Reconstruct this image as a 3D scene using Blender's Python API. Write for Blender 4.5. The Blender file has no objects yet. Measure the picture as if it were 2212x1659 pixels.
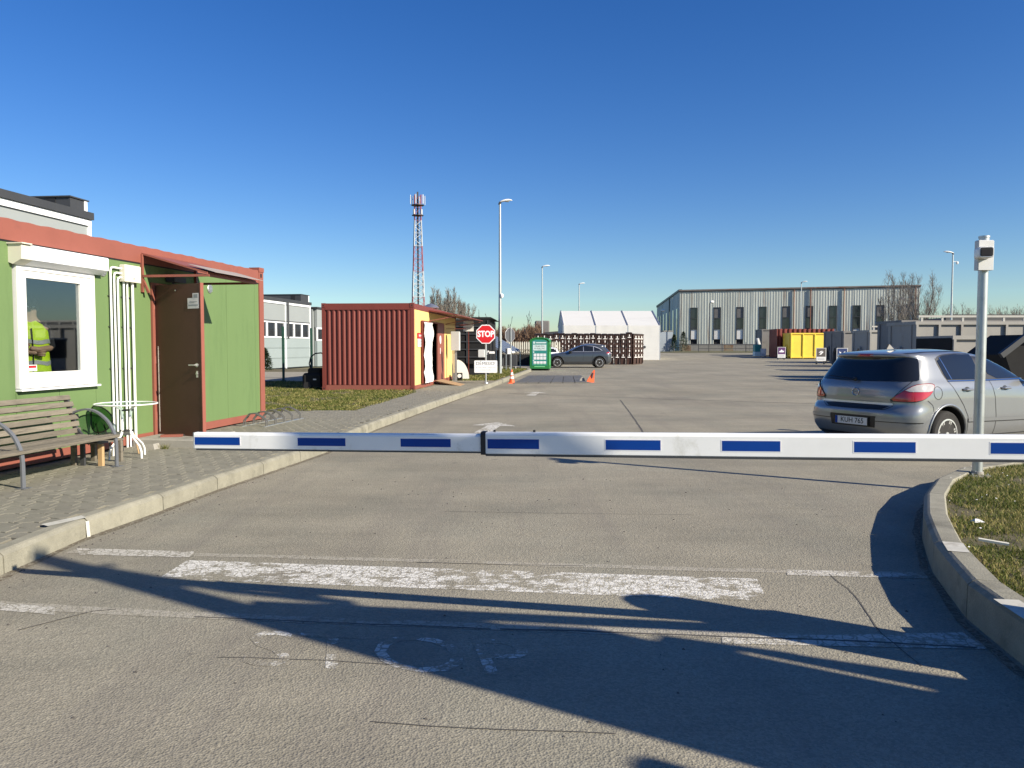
import bpy, bmesh, math, random
from mathutils import Matrix, Vector, noise
R = math.radians
random.seed(7)
scene = bpy.context.scene
col = scene.collection

# ------------------------------------------------------------------ camera, sky, sun, exposure
SX, SY = 0.862, -0.507                 # horizontal direction towards the sun
SUN_EL = 28.0
cam_d = bpy.data.cameras.new("camera")
cam = bpy.data.objects.new("camera", cam_d)
col.objects.link(cam)
cam.location = (0, 0, 1.5)
cam.rotation_euler = (R(90 - 2.81), 0, 0)
cam_d.sensor_width = 36
cam_d.lens = 27.03
cam_d.clip_start = 0.05
cam_d.clip_end = 4000
scene.camera = cam

world = bpy.data.worlds.new("World")
scene.world = world
world.use_nodes = True
wn = world.node_tree.nodes
wl = world.node_tree.links
wn.clear()
sky = wn.new("ShaderNodeTexSky")
sky.sky_type = 'NISHITA'
sky.sun_disc = False
sky.sun_elevation = R(SUN_EL)
sky.sun_rotation = math.atan2(SX, SY)
sky.altitude = 0
sky.air_density = 1.0
sky.dust_density = 0.25
sky.ozone_density = 3.0
bg = wn.new("ShaderNodeBackground")
bg.inputs[1].default_value = 0.072
wo = wn.new("ShaderNodeOutputWorld")
hsv = wn.new("ShaderNodeHueSaturation")
hsv.inputs['Saturation'].default_value = 1.33
hsv.inputs['Hue'].default_value = 0.514
tint = wn.new("ShaderNodeVectorMath"); tint.operation = 'MULTIPLY'; tint.inputs[1].default_value = (.90, 1.0, 1.08)
wl.new(sky.outputs[0], hsv.inputs['Color'])
wl.new(hsv.outputs[0], tint.inputs[0])
wl.new(tint.outputs[0], bg.inputs[0])
wl.new(bg.outputs[0], wo.inputs[0])

sun_d = bpy.data.lights.new("sun", 'SUN')
sun_d.energy = 5.0
sun_d.angle = R(0.5)
sun_d.color = (1.0, 0.90, 0.74)
sun = bpy.data.objects.new("sun", sun_d)
col.objects.link(sun)
sdir = Vector((SX * math.cos(R(SUN_EL)), SY * math.cos(R(SUN_EL)), math.sin(R(SUN_EL))))
sun.rotation_euler = sdir.to_track_quat('Z', 'Y').to_euler()
sun.location = (30, -20, 40)

vs = scene.view_settings
vs.view_transform = 'Standard'
vs.look = 'None'
vs.exposure = 0.76
vs.gamma = 1
vs.use_curve_mapping = False
scene.render.resolution_x = 1024
scene.render.resolution_y = 768
scene.cycles.max_bounces = 6
scene.cycles.transparent_max_bounces = 12

# ------------------------------------------------------------------ helpers
F, HOR, CX0 = 1661.0, 829.5, 1106.0     # survey constants of the photographed place (focal length in units)
_ph = R(2.81)
def ray(u, v):
    a, b = u - CX0, HOR - v
    return Vector((a, F * math.cos(_ph) + b * math.sin(_ph), -F * math.sin(_ph) + b * math.cos(_ph)))
def G(u, v, z=0.0):
    "surveyed ground point at height z"
    d = ray(u, v); t = (z - 1.5) / d.z
    return Vector((d.x * t, d.y * t, z))

def tag(o, label=None, cat=None, group=None, kind=None):
    if label: o["label"] = label
    if cat: o["category"] = cat
    if group: o["group"] = group
    if kind: o["kind"] = kind
    return o

def thing(name, label, cat, loc=(0, 0, 0), rz=0.0, group=None):
    o = bpy.data.objects.new(name, None)
    o.empty_display_size = 0.2
    col.objects.link(o)
    o.location = loc
    o.rotation_euler = (0, 0, rz)
    return tag(o, label, cat, group)

class MB:
    "collects shapes and links them as one mesh object"
    def __init__(s, M=None):
        s.v = []; s.f = []; s.M = M or Matrix.Identity(4); s.mi = []; s.cur = 0
    def add(s, vs_, fs):
        b = len(s.v)
        M = s.M
        s.v += [tuple(M @ Vector(p)) for p in vs_]
        s.f += [tuple(i + b for i in f) for f in fs]
        s.mi += [s.cur] * len(fs)
        return s
    def box(s, x0, x1, y0, y1, z0, z1):
        return s.add([(x0,y0,z0),(x1,y0,z0),(x1,y1,z0),(x0,y1,z0),(x0,y0,z1),(x1,y0,z1),(x1,y1,z1),(x0,y1,z1)],
                     [(3,2,1,0),(4,5,6,7),(0,1,5,4),(1,2,6,5),(2,3,7,6),(3,0,4,7)])
    def bbox(s, x0, x1, y0, y1, z0, z1, b=0.01):
        "box with bevelled vertical and top edges"
        def ring(i, z):
            return [(x0+i+b,y0+i,z),(x1-i-b,y0+i,z),(x1-i,y0+i+b,z),(x1-i,y1-i-b,z),(x1-i-b,y1-i,z),(x0+i+b,y1-i,z),(x0+i,y1-i-b,z),(x0+i,y0+i+b,z)]
        return s.loft([ring(0, z0), ring(0, z1-b), ring(b*.7, z1)], caps=True)
    def cbox(s, c, d):
        return s.box(c[0]-d[0]/2, c[0]+d[0]/2, c[1]-d[1]/2, c[1]+d[1]/2, c[2]-d[2]/2, c[2]+d[2]/2)
    def loft(s, rings, caps=True, closed=True):
        n = len(rings[0]); vs_ = [p for r in rings for p in r]; fs = []
        for k in range(len(rings)-1):
            for i in range(n if closed else n-1):
                j = (i+1) % n
                fs.append((k*n+i, k*n+j, (k+1)*n+j, (k+1)*n+i))
        if caps:
            fs.append(tuple(reversed(range(n)))); fs.append(tuple((len(rings)-1)*n + i for i in range(n)))
        return s.add(vs_, fs)
    def prism(s, poly, z0, z1):
        return s.loft([[(p[0],p[1],z0) for p in poly], [(p[0],p[1],z1) for p in poly]])
    def prism_x(s, poly, x0, x1):     # poly in (y,z)
        return s.loft([[(x0,p[0],p[1]) for p in poly], [(x1,p[0],p[1]) for p in poly]])
    def prism_y(s, poly, y0, y1):     # poly in (x,z)
        return s.loft([[(p[0],y0,p[1]) for p in poly], [(p[0],y1,p[1]) for p in poly]])
    def tube(s, pts, r, n=8, caps=True, sq=None):
        pts = [Vector(p) for p in pts]
        rings = []
        up = None
        for i, p in enumerate(pts):
            if i == 0: t = pts[1]-pts[0]
            elif i == len(pts)-1: t = pts[-1]-pts[-2]
            else: t = (pts[i+1]-pts[i]).normalized() + (pts[i]-pts[i-1]).normalized()
            t.normalize()
            if up is None:
                up = Vector((0,0,1)) if abs(t.z) < .9 else Vector((0,1,0))
            a = t.cross(up)
            if a.length < 1e-4: a = t.cross(Vector((1,0,0)))
            a.normalize(); b = a.cross(t).normalized(); up = b
            rr = r[i] if isinstance(r, (list, tuple)) else r
            if sq:
                rings.append([tuple(p + a*sq[0]*q[0] + b*sq[1]*q[1]) for q in ((-.5,-.5),(.5,-.5),(.5,.5),(-.5,.5))])
            else:
                rings.append([tuple(p + a*rr*math.cos(2*math.pi*k/n) + b*rr*math.sin(2*math.pi*k/n)) for k in range(n)])
        return s.loft(rings, caps=caps)
    def cyl(s, p0, p1, r0, r1=None, n=16):
        return s.tube([p0, p1], [r0, r0 if r1 is None else r1], n)
    def lathe(s, prof, c=(0,0,0), n=20, axis='z'):
        rings = []
        for r, h in prof:
            ring = []
            for k in range(n):
                a = 2*math.pi*k/n
                x, y = r*math.cos(a), r*math.sin(a)
                ring.append((c[0]+x, c[1]+y, c[2]+h) if axis == 'z' else ((c[0]+x, c[1]+h, c[2]+y) if axis == 'y' else (c[0]+h, c[1]+x, c[2]+y)))
            rings.append(ring)
        return s.loft(rings)
    def quad(s, a, b, c, d):
        return s.add([a,b,c,d], [(0,1,2,3)])
    def mesh(s, name, mats, smooth=False, normals=True):
        me = bpy.data.meshes.new(name)
        me.from_pydata(s.v, [], s.f)
        for m in (mats if isinstance(mats, (list, tuple)) else [mats]): me.materials.append(m)
        if any(s.mi): me.polygons.foreach_set("material_index", s.mi)
        if normals:
            bm = bmesh.new(); bm.from_mesh(me); bmesh.ops.recalc_face_normals(bm, faces=bm.faces); bm.to_mesh(me); bm.free()
        if smooth:
            me.polygons.foreach_set("use_smooth", [True]*len(me.polygons))
            try: me.set_sharp_from_angle(angle=R(smooth if smooth is not True else 35))
            except Exception: pass
        me.update()
        return me
    def build(s, name, mats, parent=None, smooth=False, normals=True):
        o = bpy.data.objects.new(name, s.mesh(name, mats, smooth, normals))
        col.objects.link(o)
        if parent: o.parent = parent
        return o

def setsharp(me, ang=35):
    me.polygons.foreach_set("use_smooth", [True]*len(me.polygons))
    try: me.set_sharp_from_angle(angle=R(ang))
    except Exception: pass

def copy_tree(o, parent=None):
    c = o.copy(); col.objects.link(c)
    if parent: c.parent = parent
    for ch in [x for x in o.children]:
        copy_tree(ch, c)
    return c

def text(name, s, size, m, parent, M, extrude=0.002, xs=1.0, align='CENTER', bold=0.0):
    cu = bpy.data.curves.new(name, 'FONT')
    cu.body = s; cu.size = size; cu.extrude = extrude; cu.align_x = align; cu.align_y = 'CENTER'; cu.resolution_u = 3
    cu.offset = bold
    tmp = bpy.data.objects.new("tmp", cu); col.objects.link(tmp)
    dg = bpy.context.evaluated_depsgraph_get()
    me = bpy.data.meshes.new_from_object(tmp.evaluated_get(dg))
    bpy.data.objects.remove(tmp); 
    me.transform(Matrix.Diagonal((xs, 1, 1, 1)))
    me.transform(M)
    me.materials.clear(); me.materials.append(m)
    o = bpy.data.objects.new(name, me); col.objects.link(o)
    if parent: o.parent = parent
    return o

# orientation matrices: text lying in a plane. FX = facing -Y (towards the camera), x to the right
def MF(x, y, z): return Matrix.Translation((x, y, z)) @ Matrix.Rotation(R(90), 4, 'X')
def MXp(x, y, z): return Matrix.Translation((x, y, z)) @ Matrix.Rotation(R(90), 4, 'Z') @ Matrix.Rotation(R(90), 4, 'X')   # facing +X

# ------------------------------------------------------------------ materials
def lin(c): return tuple((x/12.92 if x <= .04045 else ((x+.055)/1.055)**2.4) for x in c)
def M_(name, colr, rough=.6, metal=0.0, var=.12, scale=2.0, bump=0.0, bscale=60.0, coat=0.0, dirt=None, dscale=1.2, damt=.5,
       spec=.5, stretch=None, perobj=0.0, objco=False, emit=None, fine=0.0, fscale=200):
    m = bpy.data.materials.new(name); m.use_nodes = True
    nt = m.node_tree; N = nt.nodes; L = nt.links
    b = N["Principled BSDF"]
    b.inputs["Roughness"].default_value = rough
    b.inputs["Metallic"].default_value = metal
    b.inputs["Specular IOR Level"].default_value = spec
    if coat: 
        b.inputs["Coat Weight"].default_value = coat; b.inputs["Coat Roughness"].default_value = .05
    if objco:
        co = N.new("ShaderNodeTexCoord").outputs["Object"]
    else:
        co = N.new("ShaderNodeNewGeometry").outputs["Position"]
    if stretch:
        mp = N.new("ShaderNodeMapping"); mp.inputs["Scale"].default_value = stretch
        L.new(co, mp.inputs[0]); cs = mp.outputs[0]
    else: cs = co
    out = None
    n1 = N.new("ShaderNodeTexNoise"); n1.inputs["Scale"].default_value = scale; n1.inputs["Detail"].default_value = 6; n1.inputs["Roughness"].default_value = .65
    L.new(cs, n1.inputs["Vector"])
    mr = N.new("ShaderNodeMapRange"); mr.inputs[1].default_value = .25; mr.inputs[2].default_value = .75
    mr.inputs[3].default_value = 1-var; mr.inputs[4].default_value = 1+var
    L.new(n1.outputs["Fac"], mr.inputs[0])
    val = mr.outputs[0]
    if fine:
        n3 = N.new("ShaderNodeTexNoise"); n3.inputs["Scale"].default_value = fscale; n3.inputs["Detail"].default_value = 2
        L.new(co, n3.inputs["Vector"])
        m3 = N.new("ShaderNodeMapRange"); m3.inputs[1].default_value = .3; m3.inputs[2].default_value = .7
        m3.inputs[3].default_value = 1-fine; m3.inputs[4].default_value = 1+fine
        L.new(n3.outputs["Fac"], m3.inputs[0])
        mm = N.new("ShaderNodeMath"); mm.operation = 'MULTIPLY'; L.new(val, mm.inputs[0]); L.new(m3.outputs[0], mm.inputs[1]); val = mm.outputs[0]
    if perobj:
        oi = N.new("ShaderNodeObjectInfo")
        m4 = N.new("ShaderNodeMapRange"); m4.inputs[3].default_value = 1-perobj; m4.inputs[4].default_value = 1+perobj
        L.new(oi.outputs["Random"], m4.inputs[0])
        mm = N.new("ShaderNodeMath"); mm.operation = 'MULTIPLY'; L.new(val, mm.inputs[0]); L.new(m4.outputs[0], mm.inputs[1]); val = mm.outputs[0]
    vm = N.new("ShaderNodeVectorMath"); vm.operation = 'SCALE'
    vm.inputs[0].default_value = colr[:3]
    L.new(val, vm.inputs["Scale"])
    out = vm.outputs[0]
    if dirt:
        n2 = N.new("ShaderNodeTexNoise"); n2.inputs["Scale"].default_value = dscale; n2.inputs["Detail"].default_value = 8; n2.inputs["Roughness"].default_value = .7
        L.new(cs, n2.inputs["Vector"])
        m2 = N.new("ShaderNodeMapRange"); m2.inputs[1].default_value = 1-damt; m2.inputs[2].default_value = 1-damt+.18
        L.new(n2.outputs["Fac"], m2.inputs[0])
        mx = N.new("ShaderNodeMix"); mx.data_type = 'RGBA'
        L.new(m2.outputs[0], mx.inputs[0]); L.new(out, mx.inputs[6]); mx.inputs[7].default_value = (*dirt, 1)
        out = mx.outputs[2]
    L.new(out, b.inputs["Base Color"])
    if bump:
        nb = N.new("ShaderNodeTexNoise"); nb.inputs["Scale"].default_value = bscale; nb.inputs["Detail"].default_value = 4
        L.new(cs if stretch else co, nb.inputs["Vector"])
        bp = N.new("ShaderNodeBump"); bp.inputs["Strength"].default_value = bump; bp.inputs["Distance"].default_value = .01
        L.new(nb.outputs["Fac"], bp.inputs["Height"]); L.new(bp.outputs[0], b.inputs["Normal"])
    if emit:
        b.inputs["Emission Color"].default_value = (*emit, 1); b.inputs["Emission Strength"].default_value = 1
    m["b"] = 1
    return m

def road_mat(name, paint=None, thr=.5, base=(.285,.262,.202)):
    "worn asphalt; with paint = the same asphalt showing through flaking road paint"
    m = bpy.data.materials.new(name); m.use_nodes = True
    nt = m.node_tree; N = nt.nodes; L = nt.links; b = N["Principled BSDF"]
    b.inputs["Roughness"].default_value = .88; b.inputs["Specular IOR Level"].default_value = .25
    co = N.new("ShaderNodeNewGeometry").outputs["Position"]
    def noise_(sc, det=4, rg=.6, st=None):
        n = N.new("ShaderNodeTexNoise"); n.inputs["Scale"].default_value = sc; n.inputs["Detail"].default_value = det; n.inputs["Roughness"].default_value = rg
        if st:
            mp = N.new("ShaderNodeMapping"); mp.inputs["Scale"].default_value = st; L.new(co, mp.inputs[0]); L.new(mp.outputs[0], n.inputs["Vector"])
        else: L.new(co, n.inputs["Vector"])
        return n.outputs["Fac"]
    def rng(x, a, c, lo, hi):
        r = N.new("ShaderNodeMapRange"); r.inputs[1].default_value = a; r.inputs[2].default_value = c; r.inputs[3].default_value = lo; r.inputs[4].default_value = hi
        L.new(x, r.inputs[0]); return r.outputs[0]
    def mul(a, c):
        q = N.new("ShaderNodeMath"); q.operation = 'MULTIPLY'; L.new(a, q.inputs[0]); L.new(c, q.inputs[1]); return q.outputs[0]
    big = rng(noise_(.30, 6, .62), .32, .68, .80, 1.13)
    mid = rng(noise_(1.6, 7, .72, (.35, 1.3, 1)), .3, .7, .88, 1.09)
    vor = N.new("ShaderNodeTexVoronoi"); vor.inputs["Scale"].default_value = 95; L.new(co, vor.inputs["Vector"])
    vc = N.new("ShaderNodeSeparateColor"); L.new(vor.outputs["Color"], vc.inputs[0])
    grain = rng(vc.outputs[0], 0, 1, .84, 1.17)
    fine = rng(noise_(260, 2, .5), .3, .7, .85, 1.15)
    v = mul(mul(big, mid), mul(grain, fine))
    # dark pitting
    pit = rng(noise_(38, 3, .6), .66, .74, 1, .55)
    v = mul(v, pit)
    vm = N.new("ShaderNodeVectorMath"); vm.operation = 'SCALE'; vm.inputs[0].default_value = base; L.new(v, vm.inputs["Scale"])
    c = vm.outputs[0]
    # greyer, cooler patches
    mx = N.new("ShaderNodeMix"); mx.data_type = 'RGBA'; L.new(rng(noise_(.55, 5, .65), .45, .66, 0, .75), mx.inputs[0])
    L.new(c, mx.inputs[6])
    v2 = N.new("ShaderNodeVectorMath"); v2.operation = 'SCALE'; v2.inputs[0].default_value = (base[0]*.80, base[1]*.84, base[2]*.87); L.new(v, v2.inputs["Scale"])
    L.new(v2.outputs[0], mx.inputs[7]); c = mx.outputs[2]
    # tyre streaks running lengthwise and oil spots
    mx2 = N.new("ShaderNodeMix"); mx2.data_type = 'RGBA'; L.new(rng(noise_(.9, 6, .7, (1.6, .12, 1)), .50, .72, 0, .60), mx2.inputs[0]); L.new(c, mx2.inputs[6])
    mx2.inputs[7].default_value = (.19,.172,.145,1); c = mx2.outputs[2]
    mx3 = N.new("ShaderNodeMix"); mx3.data_type = 'RGBA'; L.new(rng(noise_(3.1, 2, .4), .74, .80, 0, .55), mx3.inputs[0]); L.new(c, mx3.inputs[6])
    mx3.inputs[7].default_value = (.10,.095,.085,1); c = mx3.outputs[2]
    if paint:
        n = noise_(7, 9, .75, (1, 1.5, 1)); lo = noise_(1.1, 3, .6)
        ad = N.new("ShaderNodeMath"); ad.operation = 'MULTIPLY_ADD'; L.new(lo, ad.inputs[0]); ad.inputs[1].default_value = .55; L.new(n, ad.inputs[2])
        cov = rng(ad.outputs[0], thr+.19, thr+.25, 0, 1)
        wv = N.new("ShaderNodeTexNoise"); wv.inputs["Scale"].default_value = 12; L.new(co, wv.inputs["Vector"])
        wm = N.new("ShaderNodeVectorMath"); wm.operation = 'MULTIPLY_ADD'; L.new(wv.outputs["Color"], wm.inputs[0]); wm.inputs[1].default_value = (.05,.05,0); L.new(co, wm.inputs[2])
        ve = N.new("ShaderNodeTexVoronoi"); ve.feature = 'DISTANCE_TO_EDGE'; ve.inputs["Scale"].default_value = 19; L.new(wm.outputs[0], ve.inputs["Vector"])
        crk = rng(ve.outputs["Distance"], .02, .10, .12, 1)
        tex = rng(noise_(70, 3, .6), .3, .6, .55, 1)
        fac = mul(mul(cov, crk), mul(tex, rng(lo, 0, 1, .95, .95)))
        mp_ = N.new("ShaderNodeMix"); mp_.data_type = 'RGBA'; L.new(fac, mp_.inputs[0]); L.new(c, mp_.inputs[6]); mp_.inputs[7].default_value = (*paint, 1)
        c = mp_.outputs[2]
    L.new(c, b.inputs["Base Color"])
    bp = N.new("ShaderNodeBump"); bp.inputs["Strength"].default_value = .55; bp.inputs["Distance"].default_value = .006
    L.new(vor.outputs["Distance"], bp.inputs["Height"])
    bp2 = N.new("ShaderNodeBump"); bp2.inputs["Strength"].default_value = .35; bp2.inputs["Distance"].default_value = .012
    L.new(noise_(24, 4, .6), bp2.inputs["Height"]); L.new(bp.outputs[0], bp2.inputs["Normal"]); L.new(bp2.outputs[0], b.inputs["Normal"])
    return m

def glass_mat(name, tint=(.75,.8,.8), refl=.12, dark=0.0):
    m = bpy.data.materials.new(name); m.use_nodes = True
    nt = m.node_tree; N = nt.nodes; L = nt.links
    N.remove(N["Principled BSDF"]); o = N["Material Output"]
    tr = N.new("ShaderNodeBsdfTransparent"); tr.inputs[0].default_value = (*tint, 1)
    gl = N.new("ShaderNodeBsdfGlossy"); gl.inputs["Roughness"].default_value = .02; gl.inputs[0].default_value = (.95,.97,1,1)
    lw = N.new("ShaderNodeLayerWeight"); lw.inputs[0].default_value = .25
    mr = N.new("ShaderNodeMapRange"); mr.inputs[3].default_value = refl; mr.inputs[4].default_value = .95
    pw = N.new("ShaderNodeMath"); pw.operation = 'POWER'; pw.inputs[1].default_value = 2.2
    L.new(lw.outputs["Facing"], pw.inputs[0]); L.new(pw.outputs[0], mr.inputs[0])
    mx = N.new("ShaderNodeMixShader"); L.new(mr.outputs[0], mx.inputs[0]); L.new(tr.outputs[0], mx.inputs[1]); L.new(gl.outputs[0], mx.inputs[2])
    L.new(mx.outputs[0], o.inputs[0])
    return m

m_asphalt = road_mat("asphalt")
m_paint = road_mat("worn_white_paint", (.72,.71,.66), .52)
m_paint_old = road_mat("old_white_paint", (.56,.54,.48), .52)
m_paint_faint = road_mat("faint_white_paint", (.60,.59,.54), .575)
m_joint = road_mat("pale_joint", (.37,.345,.285), .47)
m_seam = M_("dark_seam", (.085,.078,.068), .9, var=.4, scale=14)
m_curb = M_("kerb_concrete", (.255,.243,.188), .9, var=.22, scale=5, bump=.35, bscale=90, dirt=(.145,.138,.105), dscale=3.0, damt=.47, fine=.12, fscale=160, perobj=.08)
m_curb_white = M_("kerb_white_paint", (.50,.49,.43), .8, var=.15, scale=7, dirt=(.34,.32,.27), dscale=9, damt=.5)
m_paver = M_("paver_concrete", (.200,.190,.150), .92, var=.14, scale=3, bump=.4, bscale=120, fine=.14, fscale=170, perobj=.05, dirt=(.14,.135,.11), dscale=2.2, damt=.36)
m_sand = M_("joint_sand", (.17,.15,.115), .95, var=.2, scale=12, bump=.3)
m_soil = M_("lawn_soil", (.105,.09,.045), .95, var=.45, scale=5, bump=.6, bscale=40, dirt=(.12,.105,.05), dscale=2.5, damt=.42)
m_field = M_("field_grass", (.10,.098,.042), .95, var=.3, scale=.5, bump=.4, bscale=20, dirt=(.15,.125,.07), dscale=.25, damt=.48)
m_gravel = M_("path_gravel", (.27,.25,.20), .95, var=.15, scale=2, bump=.4, bscale=60, fine=.15, fscale=60)

def grass_mat(name, a, b_, c_):
    m = bpy.data.materials.new(name); m.use_nodes = True
    nt = m.node_tree; N = nt.nodes; L = nt.links; b = N["Principled BSDF"]
    b.inputs["Roughness"].default_value = .65; b.inputs["Specular IOR Level"].default_value = .25
    g = N.new("ShaderNodeNewGeometry")
    n = N.new("ShaderNodeTexNoise"); n.inputs["Scale"].default_value = 2.2; n.inputs["Detail"].default_value = 5; L.new(g.outputs["Position"], n.inputs["Vector"])
    ad = N.new("ShaderNodeMath"); ad.operation = 'MULTIPLY_ADD'; L.new(g.outputs["Random Per Island"], ad.inputs[0]); ad.inputs[1].default_value = .75; ad.inputs[2].default_value = -.38
    a2 = N.new("ShaderNodeMath"); a2.operation = 'ADD'; L.new(ad.outputs[0], a2.inputs[0]); L.new(n.outputs["Fac"], a2.inputs[1])
    cr = N.new("ShaderNodeValToRGB"); e = cr.color_ramp.elements
    e[0].position = .28; e[0].color = (*a, 1); e[1].position = .8; e[1].color = (*c_, 1)
    k = cr.color_ramp.elements.new(.52); k.color = (*b_, 1)
    L.new(a2.outputs[0], cr.inputs[0]); L.new(cr.outputs[0], b.inputs["Base Color"])
    tr = N.new("ShaderNodeBsdfTranslucent"); L.new(cr.outputs[0], tr.inputs[0])
    mx = N.new("ShaderNodeMixShader"); mx.inputs[0].default_value = .3
    L.new(b.outputs[0], mx.inputs[1]); L.new(tr.outputs[0], mx.inputs[2]); L.new(mx.outputs[0], N["Material Output"].inputs[0])
    return m
m_grass = grass_mat("grass_blades", (.070,.105,.018), (.165,.185,.036), (.40,.34,.14))

m_boomwhite = M_("white_powder_coat", (.83,.84,.81), .4, var=.04, scale=7, dirt=(.60,.60,.54), dscale=6, damt=.43)
m_reflblue = M_("blue_reflector", (.003,.048,.27), .45, var=.08, scale=5, spec=.2)
m_whitetape = M_("white_reflector_edge", (.82,.82,.82), .4, var=.03)
m_black = M_("black_rubber", (.014,.014,.015), .6, var=.2, scale=9)
m_darkgrey = M_("dark_grey_plastic", (.045,.047,.05), .5, var=.15)
m_galv = M_("galvanised_steel", (.50,.53,.52), .42, metal=.75, var=.10, scale=14, dirt=(.36,.38,.37), dscale=20, damt=.48, stretch=(1,1,.25))
m_greyplastic = M_("light_grey_plastic", (.52,.53,.52), .45, var=.05)
m_white = M_("white_plastic", (.78,.78,.75), .4, var=.03, scale=4, dirt=(.62,.61,.56), dscale=3, damt=.36)
m_railpaint = M_("faded_rail_paint", (.42,.41,.37), .6, var=.1)
m_offwhite = M_("yellowed_plastic", (.66,.64,.53), .45, var=.05)
m_green = M_("green_wall_paint", (.130,.203,.080), .62, var=.05, scale=1.6, stretch=(1.3,1.3,.22), dirt=(.102,.164,.064), dscale=1.3, damt=.43, spec=.25, fine=.03, fscale=90)
m_red = M_("oxide_red_paint", (.255,.086,.062), .55, var=.08, scale=3, spec=.35, dirt=(.20,.070,.054), dscale=3, damt=.42)
m_redcorr = M_("container_red", (.175,.040,.030), .5, var=.10, scale=1.2, stretch=(2,2,.35), dirt=(.16,.040,.032), dscale=2, damt=.42, spec=.4)
m_brown = M_("brown_door_paint", (.088,.041,.028), .5, var=.08, scale=3, dirt=(.10,.05,.035), dscale=4, damt=.35, spec=.3)
m_yellow = M_("cream_yellow_wall", (.74,.53,.20), .6, var=.05, scale=2, spec=.25, dirt=(.64,.46,.19), dscale=1.5, damt=.4)
m_skipyellow = M_("yellow_skip_paint", (.80,.58,.06), .5, var=.08, scale=1.5, dirt=(.42,.27,.06), dscale=1.4, damt=.37)
m_skipgrey = M_("grey_skip_paint", (.275,.265,.24), .6, var=.1, scale=1.2, dirt=(.22,.19,.16), dscale=1.1, damt=.44, stretch=(1,1,.5), perobj=.06)
m_skipdark = M_("dark_skip_paint", (.165,.158,.150), .6, var=.12, scale=1.5, dirt=(.10,.095,.09), dscale=1.6, damt=.45, perobj=.08)
m_wood = M_("weathered_bench_wood", (.17,.15,.115), .85, var=.28, scale=6, stretch=(6,.7,6), bump=.5, bscale=30, dirt=(.085,.075,.06), dscale=5, damt=.48, perobj=.16, objco=True)
m_wood_new = M_("pale_wood", (.45,.30,.15), .75, var=.12, scale=8, stretch=(6,1,1))
m_ply = M_("worn_plywood", (.42,.27,.14), .8, var=.15, scale=4, dirt=(.30,.20,.12), dscale=4, damt=.45)
m_benchsteel = M_("grey_painted_steel", (.145,.155,.17), .5, var=.08, scale=12, metal=.2)
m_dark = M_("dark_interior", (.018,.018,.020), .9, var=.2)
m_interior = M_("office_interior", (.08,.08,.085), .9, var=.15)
m_cabinet = M_("interior_furniture", (.42,.40,.36), .7, var=.1)
m_winglass = glass_mat("window_glass", (.80,.83,.83), .13)
m_tableglass = glass_mat("table_glass", (.72,.82,.78), .10)
m_conc = M_("concrete", (.30,.285,.25), .9, var=.15, scale=4, bump=.3, dirt=(.20,.19,.165), dscale=3, damt=.45)
m_panel = M_("grey_sandwich_panel", (.28,.305,.305), .5, var=.035, scale=.6, perobj=.03)
m_panel2 = M_("blue_grey_panel", (.27,.32,.32), .5, var=.04, scale=.6, perobj=.03)
m_trimdark = M_("anthracite_trim", (.045,.047,.05), .5, var=.1)
m_trimwhite = M_("white_metal_trim", (.78,.80,.82), .35, var=.03)
m_farglass = M_("far_window_glass", (.03,.035,.04), .06, var=.3, scale=1.2, spec=.8)
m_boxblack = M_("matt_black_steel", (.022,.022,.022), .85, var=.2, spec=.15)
m_alu = M_("aluminium", (.62,.62,.61), .42, metal=.9, var=.08, scale=6)

def sheet_mat(name, c, rust):
    "profiled cladding, streaked with rust from the top and the joints"
    m = M_(name, c, .6, var=.13, scale=.9, stretch=(3,3,.18), dirt=(c[0]*.72,c[1]*.70,c[2]*.66), dscale=1.6, damt=.46, perobj=.075)
    nt = m.node_tree; N = nt.nodes; L = nt.links; b = N["Principled BSDF"]
    src = b.inputs["Base Color"].links[0].from_socket
    co = N.new("ShaderNodeNewGeometry").outputs["Position"]
    mp = N.new("ShaderNodeMapping"); mp.inputs["Scale"].default_value = (2.4,2.4,.16); L.new(co, mp.inputs[0])
    n = N.new("ShaderNodeTexNoise"); n.inputs["Scale"].default_value = .55; n.inputs["Detail"].default_value = 9; n.inputs["Roughness"].default_value = .72; L.new(mp.outputs[0], n.inputs["Vector"])
    r = N.new("ShaderNodeMapRange"); r.inputs[1].default_value = .56; r.inputs[2].default_value = .68; r.inputs[4].default_value = .75; L.new(n.outputs["Fac"], r.inputs[0])
    mx = N.new("ShaderNodeMix"); mx.data_type = 'RGBA'; L.new(r.outputs[0], mx.inputs[0]); L.new(src, mx.inputs[6]); mx.inputs[7].default_value = (*rust, 1)
    L.new(mx.outputs[2], b.inputs["Base Color"])
    return m
m_sheet = sheet_mat("galvanised_cladding", (.50,.53,.475), (.23,.12,.065))
m_tent = M_("white_tarpaulin", (.60,.60,.575), .55, var=.03, scale=1.2, bump=.5, bscale=1.6, stretch=(.35,1,2.2), dirt=(.50,.50,.48), dscale=.5, damt=.42)
m_bin = M_("brown_bin_plastic", (.050,.021,.014), .5, var=.12, scale=2, perobj=.18)
m_bindark = M_("brown_bin_lid", (.035,.022,.018), .5, var=.15, perobj=.2)
m_sticker = M_("white_sticker", (.78,.76,.72), .6, var=.05, perobj=.08)
m_bark = M_("bare_twigs", (.24,.205,.165), .9, var=.2, scale=3)
m_barkred = M_("reddish_twigs", (.17,.105,.065), .9, var=.3, scale=.8)
m_barkpale = M_("pale_twigs", (.21,.19,.165), .9, var=.2, scale=3)
m_conifer = M_("conifer_needles", (.03,.055,.022), .8, var=.35, scale=5)
m_towerwhite = M_("tower_white", (.58,.60,.61), .5, var=.05)
m_towerred = M_("tower_red", (.42,.12,.12), .5, var=.1)
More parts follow.
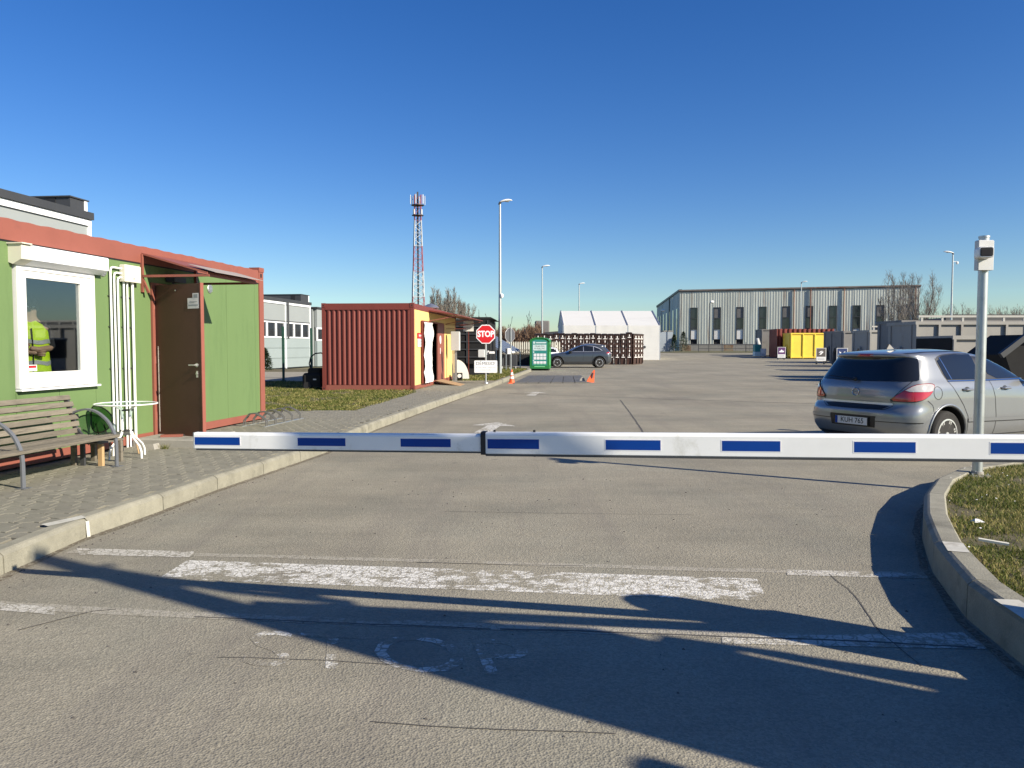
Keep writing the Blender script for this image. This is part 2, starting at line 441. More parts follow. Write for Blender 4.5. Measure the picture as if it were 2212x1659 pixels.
m_orange = M_("traffic_orange", (.85,.13,.035), .5, var=.08, dirt=(.55,.12,.05), dscale=6, damt=.38)
m_tgreen = M_("bin_green", (.025,.215,.055), .4, var=.06, scale=2)
m_teal = M_("teal_print", (.04,.26,.23), .45, var=.05)
m_paleteal = M_("pale_print", (.66,.80,.76), .5, var=.03)
m_lime = M_("lime_print", (.20,.62,.28), .5, var=.03)
m_signred = M_("sign_red", (.58,.012,.018), .4, var=.03)
m_signwhite = M_("sign_white", (.82,.83,.84), .4, var=.02)
m_signback = M_("sign_back", (.075,.08,.09), .5, var=.06)
m_ink = M_("black_ink", (.03,.035,.04), .5, var=.05)
m_inkgrey = M_("grey_ink", (.30,.32,.33), .5, var=.05)
m_purple = M_("purple_print", (.10,.035,.14), .5, var=.05)
m_brownprint = M_("brown_print", (.09,.08,.075), .5, var=.05)
m_blueprint = M_("blue_print", (.012,.03,.12), .5, var=.05)
m_solar = M_("solar_panel_glass", (.13,.16,.21), .45, var=.05, spec=.4)
m_vest = M_("hi_vis_yellow", (.62,.88,.02), .7, var=.08, scale=9, emit=None)
m_skin = M_("skin", (.46,.29,.21), .6, var=.05)
m_cloth = M_("dark_cloth", (.02,.02,.025), .9, var=.2)
m_silvertape = M_("silver_tape", (.42,.43,.44), .4, var=.05)
m_sheetwhite = M_("wrinkled_white_sheet", (.66,.66,.64), .6, var=.06, bump=1.0, bscale=5)
m_tyre = M_("tyre_rubber", (.022,.021,.020), .85, var=.25, scale=20, dirt=(.06,.055,.048), dscale=8, damt=.42)
m_rim = M_("alloy_rim", (.62,.62,.60), .3, metal=.6, var=.05)
m_carglass = M_("dark_car_glass", (.012,.014,.016), .05, var=.1, spec=.6, coat=.1)
m_carblack = M_("black_car_trim", (.012,.012,.013), .4, var=.1)
m_carpaint = M_("silver_car_paint", (.245,.257,.265), .30, metal=.5, var=.02, coat=.9, dirt=(.205,.212,.212), dscale=1.5, damt=.36)
m_carpaint2 = M_("graphite_car_paint", (.085,.095,.105), .3, metal=.6, var=.02, coat=.9)
m_carwhite = M_("white_car_paint", (.75,.76,.76), .3, var=.02, coat=.8)
m_tailred = M_("tail_lamp_red", (.42,.018,.022), .12, var=.12, scale=16, coat=1.0)
m_tailclear = M_("tail_lamp_clear", (.44,.43,.41), .12, var=.15, scale=18, coat=1.0)
m_plate = M_("number_plate", (.62,.62,.60), .4, var=.03)
m_chrome = M_("chrome", (.65,.65,.66), .12, metal=1.0, var=.03)

# ------------------------------------------------------------------ the ground
def zg(y):
    t = min(1, max(0, (y-58)/56.0)); t = t*t*(3-2*t)
    return .78*t
ys = [-40,-10,-4,0,3,6,9,12,16,20,25,30,35,40,45,50,55] + list(range(58,118,4)) + [130,160,200,260,400,800,2500]
def sheet(name, left, right, y0, y1, z, mat_, nx=10, kind="structure", ys_=None, parent=None):
    rows = sorted(set([y0, y1] + [y for y in (ys_ or ys) if y0 < y < y1]))
    mb = MB(); rings = []
    for y in rows:
        a, b = left(y), right(y)
        rings.append([(a+(b-a)*i/nx, y, zg(y)+z) for i in range(nx+1)])
    n = nx+1; v = [p for r in rings for p in r]; f = []
    for k in range(len(rings)-1):
        for i in range(nx): f.append((k*n+i, k*n+i+1, (k+1)*n+i+1, (k+1)*n+i))
    mb.add(v, f)
    o = mb.build(name, mat_, parent, normals=False)
    if kind and not parent: tag(o, kind=kind)
    return o
sheet("ground", lambda y: -1600, lambda y: 1600, -40, 2500, -.05, m_field, 16)

def interp(pts, y):
    "x on a polyline given by (x,y) sorted by y"
    if y <= pts[0][1]: return pts[0][0]
    for (x0,y0),(x1,y1) in zip(pts, pts[1:]):
        if y <= y1: return x0 + (x1-x0)*(y-y0)/(y1-y0)
    return pts[-1][0]
KL = [(-3.38,-6),(-3.38,2),(-3.36,3.5)] + [tuple(G(u,v)[:2]) for u,v in ((0,1245),(155,1172),(293,1125),(439,1069),(700,980),(799,933),(901,895),(1024,850),(1054,840.5),(1083,828.6),(1150,801.6))]
yfine = [y*0.5 for y in range(-20, 120)]
sheet("asphalt_yard", lambda y: interp(KL+[(1.4,50),(0,58),(-3,64),(-6,100)], y)-.12, lambda y: 90, -10, 104, 0.0, m_asphalt, 12, ys_=ys+yfine)
LAWNL = lambda y: interp(KL, y)-.10
sheet("lawn", lambda y: -70, LAWNL, 4, 47, .115, m_soil, 24, ys_=ys+yfine)
sheet("gravel_path", lambda y: -70, lambda y: -5.5, 30, 41, .135, m_gravel, 6)

# sidewalk of interlocking pavers
def wallx(y): return -6.73 + .147*y
PAVL = [(-6.5,-4),(-6.0,5),(wallx(14.3),14.3),(-5.3,16.0),(-5.15,16.1),(-3.4,16.5),(-2.95,20),(-2.75,22.5),(-2.98,23.8),(-2.4,32.4),(-1.0,32.5)]
PAVR = lambda y: interp(KL, y)-.155
def pavl(y): return wallx(y)-.3 if y < 14.3 else (-5.2 if y < 16.0 else (interp([(-3.3,16.35),(-3.0,20),(-2.8,22.5),(-2.98,24.0),(-2.4,30)], y) if y>16.35 else -5.2+(y-16)*5.4))
side = sheet("sidewalk", pavl, PAVR, -1, 30.6, .125, m_sand, 3, ys_=yfine)

def paver_outline(w=.2, d=.16, g=.0035, ph=0):
    am = .018
    xs_ = [(0,0),(.05,am),(.15,-am),(.2,0)] if ph == 0 else [(0,0),(.05,-am),(.15,am),(.2,0)]
    bot = [(x, y) for x, y in xs_]; top = [(x, y+d) for x, y in reversed(xs_)]
    poly = bot + top
    cxx, cyy = w/2, d/2
    return [(cxx+(x-cxx)*(1-2*g/w), cyy+(y-cyy)*(1-2*g/d)) for x, y in poly]
pv0 = paver_outline(); pv1 = paver_outline(ph=1)
def paver_mb(mb, x, y, dz=0, tilt=0, ph=0):
    pv = pv1 if ph else pv0
    o1 = [(x+a, y+b, .100) for a, b in pv]
    o2 = [(x+a, y+b, .137+dz+tilt*(a-.1)) for a, b in pv]
    o3 = [(x+.1+(a-.1)*.955, y+.08+(b-.08)*.945, .140+dz+tilt*(a-.1)) for a, b in pv]
    mb.loft([o1, o2, o3])
pm = []
for k in range(6):
    mb = MB(); paver_mb(mb, -.1, -.08, 0, 0, k % 2); pm.append(mb.mesh("paver", m_paver))
slots = []
row = 0; y = 2.2
while y < 30.4:
    xl, xr = pavl(y+.08), PAVR(y+.08)
    x = xl - (.1 if row % 2 else 0)
    while x < xr-.11:
        if x < xr-.11: slots.append((x, y, row % 2))
        x += .2
    row += 1; y += .16
def seen(p):
    x, y = p[:2]; return y > 3.9 and x > -.70*y and x < .0
vis = sorted([p for p in slots if seen(p)], key=lambda p: p[1])
near = vis[:300]; nset = set(near)
for i, (x, y, ph_) in enumerate(near):
    o = bpy.data.objects.new("paver", pm[(i % 3)*2+ph_]); col.objects.link(o); o.parent = side
    o.location = (x+.1, y+.08, random.uniform(-.002, .002)); o.rotation_euler = (random.uniform(-.008,.008), random.uniform(-.008,.008), random.uniform(-.006,.006))
mb = MB()
for x, y, ph_ in slots:
    if (x, y, ph_) in nset: continue
    paver_mb(mb, x, y, random.uniform(-.002,.002), random.uniform(-.008,.008), ph_)
tag(mb.build("far_pavers", m_paver, side, normals=False), kind="stuff")

# kerbs, stone by stone
def kerb(name, pts, side_sign, h, w, step, mats_=None, z0=-.1, drop=None):
    "pts = foot line of the road face; stones are laid along it"
    root = thing(name, None, None); tag(root, kind="structure")
    P = [Vector((p[0], p[1])) for p in pts]
    # arc length resample
    segs = []; acc = 0
    for a, b in zip(P, P[1:]):
        L_ = (b-a).length; segs.append((acc, acc+L_, a, b)); acc += L_
    def at(s_):
        for s0, s1, a, b in segs:
            if s_ <= s1 + 1e-6: return a + (b-a)*((s_-s0)/max(1e-6, s1-s0))
        return P[-1]
    n = int(acc/step); 
    for i in range(n):
        g = .006
        a, b = at(i*step), at((i+1)*step)
        t = (b-a).normalized(); nrm = Vector((-t.y, t.x))*side_sign
        a, b = a + t*g, b - t*g
        ma = mats_[i] if mats_ and i in mats_ else m_curb
        dz = random.uniform(-.002,.002); 
        zt = h + dz + zg(a.y)
        lean = .02
        def ring(p):
            q = []
            for off, z in ((0, z0), (lean*.3, zt-.03), (lean+.012, zt-.008), (lean+.03, zt), (w-.012, zt), (w, zt-.012), (w, z0)):
                r_ = p + nrm*off; q.append((r_.x, r_.y, z))
            return q
        mb = MB(); jit = Vector((0,0)); 
        mid = (a+b)/2 + nrm*random.uniform(-.004,.004)
        mb.loft([ring(a), ring(mid), ring(b)])
        mb.build("kerb_stone", ma, root)
    return root
kerb("left_kerb", [p for p in KL if p[1] > 1.9], 1, .15, .15, 1.0)
KR = [(3.4,-4.0),(2.9,-1.2),(2.55,.8),(2.38,2.3)] + [tuple(G(u,v)[:2]) for u,v in ((2212,1452),(2153,1396),(2093.5,1346),(2007.5,1227),(1987.6,1151))] + [(3.70,6.85),(4.33,7.75),(5.0,8.35),(5.8,8.75),(7,9.0),(12,9.1),(16,9.1)]
kerb("island_kerb", KR, -1, .22, .17, .92)
# patches of white paint left on the kerbs
def face_patch(name, pts, mat_, parent=None, label=None):
    mb = MB(); mb.add(pts, [tuple(range(len(pts)))]); return mb.build(name, mat_, parent, normals=False)

# island lawn
isl = [(2.58,-4),(2.56,2.3)]
KI = []
for (x0,y0),(x1,y1) in zip(KR, KR[1:]):
    t = Vector((x1-x0, y1-y0)).normalized(); n_ = Vector((t.y, -t.x)); KI.append((x0+n_.x*.16, y0+n_.y*.16))
KI.append((16, 8.95))
mb = MB(); poly = [(x,y,.185) for x,y in KI] + [(16,-4,.185)]
mb.add(poly, [tuple(range(len(poly)))])
bm = bmesh.new()
o = mb.build("island_lawn", m_soil, None, normals=False); tag(o, kind="structure")

def in_poly(x, y, P):
    c = False; j = len(P)-1
    for i in range(len(P)):
        if (P[i][1] > y) != (P[j][1] > y) and x < (P[j][0]-P[i][0])*(y-P[i][1])/(P[j][1]-P[i][1])+P[i][0]: c = not c
        j = i
    return c
def blades(name, n, sampler, z, hmin, hmax, wd, parent, dens=None):
    v = []; f = []
    rnd = random.Random(11)
    k = 0
    while k < n:
        p = sampler(rnd)
        if p is None: continue
        x, y = p
        nv = noise.noise(Vector((x*1.3, y*1.3, 3.1)))
        if nv < -.22 and rnd.random() < .8: continue
        k += 1
        a = rnd.uniform(0, 6.283); h = rnd.uniform(hmin, hmax)*(1+nv*.7); w = wd*rnd.uniform(.7, 1.4)
        lx, ly = rnd.uniform(-1,1)*h*.9, rnd.uniform(-1,1)*h*.9
        ca, sa = math.cos(a)*w/2, math.sin(a)*w/2
        b = len(v); zz = z if not callable(z) else z(x, y)
        v += [(x-ca,y-sa,zz),(x+ca,y+sa,zz),(x+ca*.8+lx*.4,y+sa*.8+ly*.4,zz+h*.6),(x-ca*.8+lx*.4,y-sa*.8+ly*.4,zz+h*.6),(x+lx,y+ly,zz+h*.85)]
        f += [(b,b+1,b+2,b+3),(b+3,b+2,b+4)]
    mb = MB(); mb.v = v; mb.f = f; mb.mi = [0]*len(f)
    o = mb.build(name, m_grass, parent, normals=False); tag(o, kind="stuff")
    return o
PI_ = [(x,y) for x,y in KI] + [(16,-4)]
def s_island(r):
    y = r.uniform(1.2, 9.0)
    x = r.uniform(2.3, min(13, .72*y+2.2))
    return (x, y) if in_poly(x-.03, y, PI_) else None
g = blades("island_grass", 95000, s_island, .18, .022, .058, .0055, None)
tag(g, "short tufty grass on the kerbed island at the right edge", "grass", kind="stuff")
def s_lawn(r):
    y = 15.9 + (30-15.9)*r.random()**1.2; x = r.uniform(-.45*y-1, LAWNL(y)-.08)
    if pavl(y)-.02 < x: return None
    if y < 16.3 and x > -5.4: return None
    return (x, y)
g = blades("lawn_grass", 80000, s_lawn, .11, .03, .075, .014, None)
tag(g, "lawn in front of the red container beside the bicycle rack", "grass", kind="stuff")
def s_lawn2(r):
    y = r.uniform(30.7, 47); x = r.uniform(-2.6, LAWNL(y)-.2)
    return (x, y) if x < LAWNL(y)-.2 else None
g = blades("verge_grass", 14000, s_lawn2, .11, .04, .09, .03, None)
tag(g, "grass verge behind the stop sign around the lamp post", "grass", kind="stuff")

# ------------------------------------------------------------------ paint and seams on the asphalt
def strip(name, pts, w, z, mat_, kind="structure"):
    "flat band following surveyed points, slightly wavy edges"
    P = [Vector(p[:2]) for p in pts]; v = []; f = []
    samp = []
    for a, b in zip(P, P[1:]):
        n = max(1, int((b-a).length/.12)); samp += [a+(b-a)*i/n for i in range(n)]
    samp.append(P[-1])
    for i, p in enumerate(samp):
        t = (samp[min(i+1,len(samp)-1)]-samp[max(i-1,0)]).normalized(); n_ = Vector((-t.y,t.x))
        ww = w/2*(1+.25*noise.noise(Vector((p.x*5,p.y*5,1)))); d = n_*(.012*noise.noise(Vector((p.x*2,p.y*2,7)))+.010*noise.noise(Vector((p.x*9,p.y*9,3))))
        a, b = p+d+n_*ww, p+d-n_*ww
        v += [(a.x,a.y,zg(a.y)+z),(b.x,b.y,zg(b.y)+z)]
    for i in range(len(samp)-1): f.append((2*i,2*i+1,2*i+3,2*i+2))
    mb = MB(); mb.add(v, f); o = mb.build(name, mat_, None, normals=False); tag(o, kind=kind); return o
strip("road_joint", [G(150,1191),G(600,1203),G(1000,1214),G(1500,1230),G(2010,1241)], .085, .0016, m_joint)
strip("road_joint", [G(-60,1302),G(240,1322),G(1060,1354),G(1700,1376),G(2125,1393)], .10, .0016, m_joint)
strip("road_joint", [G(1080,1360),G(1240,1364),G(1800,1384),G(2110,1400)], .018, .0028, m_seam)
strip("road_joint", [G(420,1333),G(760,1347),G(1060,1359)], .012, .0028, m_seam)
strip("road_joint", [G(900,1216),G(1260,1223)], .008, .0028, m_seam)
strip("road_joint", [G(1100,850),G(1180,853),G(1400,861),G(1780,873)], .06, .0028, m_seam)
strip("road_joint", [G(1340,864),G(1362,893),G(1388,931),G(1400,950)], .03, .0028, m_seam)
strip("road_joint", [G(1790,1240),G(1850,1290),G(1905,1370),G(1990,1440)], .006, .0028, m_seam)
strip("road_joint", [G(40,1362),G(200,1322),G(250,1318)], .010, .0028, m_seam)
strip("road_joint", [G(470,1420),G(700,1428),G(850,1436)], .005, .0028, m_seam)
strip("road_joint", [G(800,1560),G(1000,1572),G(1330,1586)], .006, .0028, m_seam)
strip("road_joint", [G(960,1105),G(1140,1108),G(1500,1113)], .006, .0028, m_seam)
m_grime = road_mat("kerb_grime", (.105,.085,.058), .42)
def kerbline(P, off, y0, y1):
    Q = [Vector(p) for p in P if y0 < p[1] < y1]; R2 = []
    for i, p in enumerate(Q):
        t = (Q[min(i+1,len(Q)-1)]-Q[max(i-1,0)]).normalized(); R2.append(p+Vector((t.y,-t.x))*off)
    return R2
strip("kerb_dirt", kerbline(KL, .035, 1.9, 27), .07, .0032, m_grime)
strip("kerb_dirt", kerbline(KR, -.03, 1.5, 9.2), .05, .0032, m_grime)
# solid white ends of the joints
for a, b, c_, d_ in (((165,1184),(420,1191),(410,1204),(172,1198)), ((1700,1230),(2005,1240),(2003,1250),(1700,1242)), ((0,1302),(120,1311),(118,1328),(0,1318)), ((1560,1376),(2080,1366),(2130,1402),(1560,1390))):
    mb = MB(); q = [G(*p, .0024) for p in (a,b,c_,d_)]
    mb.quad(*[tuple(p) for p in q]); tag(mb.build("road_marking", m_paint_old, None, normals=False), kind="structure")
mb = MB(); mb.quad(*[tuple(G(*p, .0016)) for p in ((405,1210),(1635,1250),(1660,1299),(343,1249))])
tag(mb.build("stop_line", m_paint, None, normals=False), kind="structure")
# the word STOP, worn, painted askew on the asphalt
p0, p1, p2 = G(520,1436,.004), G(1175,1462,.004), G(545,1360,.004)
ex = (p1-p0); ey = (p2-p0)
Mt = Matrix(((ex.x/4, ey.x, 0, p0.x), (ex.y/4, ey.y, 0, p0.y), (0,0,1,.0), (0,0,0,1)))
cuM = Matrix.Translation((0,0,0))
t = text("painted_word_stop", "STOP", 1.35, m_paint_faint, None, Matrix.Identity(4), extrude=0, align='LEFT')
bmt = bmesh.new(); bmt.from_mesh(t.data); bmesh.ops.delete(bmt, geom=[f for f in bmt.faces if f.normal.z < .5], context='FACES'); bmesh.ops.delete(bmt, geom=[v for v in bmt.verts if not v.link_faces], context='VERTS'); bmt.to_mesh(t.data); bmt.free()
xs_ = [v.co.x for v in t.data.vertices]; ysv = [v.co.y for v in t.data.vertices]
for v in t.data.vertices:
    a = (v.co.x-min(xs_))/(max(xs_)-min(xs_)); b = (v.co.y-min(ysv))/(max(ysv)-min(ysv))
    q = p0 + ex*a + ey*b; v.co = (q.x, q.y, .0016)
tag(t, kind="structure")
for (u, v_, w_) in ((1069,922,.9),(1158,850,.7)):     # small direction arrows far ahead
    c = G(u, v_, .004)
    mb = MB(); mb.add([(c.x-.35,c.y-1.0,.004),(c.x-.05,c.y-1.0,.004),(c.x+.1,c.y+.2,.004),(c.x+.4,c.y+.1,.004),(c.x+.05,c.y+.9,.004),(c.x-.45,c.y+.3,.004),(c.x-.15,c.y+.25,.004)], [tuple(range(7))])
    tag(mb.build("road_marking", m_paint, None, normals=False), kind="structure")
# crumbs of stone and tar scattered over the road
mb = MB(); rnd = random.Random(5)
for i in range(260):
    y = rnd.uniform(2.6, 9); x = rnd.uniform(-3.2, 3.0)
    if rnd.random() < .4: x = interp(KL, y) + rnd.uniform(.02, .25)
    if x > interp([(q[0],q[1]) for q in KR[:9]], y)-.05: continue
    r_ = rnd.uniform(.003, .009)
    mb.add([(x-r_,y-r_*.7,0),(x+r_,y-r_,0),(x+r_*.8,y+r_,0),(x-r_*.8,y+r_*.8,0),(x,y,r_*1.1)], [(0,1,4),(1,2,4),(2,3,4),(3,0,4)])
o = mb.build("road_grit", m_seam, None); tag(o, "small dark stones and grit scattered over the asphalt by the barrier", "grit", kind="stuff")

# white painted end of a left kerb stone
def kerb_pt(u, v, z): return G(u, v, z)
for (ua, va), (ub, vb) in (((118,1180),(150,1172)),):
    a, b = G(ua, va), G(ub, vb); 
    t = (b-a).normalized(); n_ = Vector((-t.y, t.x, 0))
    def P3(s_, off, z): q = a + t*s_ + n_*off; return (q.x, q.y, z)
    L_ = .30
    mb = MB()
    mb.quad(P3(0,-.004+.006,.005), P3(.03,-.004+.006,.005), P3(.03,.016,.13), P3(0,.016,.13))
    mb.quad(P3(L_-.03,.002,.005), P3(L_,.002,.005), P3(L_,.016,.13), P3(L_-.03,.016,.13))
    mb.quad(P3(-.02,.04,.1535), P3(L_,.04,.1535), P3(L_+.03,.146,.1535), P3(.0,.146,.1535))
    tag(mb.build("kerb_paint", m_curb_white, None, normals=False), kind="structure")
# white paint on the island kerb tops
for i0, (ua, va, ub, vb) in enumerate(((2022,1166,2034,1186),(2130,1290,2212,1345))):
    a, b = G(ua, va, .23), G(ub, vb, .23); t = (a-b).normalized(); n_ = Vector((t.y, -t.x, 0))
    mb = MB(); q = [b+n_*.035, a+n_*.035, a+n_*.155, b+n_*.155]
    mb.quad(*[(p.x,p.y,.2232) for p in q]); tag(mb.build("kerb_paint", m_curb_white, None, normals=False), kind="structure")

mb = MB(); rnd = random.Random(15)
for i in range(70):
    y = rnd.uniform(2.4, 8.2); x = interp([(q[0],q[1]) for q in KI], y) + rnd.uniform(-.12, 1.6)
    r_ = rnd.uniform(.006,.016); a = rnd.uniform(0,3); z = .232 if x > interp([(q[0],q[1]) for q in KI], y)+.02 else .2245
    c_, s_ = math.cos(a)*r_, math.sin(a)*r_*1.0
    mb.add([(x-c_,y-s_,z),(x+s_*.6,y-c_*.6,z+.002),(x+c_,y+s_,z+.004),(x-s_*.6,y+c_*.6,z+.003)], [(0,1,2,3)])
o = mb.build("leaf_litter", m_sticker, None, normals=False); tag(o, "pale dry leaf flakes scattered over the island grass and its kerb", "leaf litter", kind="stuff")
# litter on the island grass
for (u, v, L_, w_, rz, nm, lab) in ((2147,1166,.17,.035,-.5,"wood_stick","pale flat stick of wood lying on the island grass"),(2111,1117,.10,.07,.3,"paper_scrap","crumpled scrap of white paper on the island grass near the kerb")):
    c = G(u, v, .24); t_ = thing(nm, None, None)
    bpy.data.objects.remove(t_)
    mb = MB(Matrix.Translation(c) @ Matrix.Rotation(rz, 4, 'Z') @ Matrix.Rotation(.08, 4, 'Y'))
    if nm == "wood_stick": mb.box(-L_/2, L_/2, -w_/2, w_/2, -.02, -.006)
    else:
        vs_ = [(-.05,-.03,-.035),(.04,-.035,-.03),(.055,.02,-.032),(-.04,.03,-.035),(0,.01,-.012),(-.03,-.01,-.010),(.03,.005,-.016)]
        mb.add(vs_, [(0,1,5),(1,6,5),(1,2,6),(2,4,6),(2,3,4),(3,5,4),(3,0,5),(5,6,4)])
    tag(mb.build(nm, m_offwhite if nm == "wood_stick" else m_greyplastic, None), lab, "litter")

# ------------------------------------------------------------------ green office cabin (left)
RZ = -math.atan(.147)
OC = (wallx(14.3), 14.3, 0)
office = thing("site_office", "long green cabin with a red roof band and a canopy over its open door", "cabin", OC, RZ)
def Yl(Y): return (Y-14.3)*1.0107
LEN = -9.3
# wall panels: individual sandwich panels with seams; window opening -5.86..-4.60, door opening -3.33..-2.40
WZ0, WZ1 = .28, 2.66
def panel(y0, y1, z0=WZ0, z1=WZ1):
    mb = MB(); mb.box(-.06, 0, y0+.003, y1-.003, z0, z1); mb.build("wall_panel", m_green, office)
WY0, WY1, WB, WT = -5.88, -4.58, 1.0, 2.44
panel(LEN, -8.2); panel(-8.2, -7.0); panel(-7.0, WY0)
panel(WY0, -5.22, WZ0, WB); panel(-5.22, WY1, WZ0, WB); panel(WY0, WY1, WT, WZ1)
panel(WY1, -3.40); panel(-3.40, -2.36, 2.40, WZ1); panel(-2.36, -1.30); panel(-1.30, -.30); panel(-.30, -.14)
mb = MB()
mb.box(-2.45, -.06, -.06, -.0, .28, 2.66); mb.build("end_wall", m_green, office)
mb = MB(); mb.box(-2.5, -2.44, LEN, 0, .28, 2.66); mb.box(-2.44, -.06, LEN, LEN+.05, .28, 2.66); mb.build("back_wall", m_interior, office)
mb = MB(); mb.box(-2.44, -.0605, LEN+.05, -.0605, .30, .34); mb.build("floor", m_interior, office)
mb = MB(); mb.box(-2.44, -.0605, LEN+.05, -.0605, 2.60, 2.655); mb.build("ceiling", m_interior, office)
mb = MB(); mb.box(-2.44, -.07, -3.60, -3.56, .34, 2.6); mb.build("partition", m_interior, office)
mb = MB(); mb.box(-.16, .02, -.145, .02, .15, 2.90); mb.box(-.17,.03,-.16,.03,2.86,2.94); mb.build("corner_post", m_red, office)
mb = MB(); mb.box(-.10,.0225,-.10,-.045,2.76,2.83); mb.build("lifting_hole", m_black, office)
mb = MB(); mb.box(-2.45, -.005, LEN, -.146, .16, .28); mb.build("base_rail", m_red, office)
mb = MB(); mb.box(-.0045, .015, LEN, -3.42, .165, .282); mb.box(-.0045,.015,-2.34,-.147,.165,.282); mb.build("base_rail_face", m_red, office)
mb = MB(); mb.box(-2.3, -.12, LEN, -.2, .13, .16); mb.build("underside_shade_slab", m_dark, office)  # dark slab in place of the shade under the cabin
# roof band: pressed steel fascia with a gently waved top edge
mb = MB(); n = 150; ring0 = []; ring1 = []
vs_ = []; fs = []
for i in range(n+1):
    y = LEN + (0-.146-LEN)*i/n
    zt = 2.885 + .0045*math.sin(y*2*math.pi/.30) + .003*math.sin(y*7.1)
    vs_ += [(.012, y, 2.655), (.012, y, zt), (-.06, y, zt-.004), (-.06, y, 2.655)]
for i in range(n):
    for k in range(3): fs.append((4*i+k, 4*i+k+1, 4*i+k+5, 4*i+k+4))
    fs.append((4*i+3, 4*i, 4*i+4, 4*i+7))
mb.add(vs_, fs); mb.build("roof_band", m_red, office)
mb = MB(); mb.box(-.004, .006, LEN, -.146, 2.636, 2.6545); mb.build("band_shadow_strip", m_black, office)  # black strip painted as the shade line under the roof band
mb = MB(); mb.box(-2.5, -.06, LEN, .0, 2.76, 2.83); mb.build("roof", m_red, office)
# window
win = MB(); fy0, fy1, fz0, fz1 = -5.86, -4.60, 1.03, 2.42
win.box(-.05, .035, fy0, fy0+.075, fz0, fz1); win.box(-.05,.035,fy1-.075,fy1,fz0,fz1)
win.box(-.05,.035,fy0+.075,fy1-.075,fz0,fz0+.07); win.box(-.05,.035,fy0+.075,fy1-.075,fz1-.07,fz1)
w = win.build("window", m_white, office)
sash = MB(); a0, a1, b0, b1 = fy0+.078, fy1-.078, fz0+.073, fz1-.073
for (p, q, r_, s_) in ((a0, a0+.07, b0, b1), (a1-.16, a1, b0, b1), (a0+.07, a1-.16, b0, b0+.10), (a0+.07, a1-.16, b1-.08, b1)):
    sash.box(-.045, .022, p, q, r_, s_)
sash.box(.022,.027,a1-.115,a1-.10,b0,b1)
sash.build("sash", m_white, w)
mb = MB(); mb.box(-.015, -.009, a0+.07, a1-.16, b0+.10, b1-.08); mb.build("pane", m_winglass, w)
mb = MB(); mb.box(-.0085,-.0075, a0+.09, a0+.23, b0+.115, b0+.185); mb.build("red_sticker", m_sticker, w)
mb = MB(); mb.box(-.0072,-.0068, a0+.10, a0+.22, b0+.15, b0+.178); mb.build("sticker_print", m_signred, w)
mb = MB(); mb.box(-.01,.075,fy0-.02,fy1+.02,1.0,1.022); mb.build("sill", m_trimwhite, w)
for yy in (-5.5, -4.95):
    mb = MB(); mb.box(.0352,.045,yy-.04,yy+.04,1.055,1.075); mb.build("drain_cap", m_white, w)
prof = [(0,2.42),(.055,2.40),(.16,2.455),(.165,2.60),(.155,2.615),(0,2.62)]
mb = MB(); mb.prism_y([(a,b) for a,b in prof], -5.76, -4.50); mb.build("shutter_box", m_trimwhite, office)
mb = MB(); mb.prism_y([(a,b-.003) for a,b in prof], -5.93, -5.765); mb.box(-.0,.19,-5.95,-5.80,2.615,2.628); mb.build("shutter_box_end", m_offwhite, office)
for yy, zz in ((-4.40,2.47),(-1.82,2.43)):
    mb = MB(); mb.lathe([(.0,0),(.07,0),(.075,.008),(.06,.018),(0,.02)], (0.0,yy,zz), 20, 'x')
    for k in range(5): mb.box(.02,.024,yy-.05,yy+.05,zz-.045+.02*k,zz-.037+.02*k)
    mb.build("round_vent", m_galv, office)
# conduits and junction box
def wp(Y): return Yl(Y)
for i, (Y, zt) in enumerate(((10.05,2.53),(10.12,2.465),(10.19,2.41))):
    y = wp(Y); mb = MB()
    mb.tube([(.035,y,.12),(.035,y,zt-.05),(.035,y+.012,zt-.012),(.035,y+.05,zt),(.035,wp(10.27),zt)], .0145, 8); mb.build("conduit", m_white, office, smooth=True)
for Y in (10.31,10.38,10.49):
    y = wp(Y); mb = MB(); mb.tube([(.035,y,.12),(.035,y,2.37)], .0145 if Y < 10.45 else .02, 8); mb.build("conduit", m_white, office, smooth=True)
for z in (.75,1.2,1.75,2.15):
    mb = MB(); mb.box(0,.022,wp(10.03),wp(10.21),z,z+.012); mb.box(0,.022,wp(10.29),wp(10.51),z,z+.012); mb.build("conduit_clip", m_darkgrey, office)
mb = MB(); mb.bbox(0,.10,wp(10.265),wp(10.60),2.36,2.585,.012); mb.build("junction_box", m_offwhite, office)
mb = MB(); mb.add([(.1015,wp(10.42),2.40),(.1015,wp(10.46),2.40),(.1015,wp(10.44),2.43)], [(0,1,2)]); mb.build("warning_triangle", m_inkgrey, office, normals=False)
# door frame
mb = MB(); mb.box(-.08,.03,-3.40,-3.335,.17,2.40); mb.box(-.08,.03,-2.42,-2.355,.17,2.40); mb.box(-.08,.03,-3.335,-2.42,2.34,2.40); mb.box(-.08,.03,-3.335,-2.42,.17,.235)
mb.build("door_frame", m_red, office)
# leaf, hinged on the near jamb and swung out
HM = Matrix.Translation((.035,-3.345,0)) @ Matrix.Rotation(R(-123), 4, 'Z')     # leaf lies along local +y before rotation
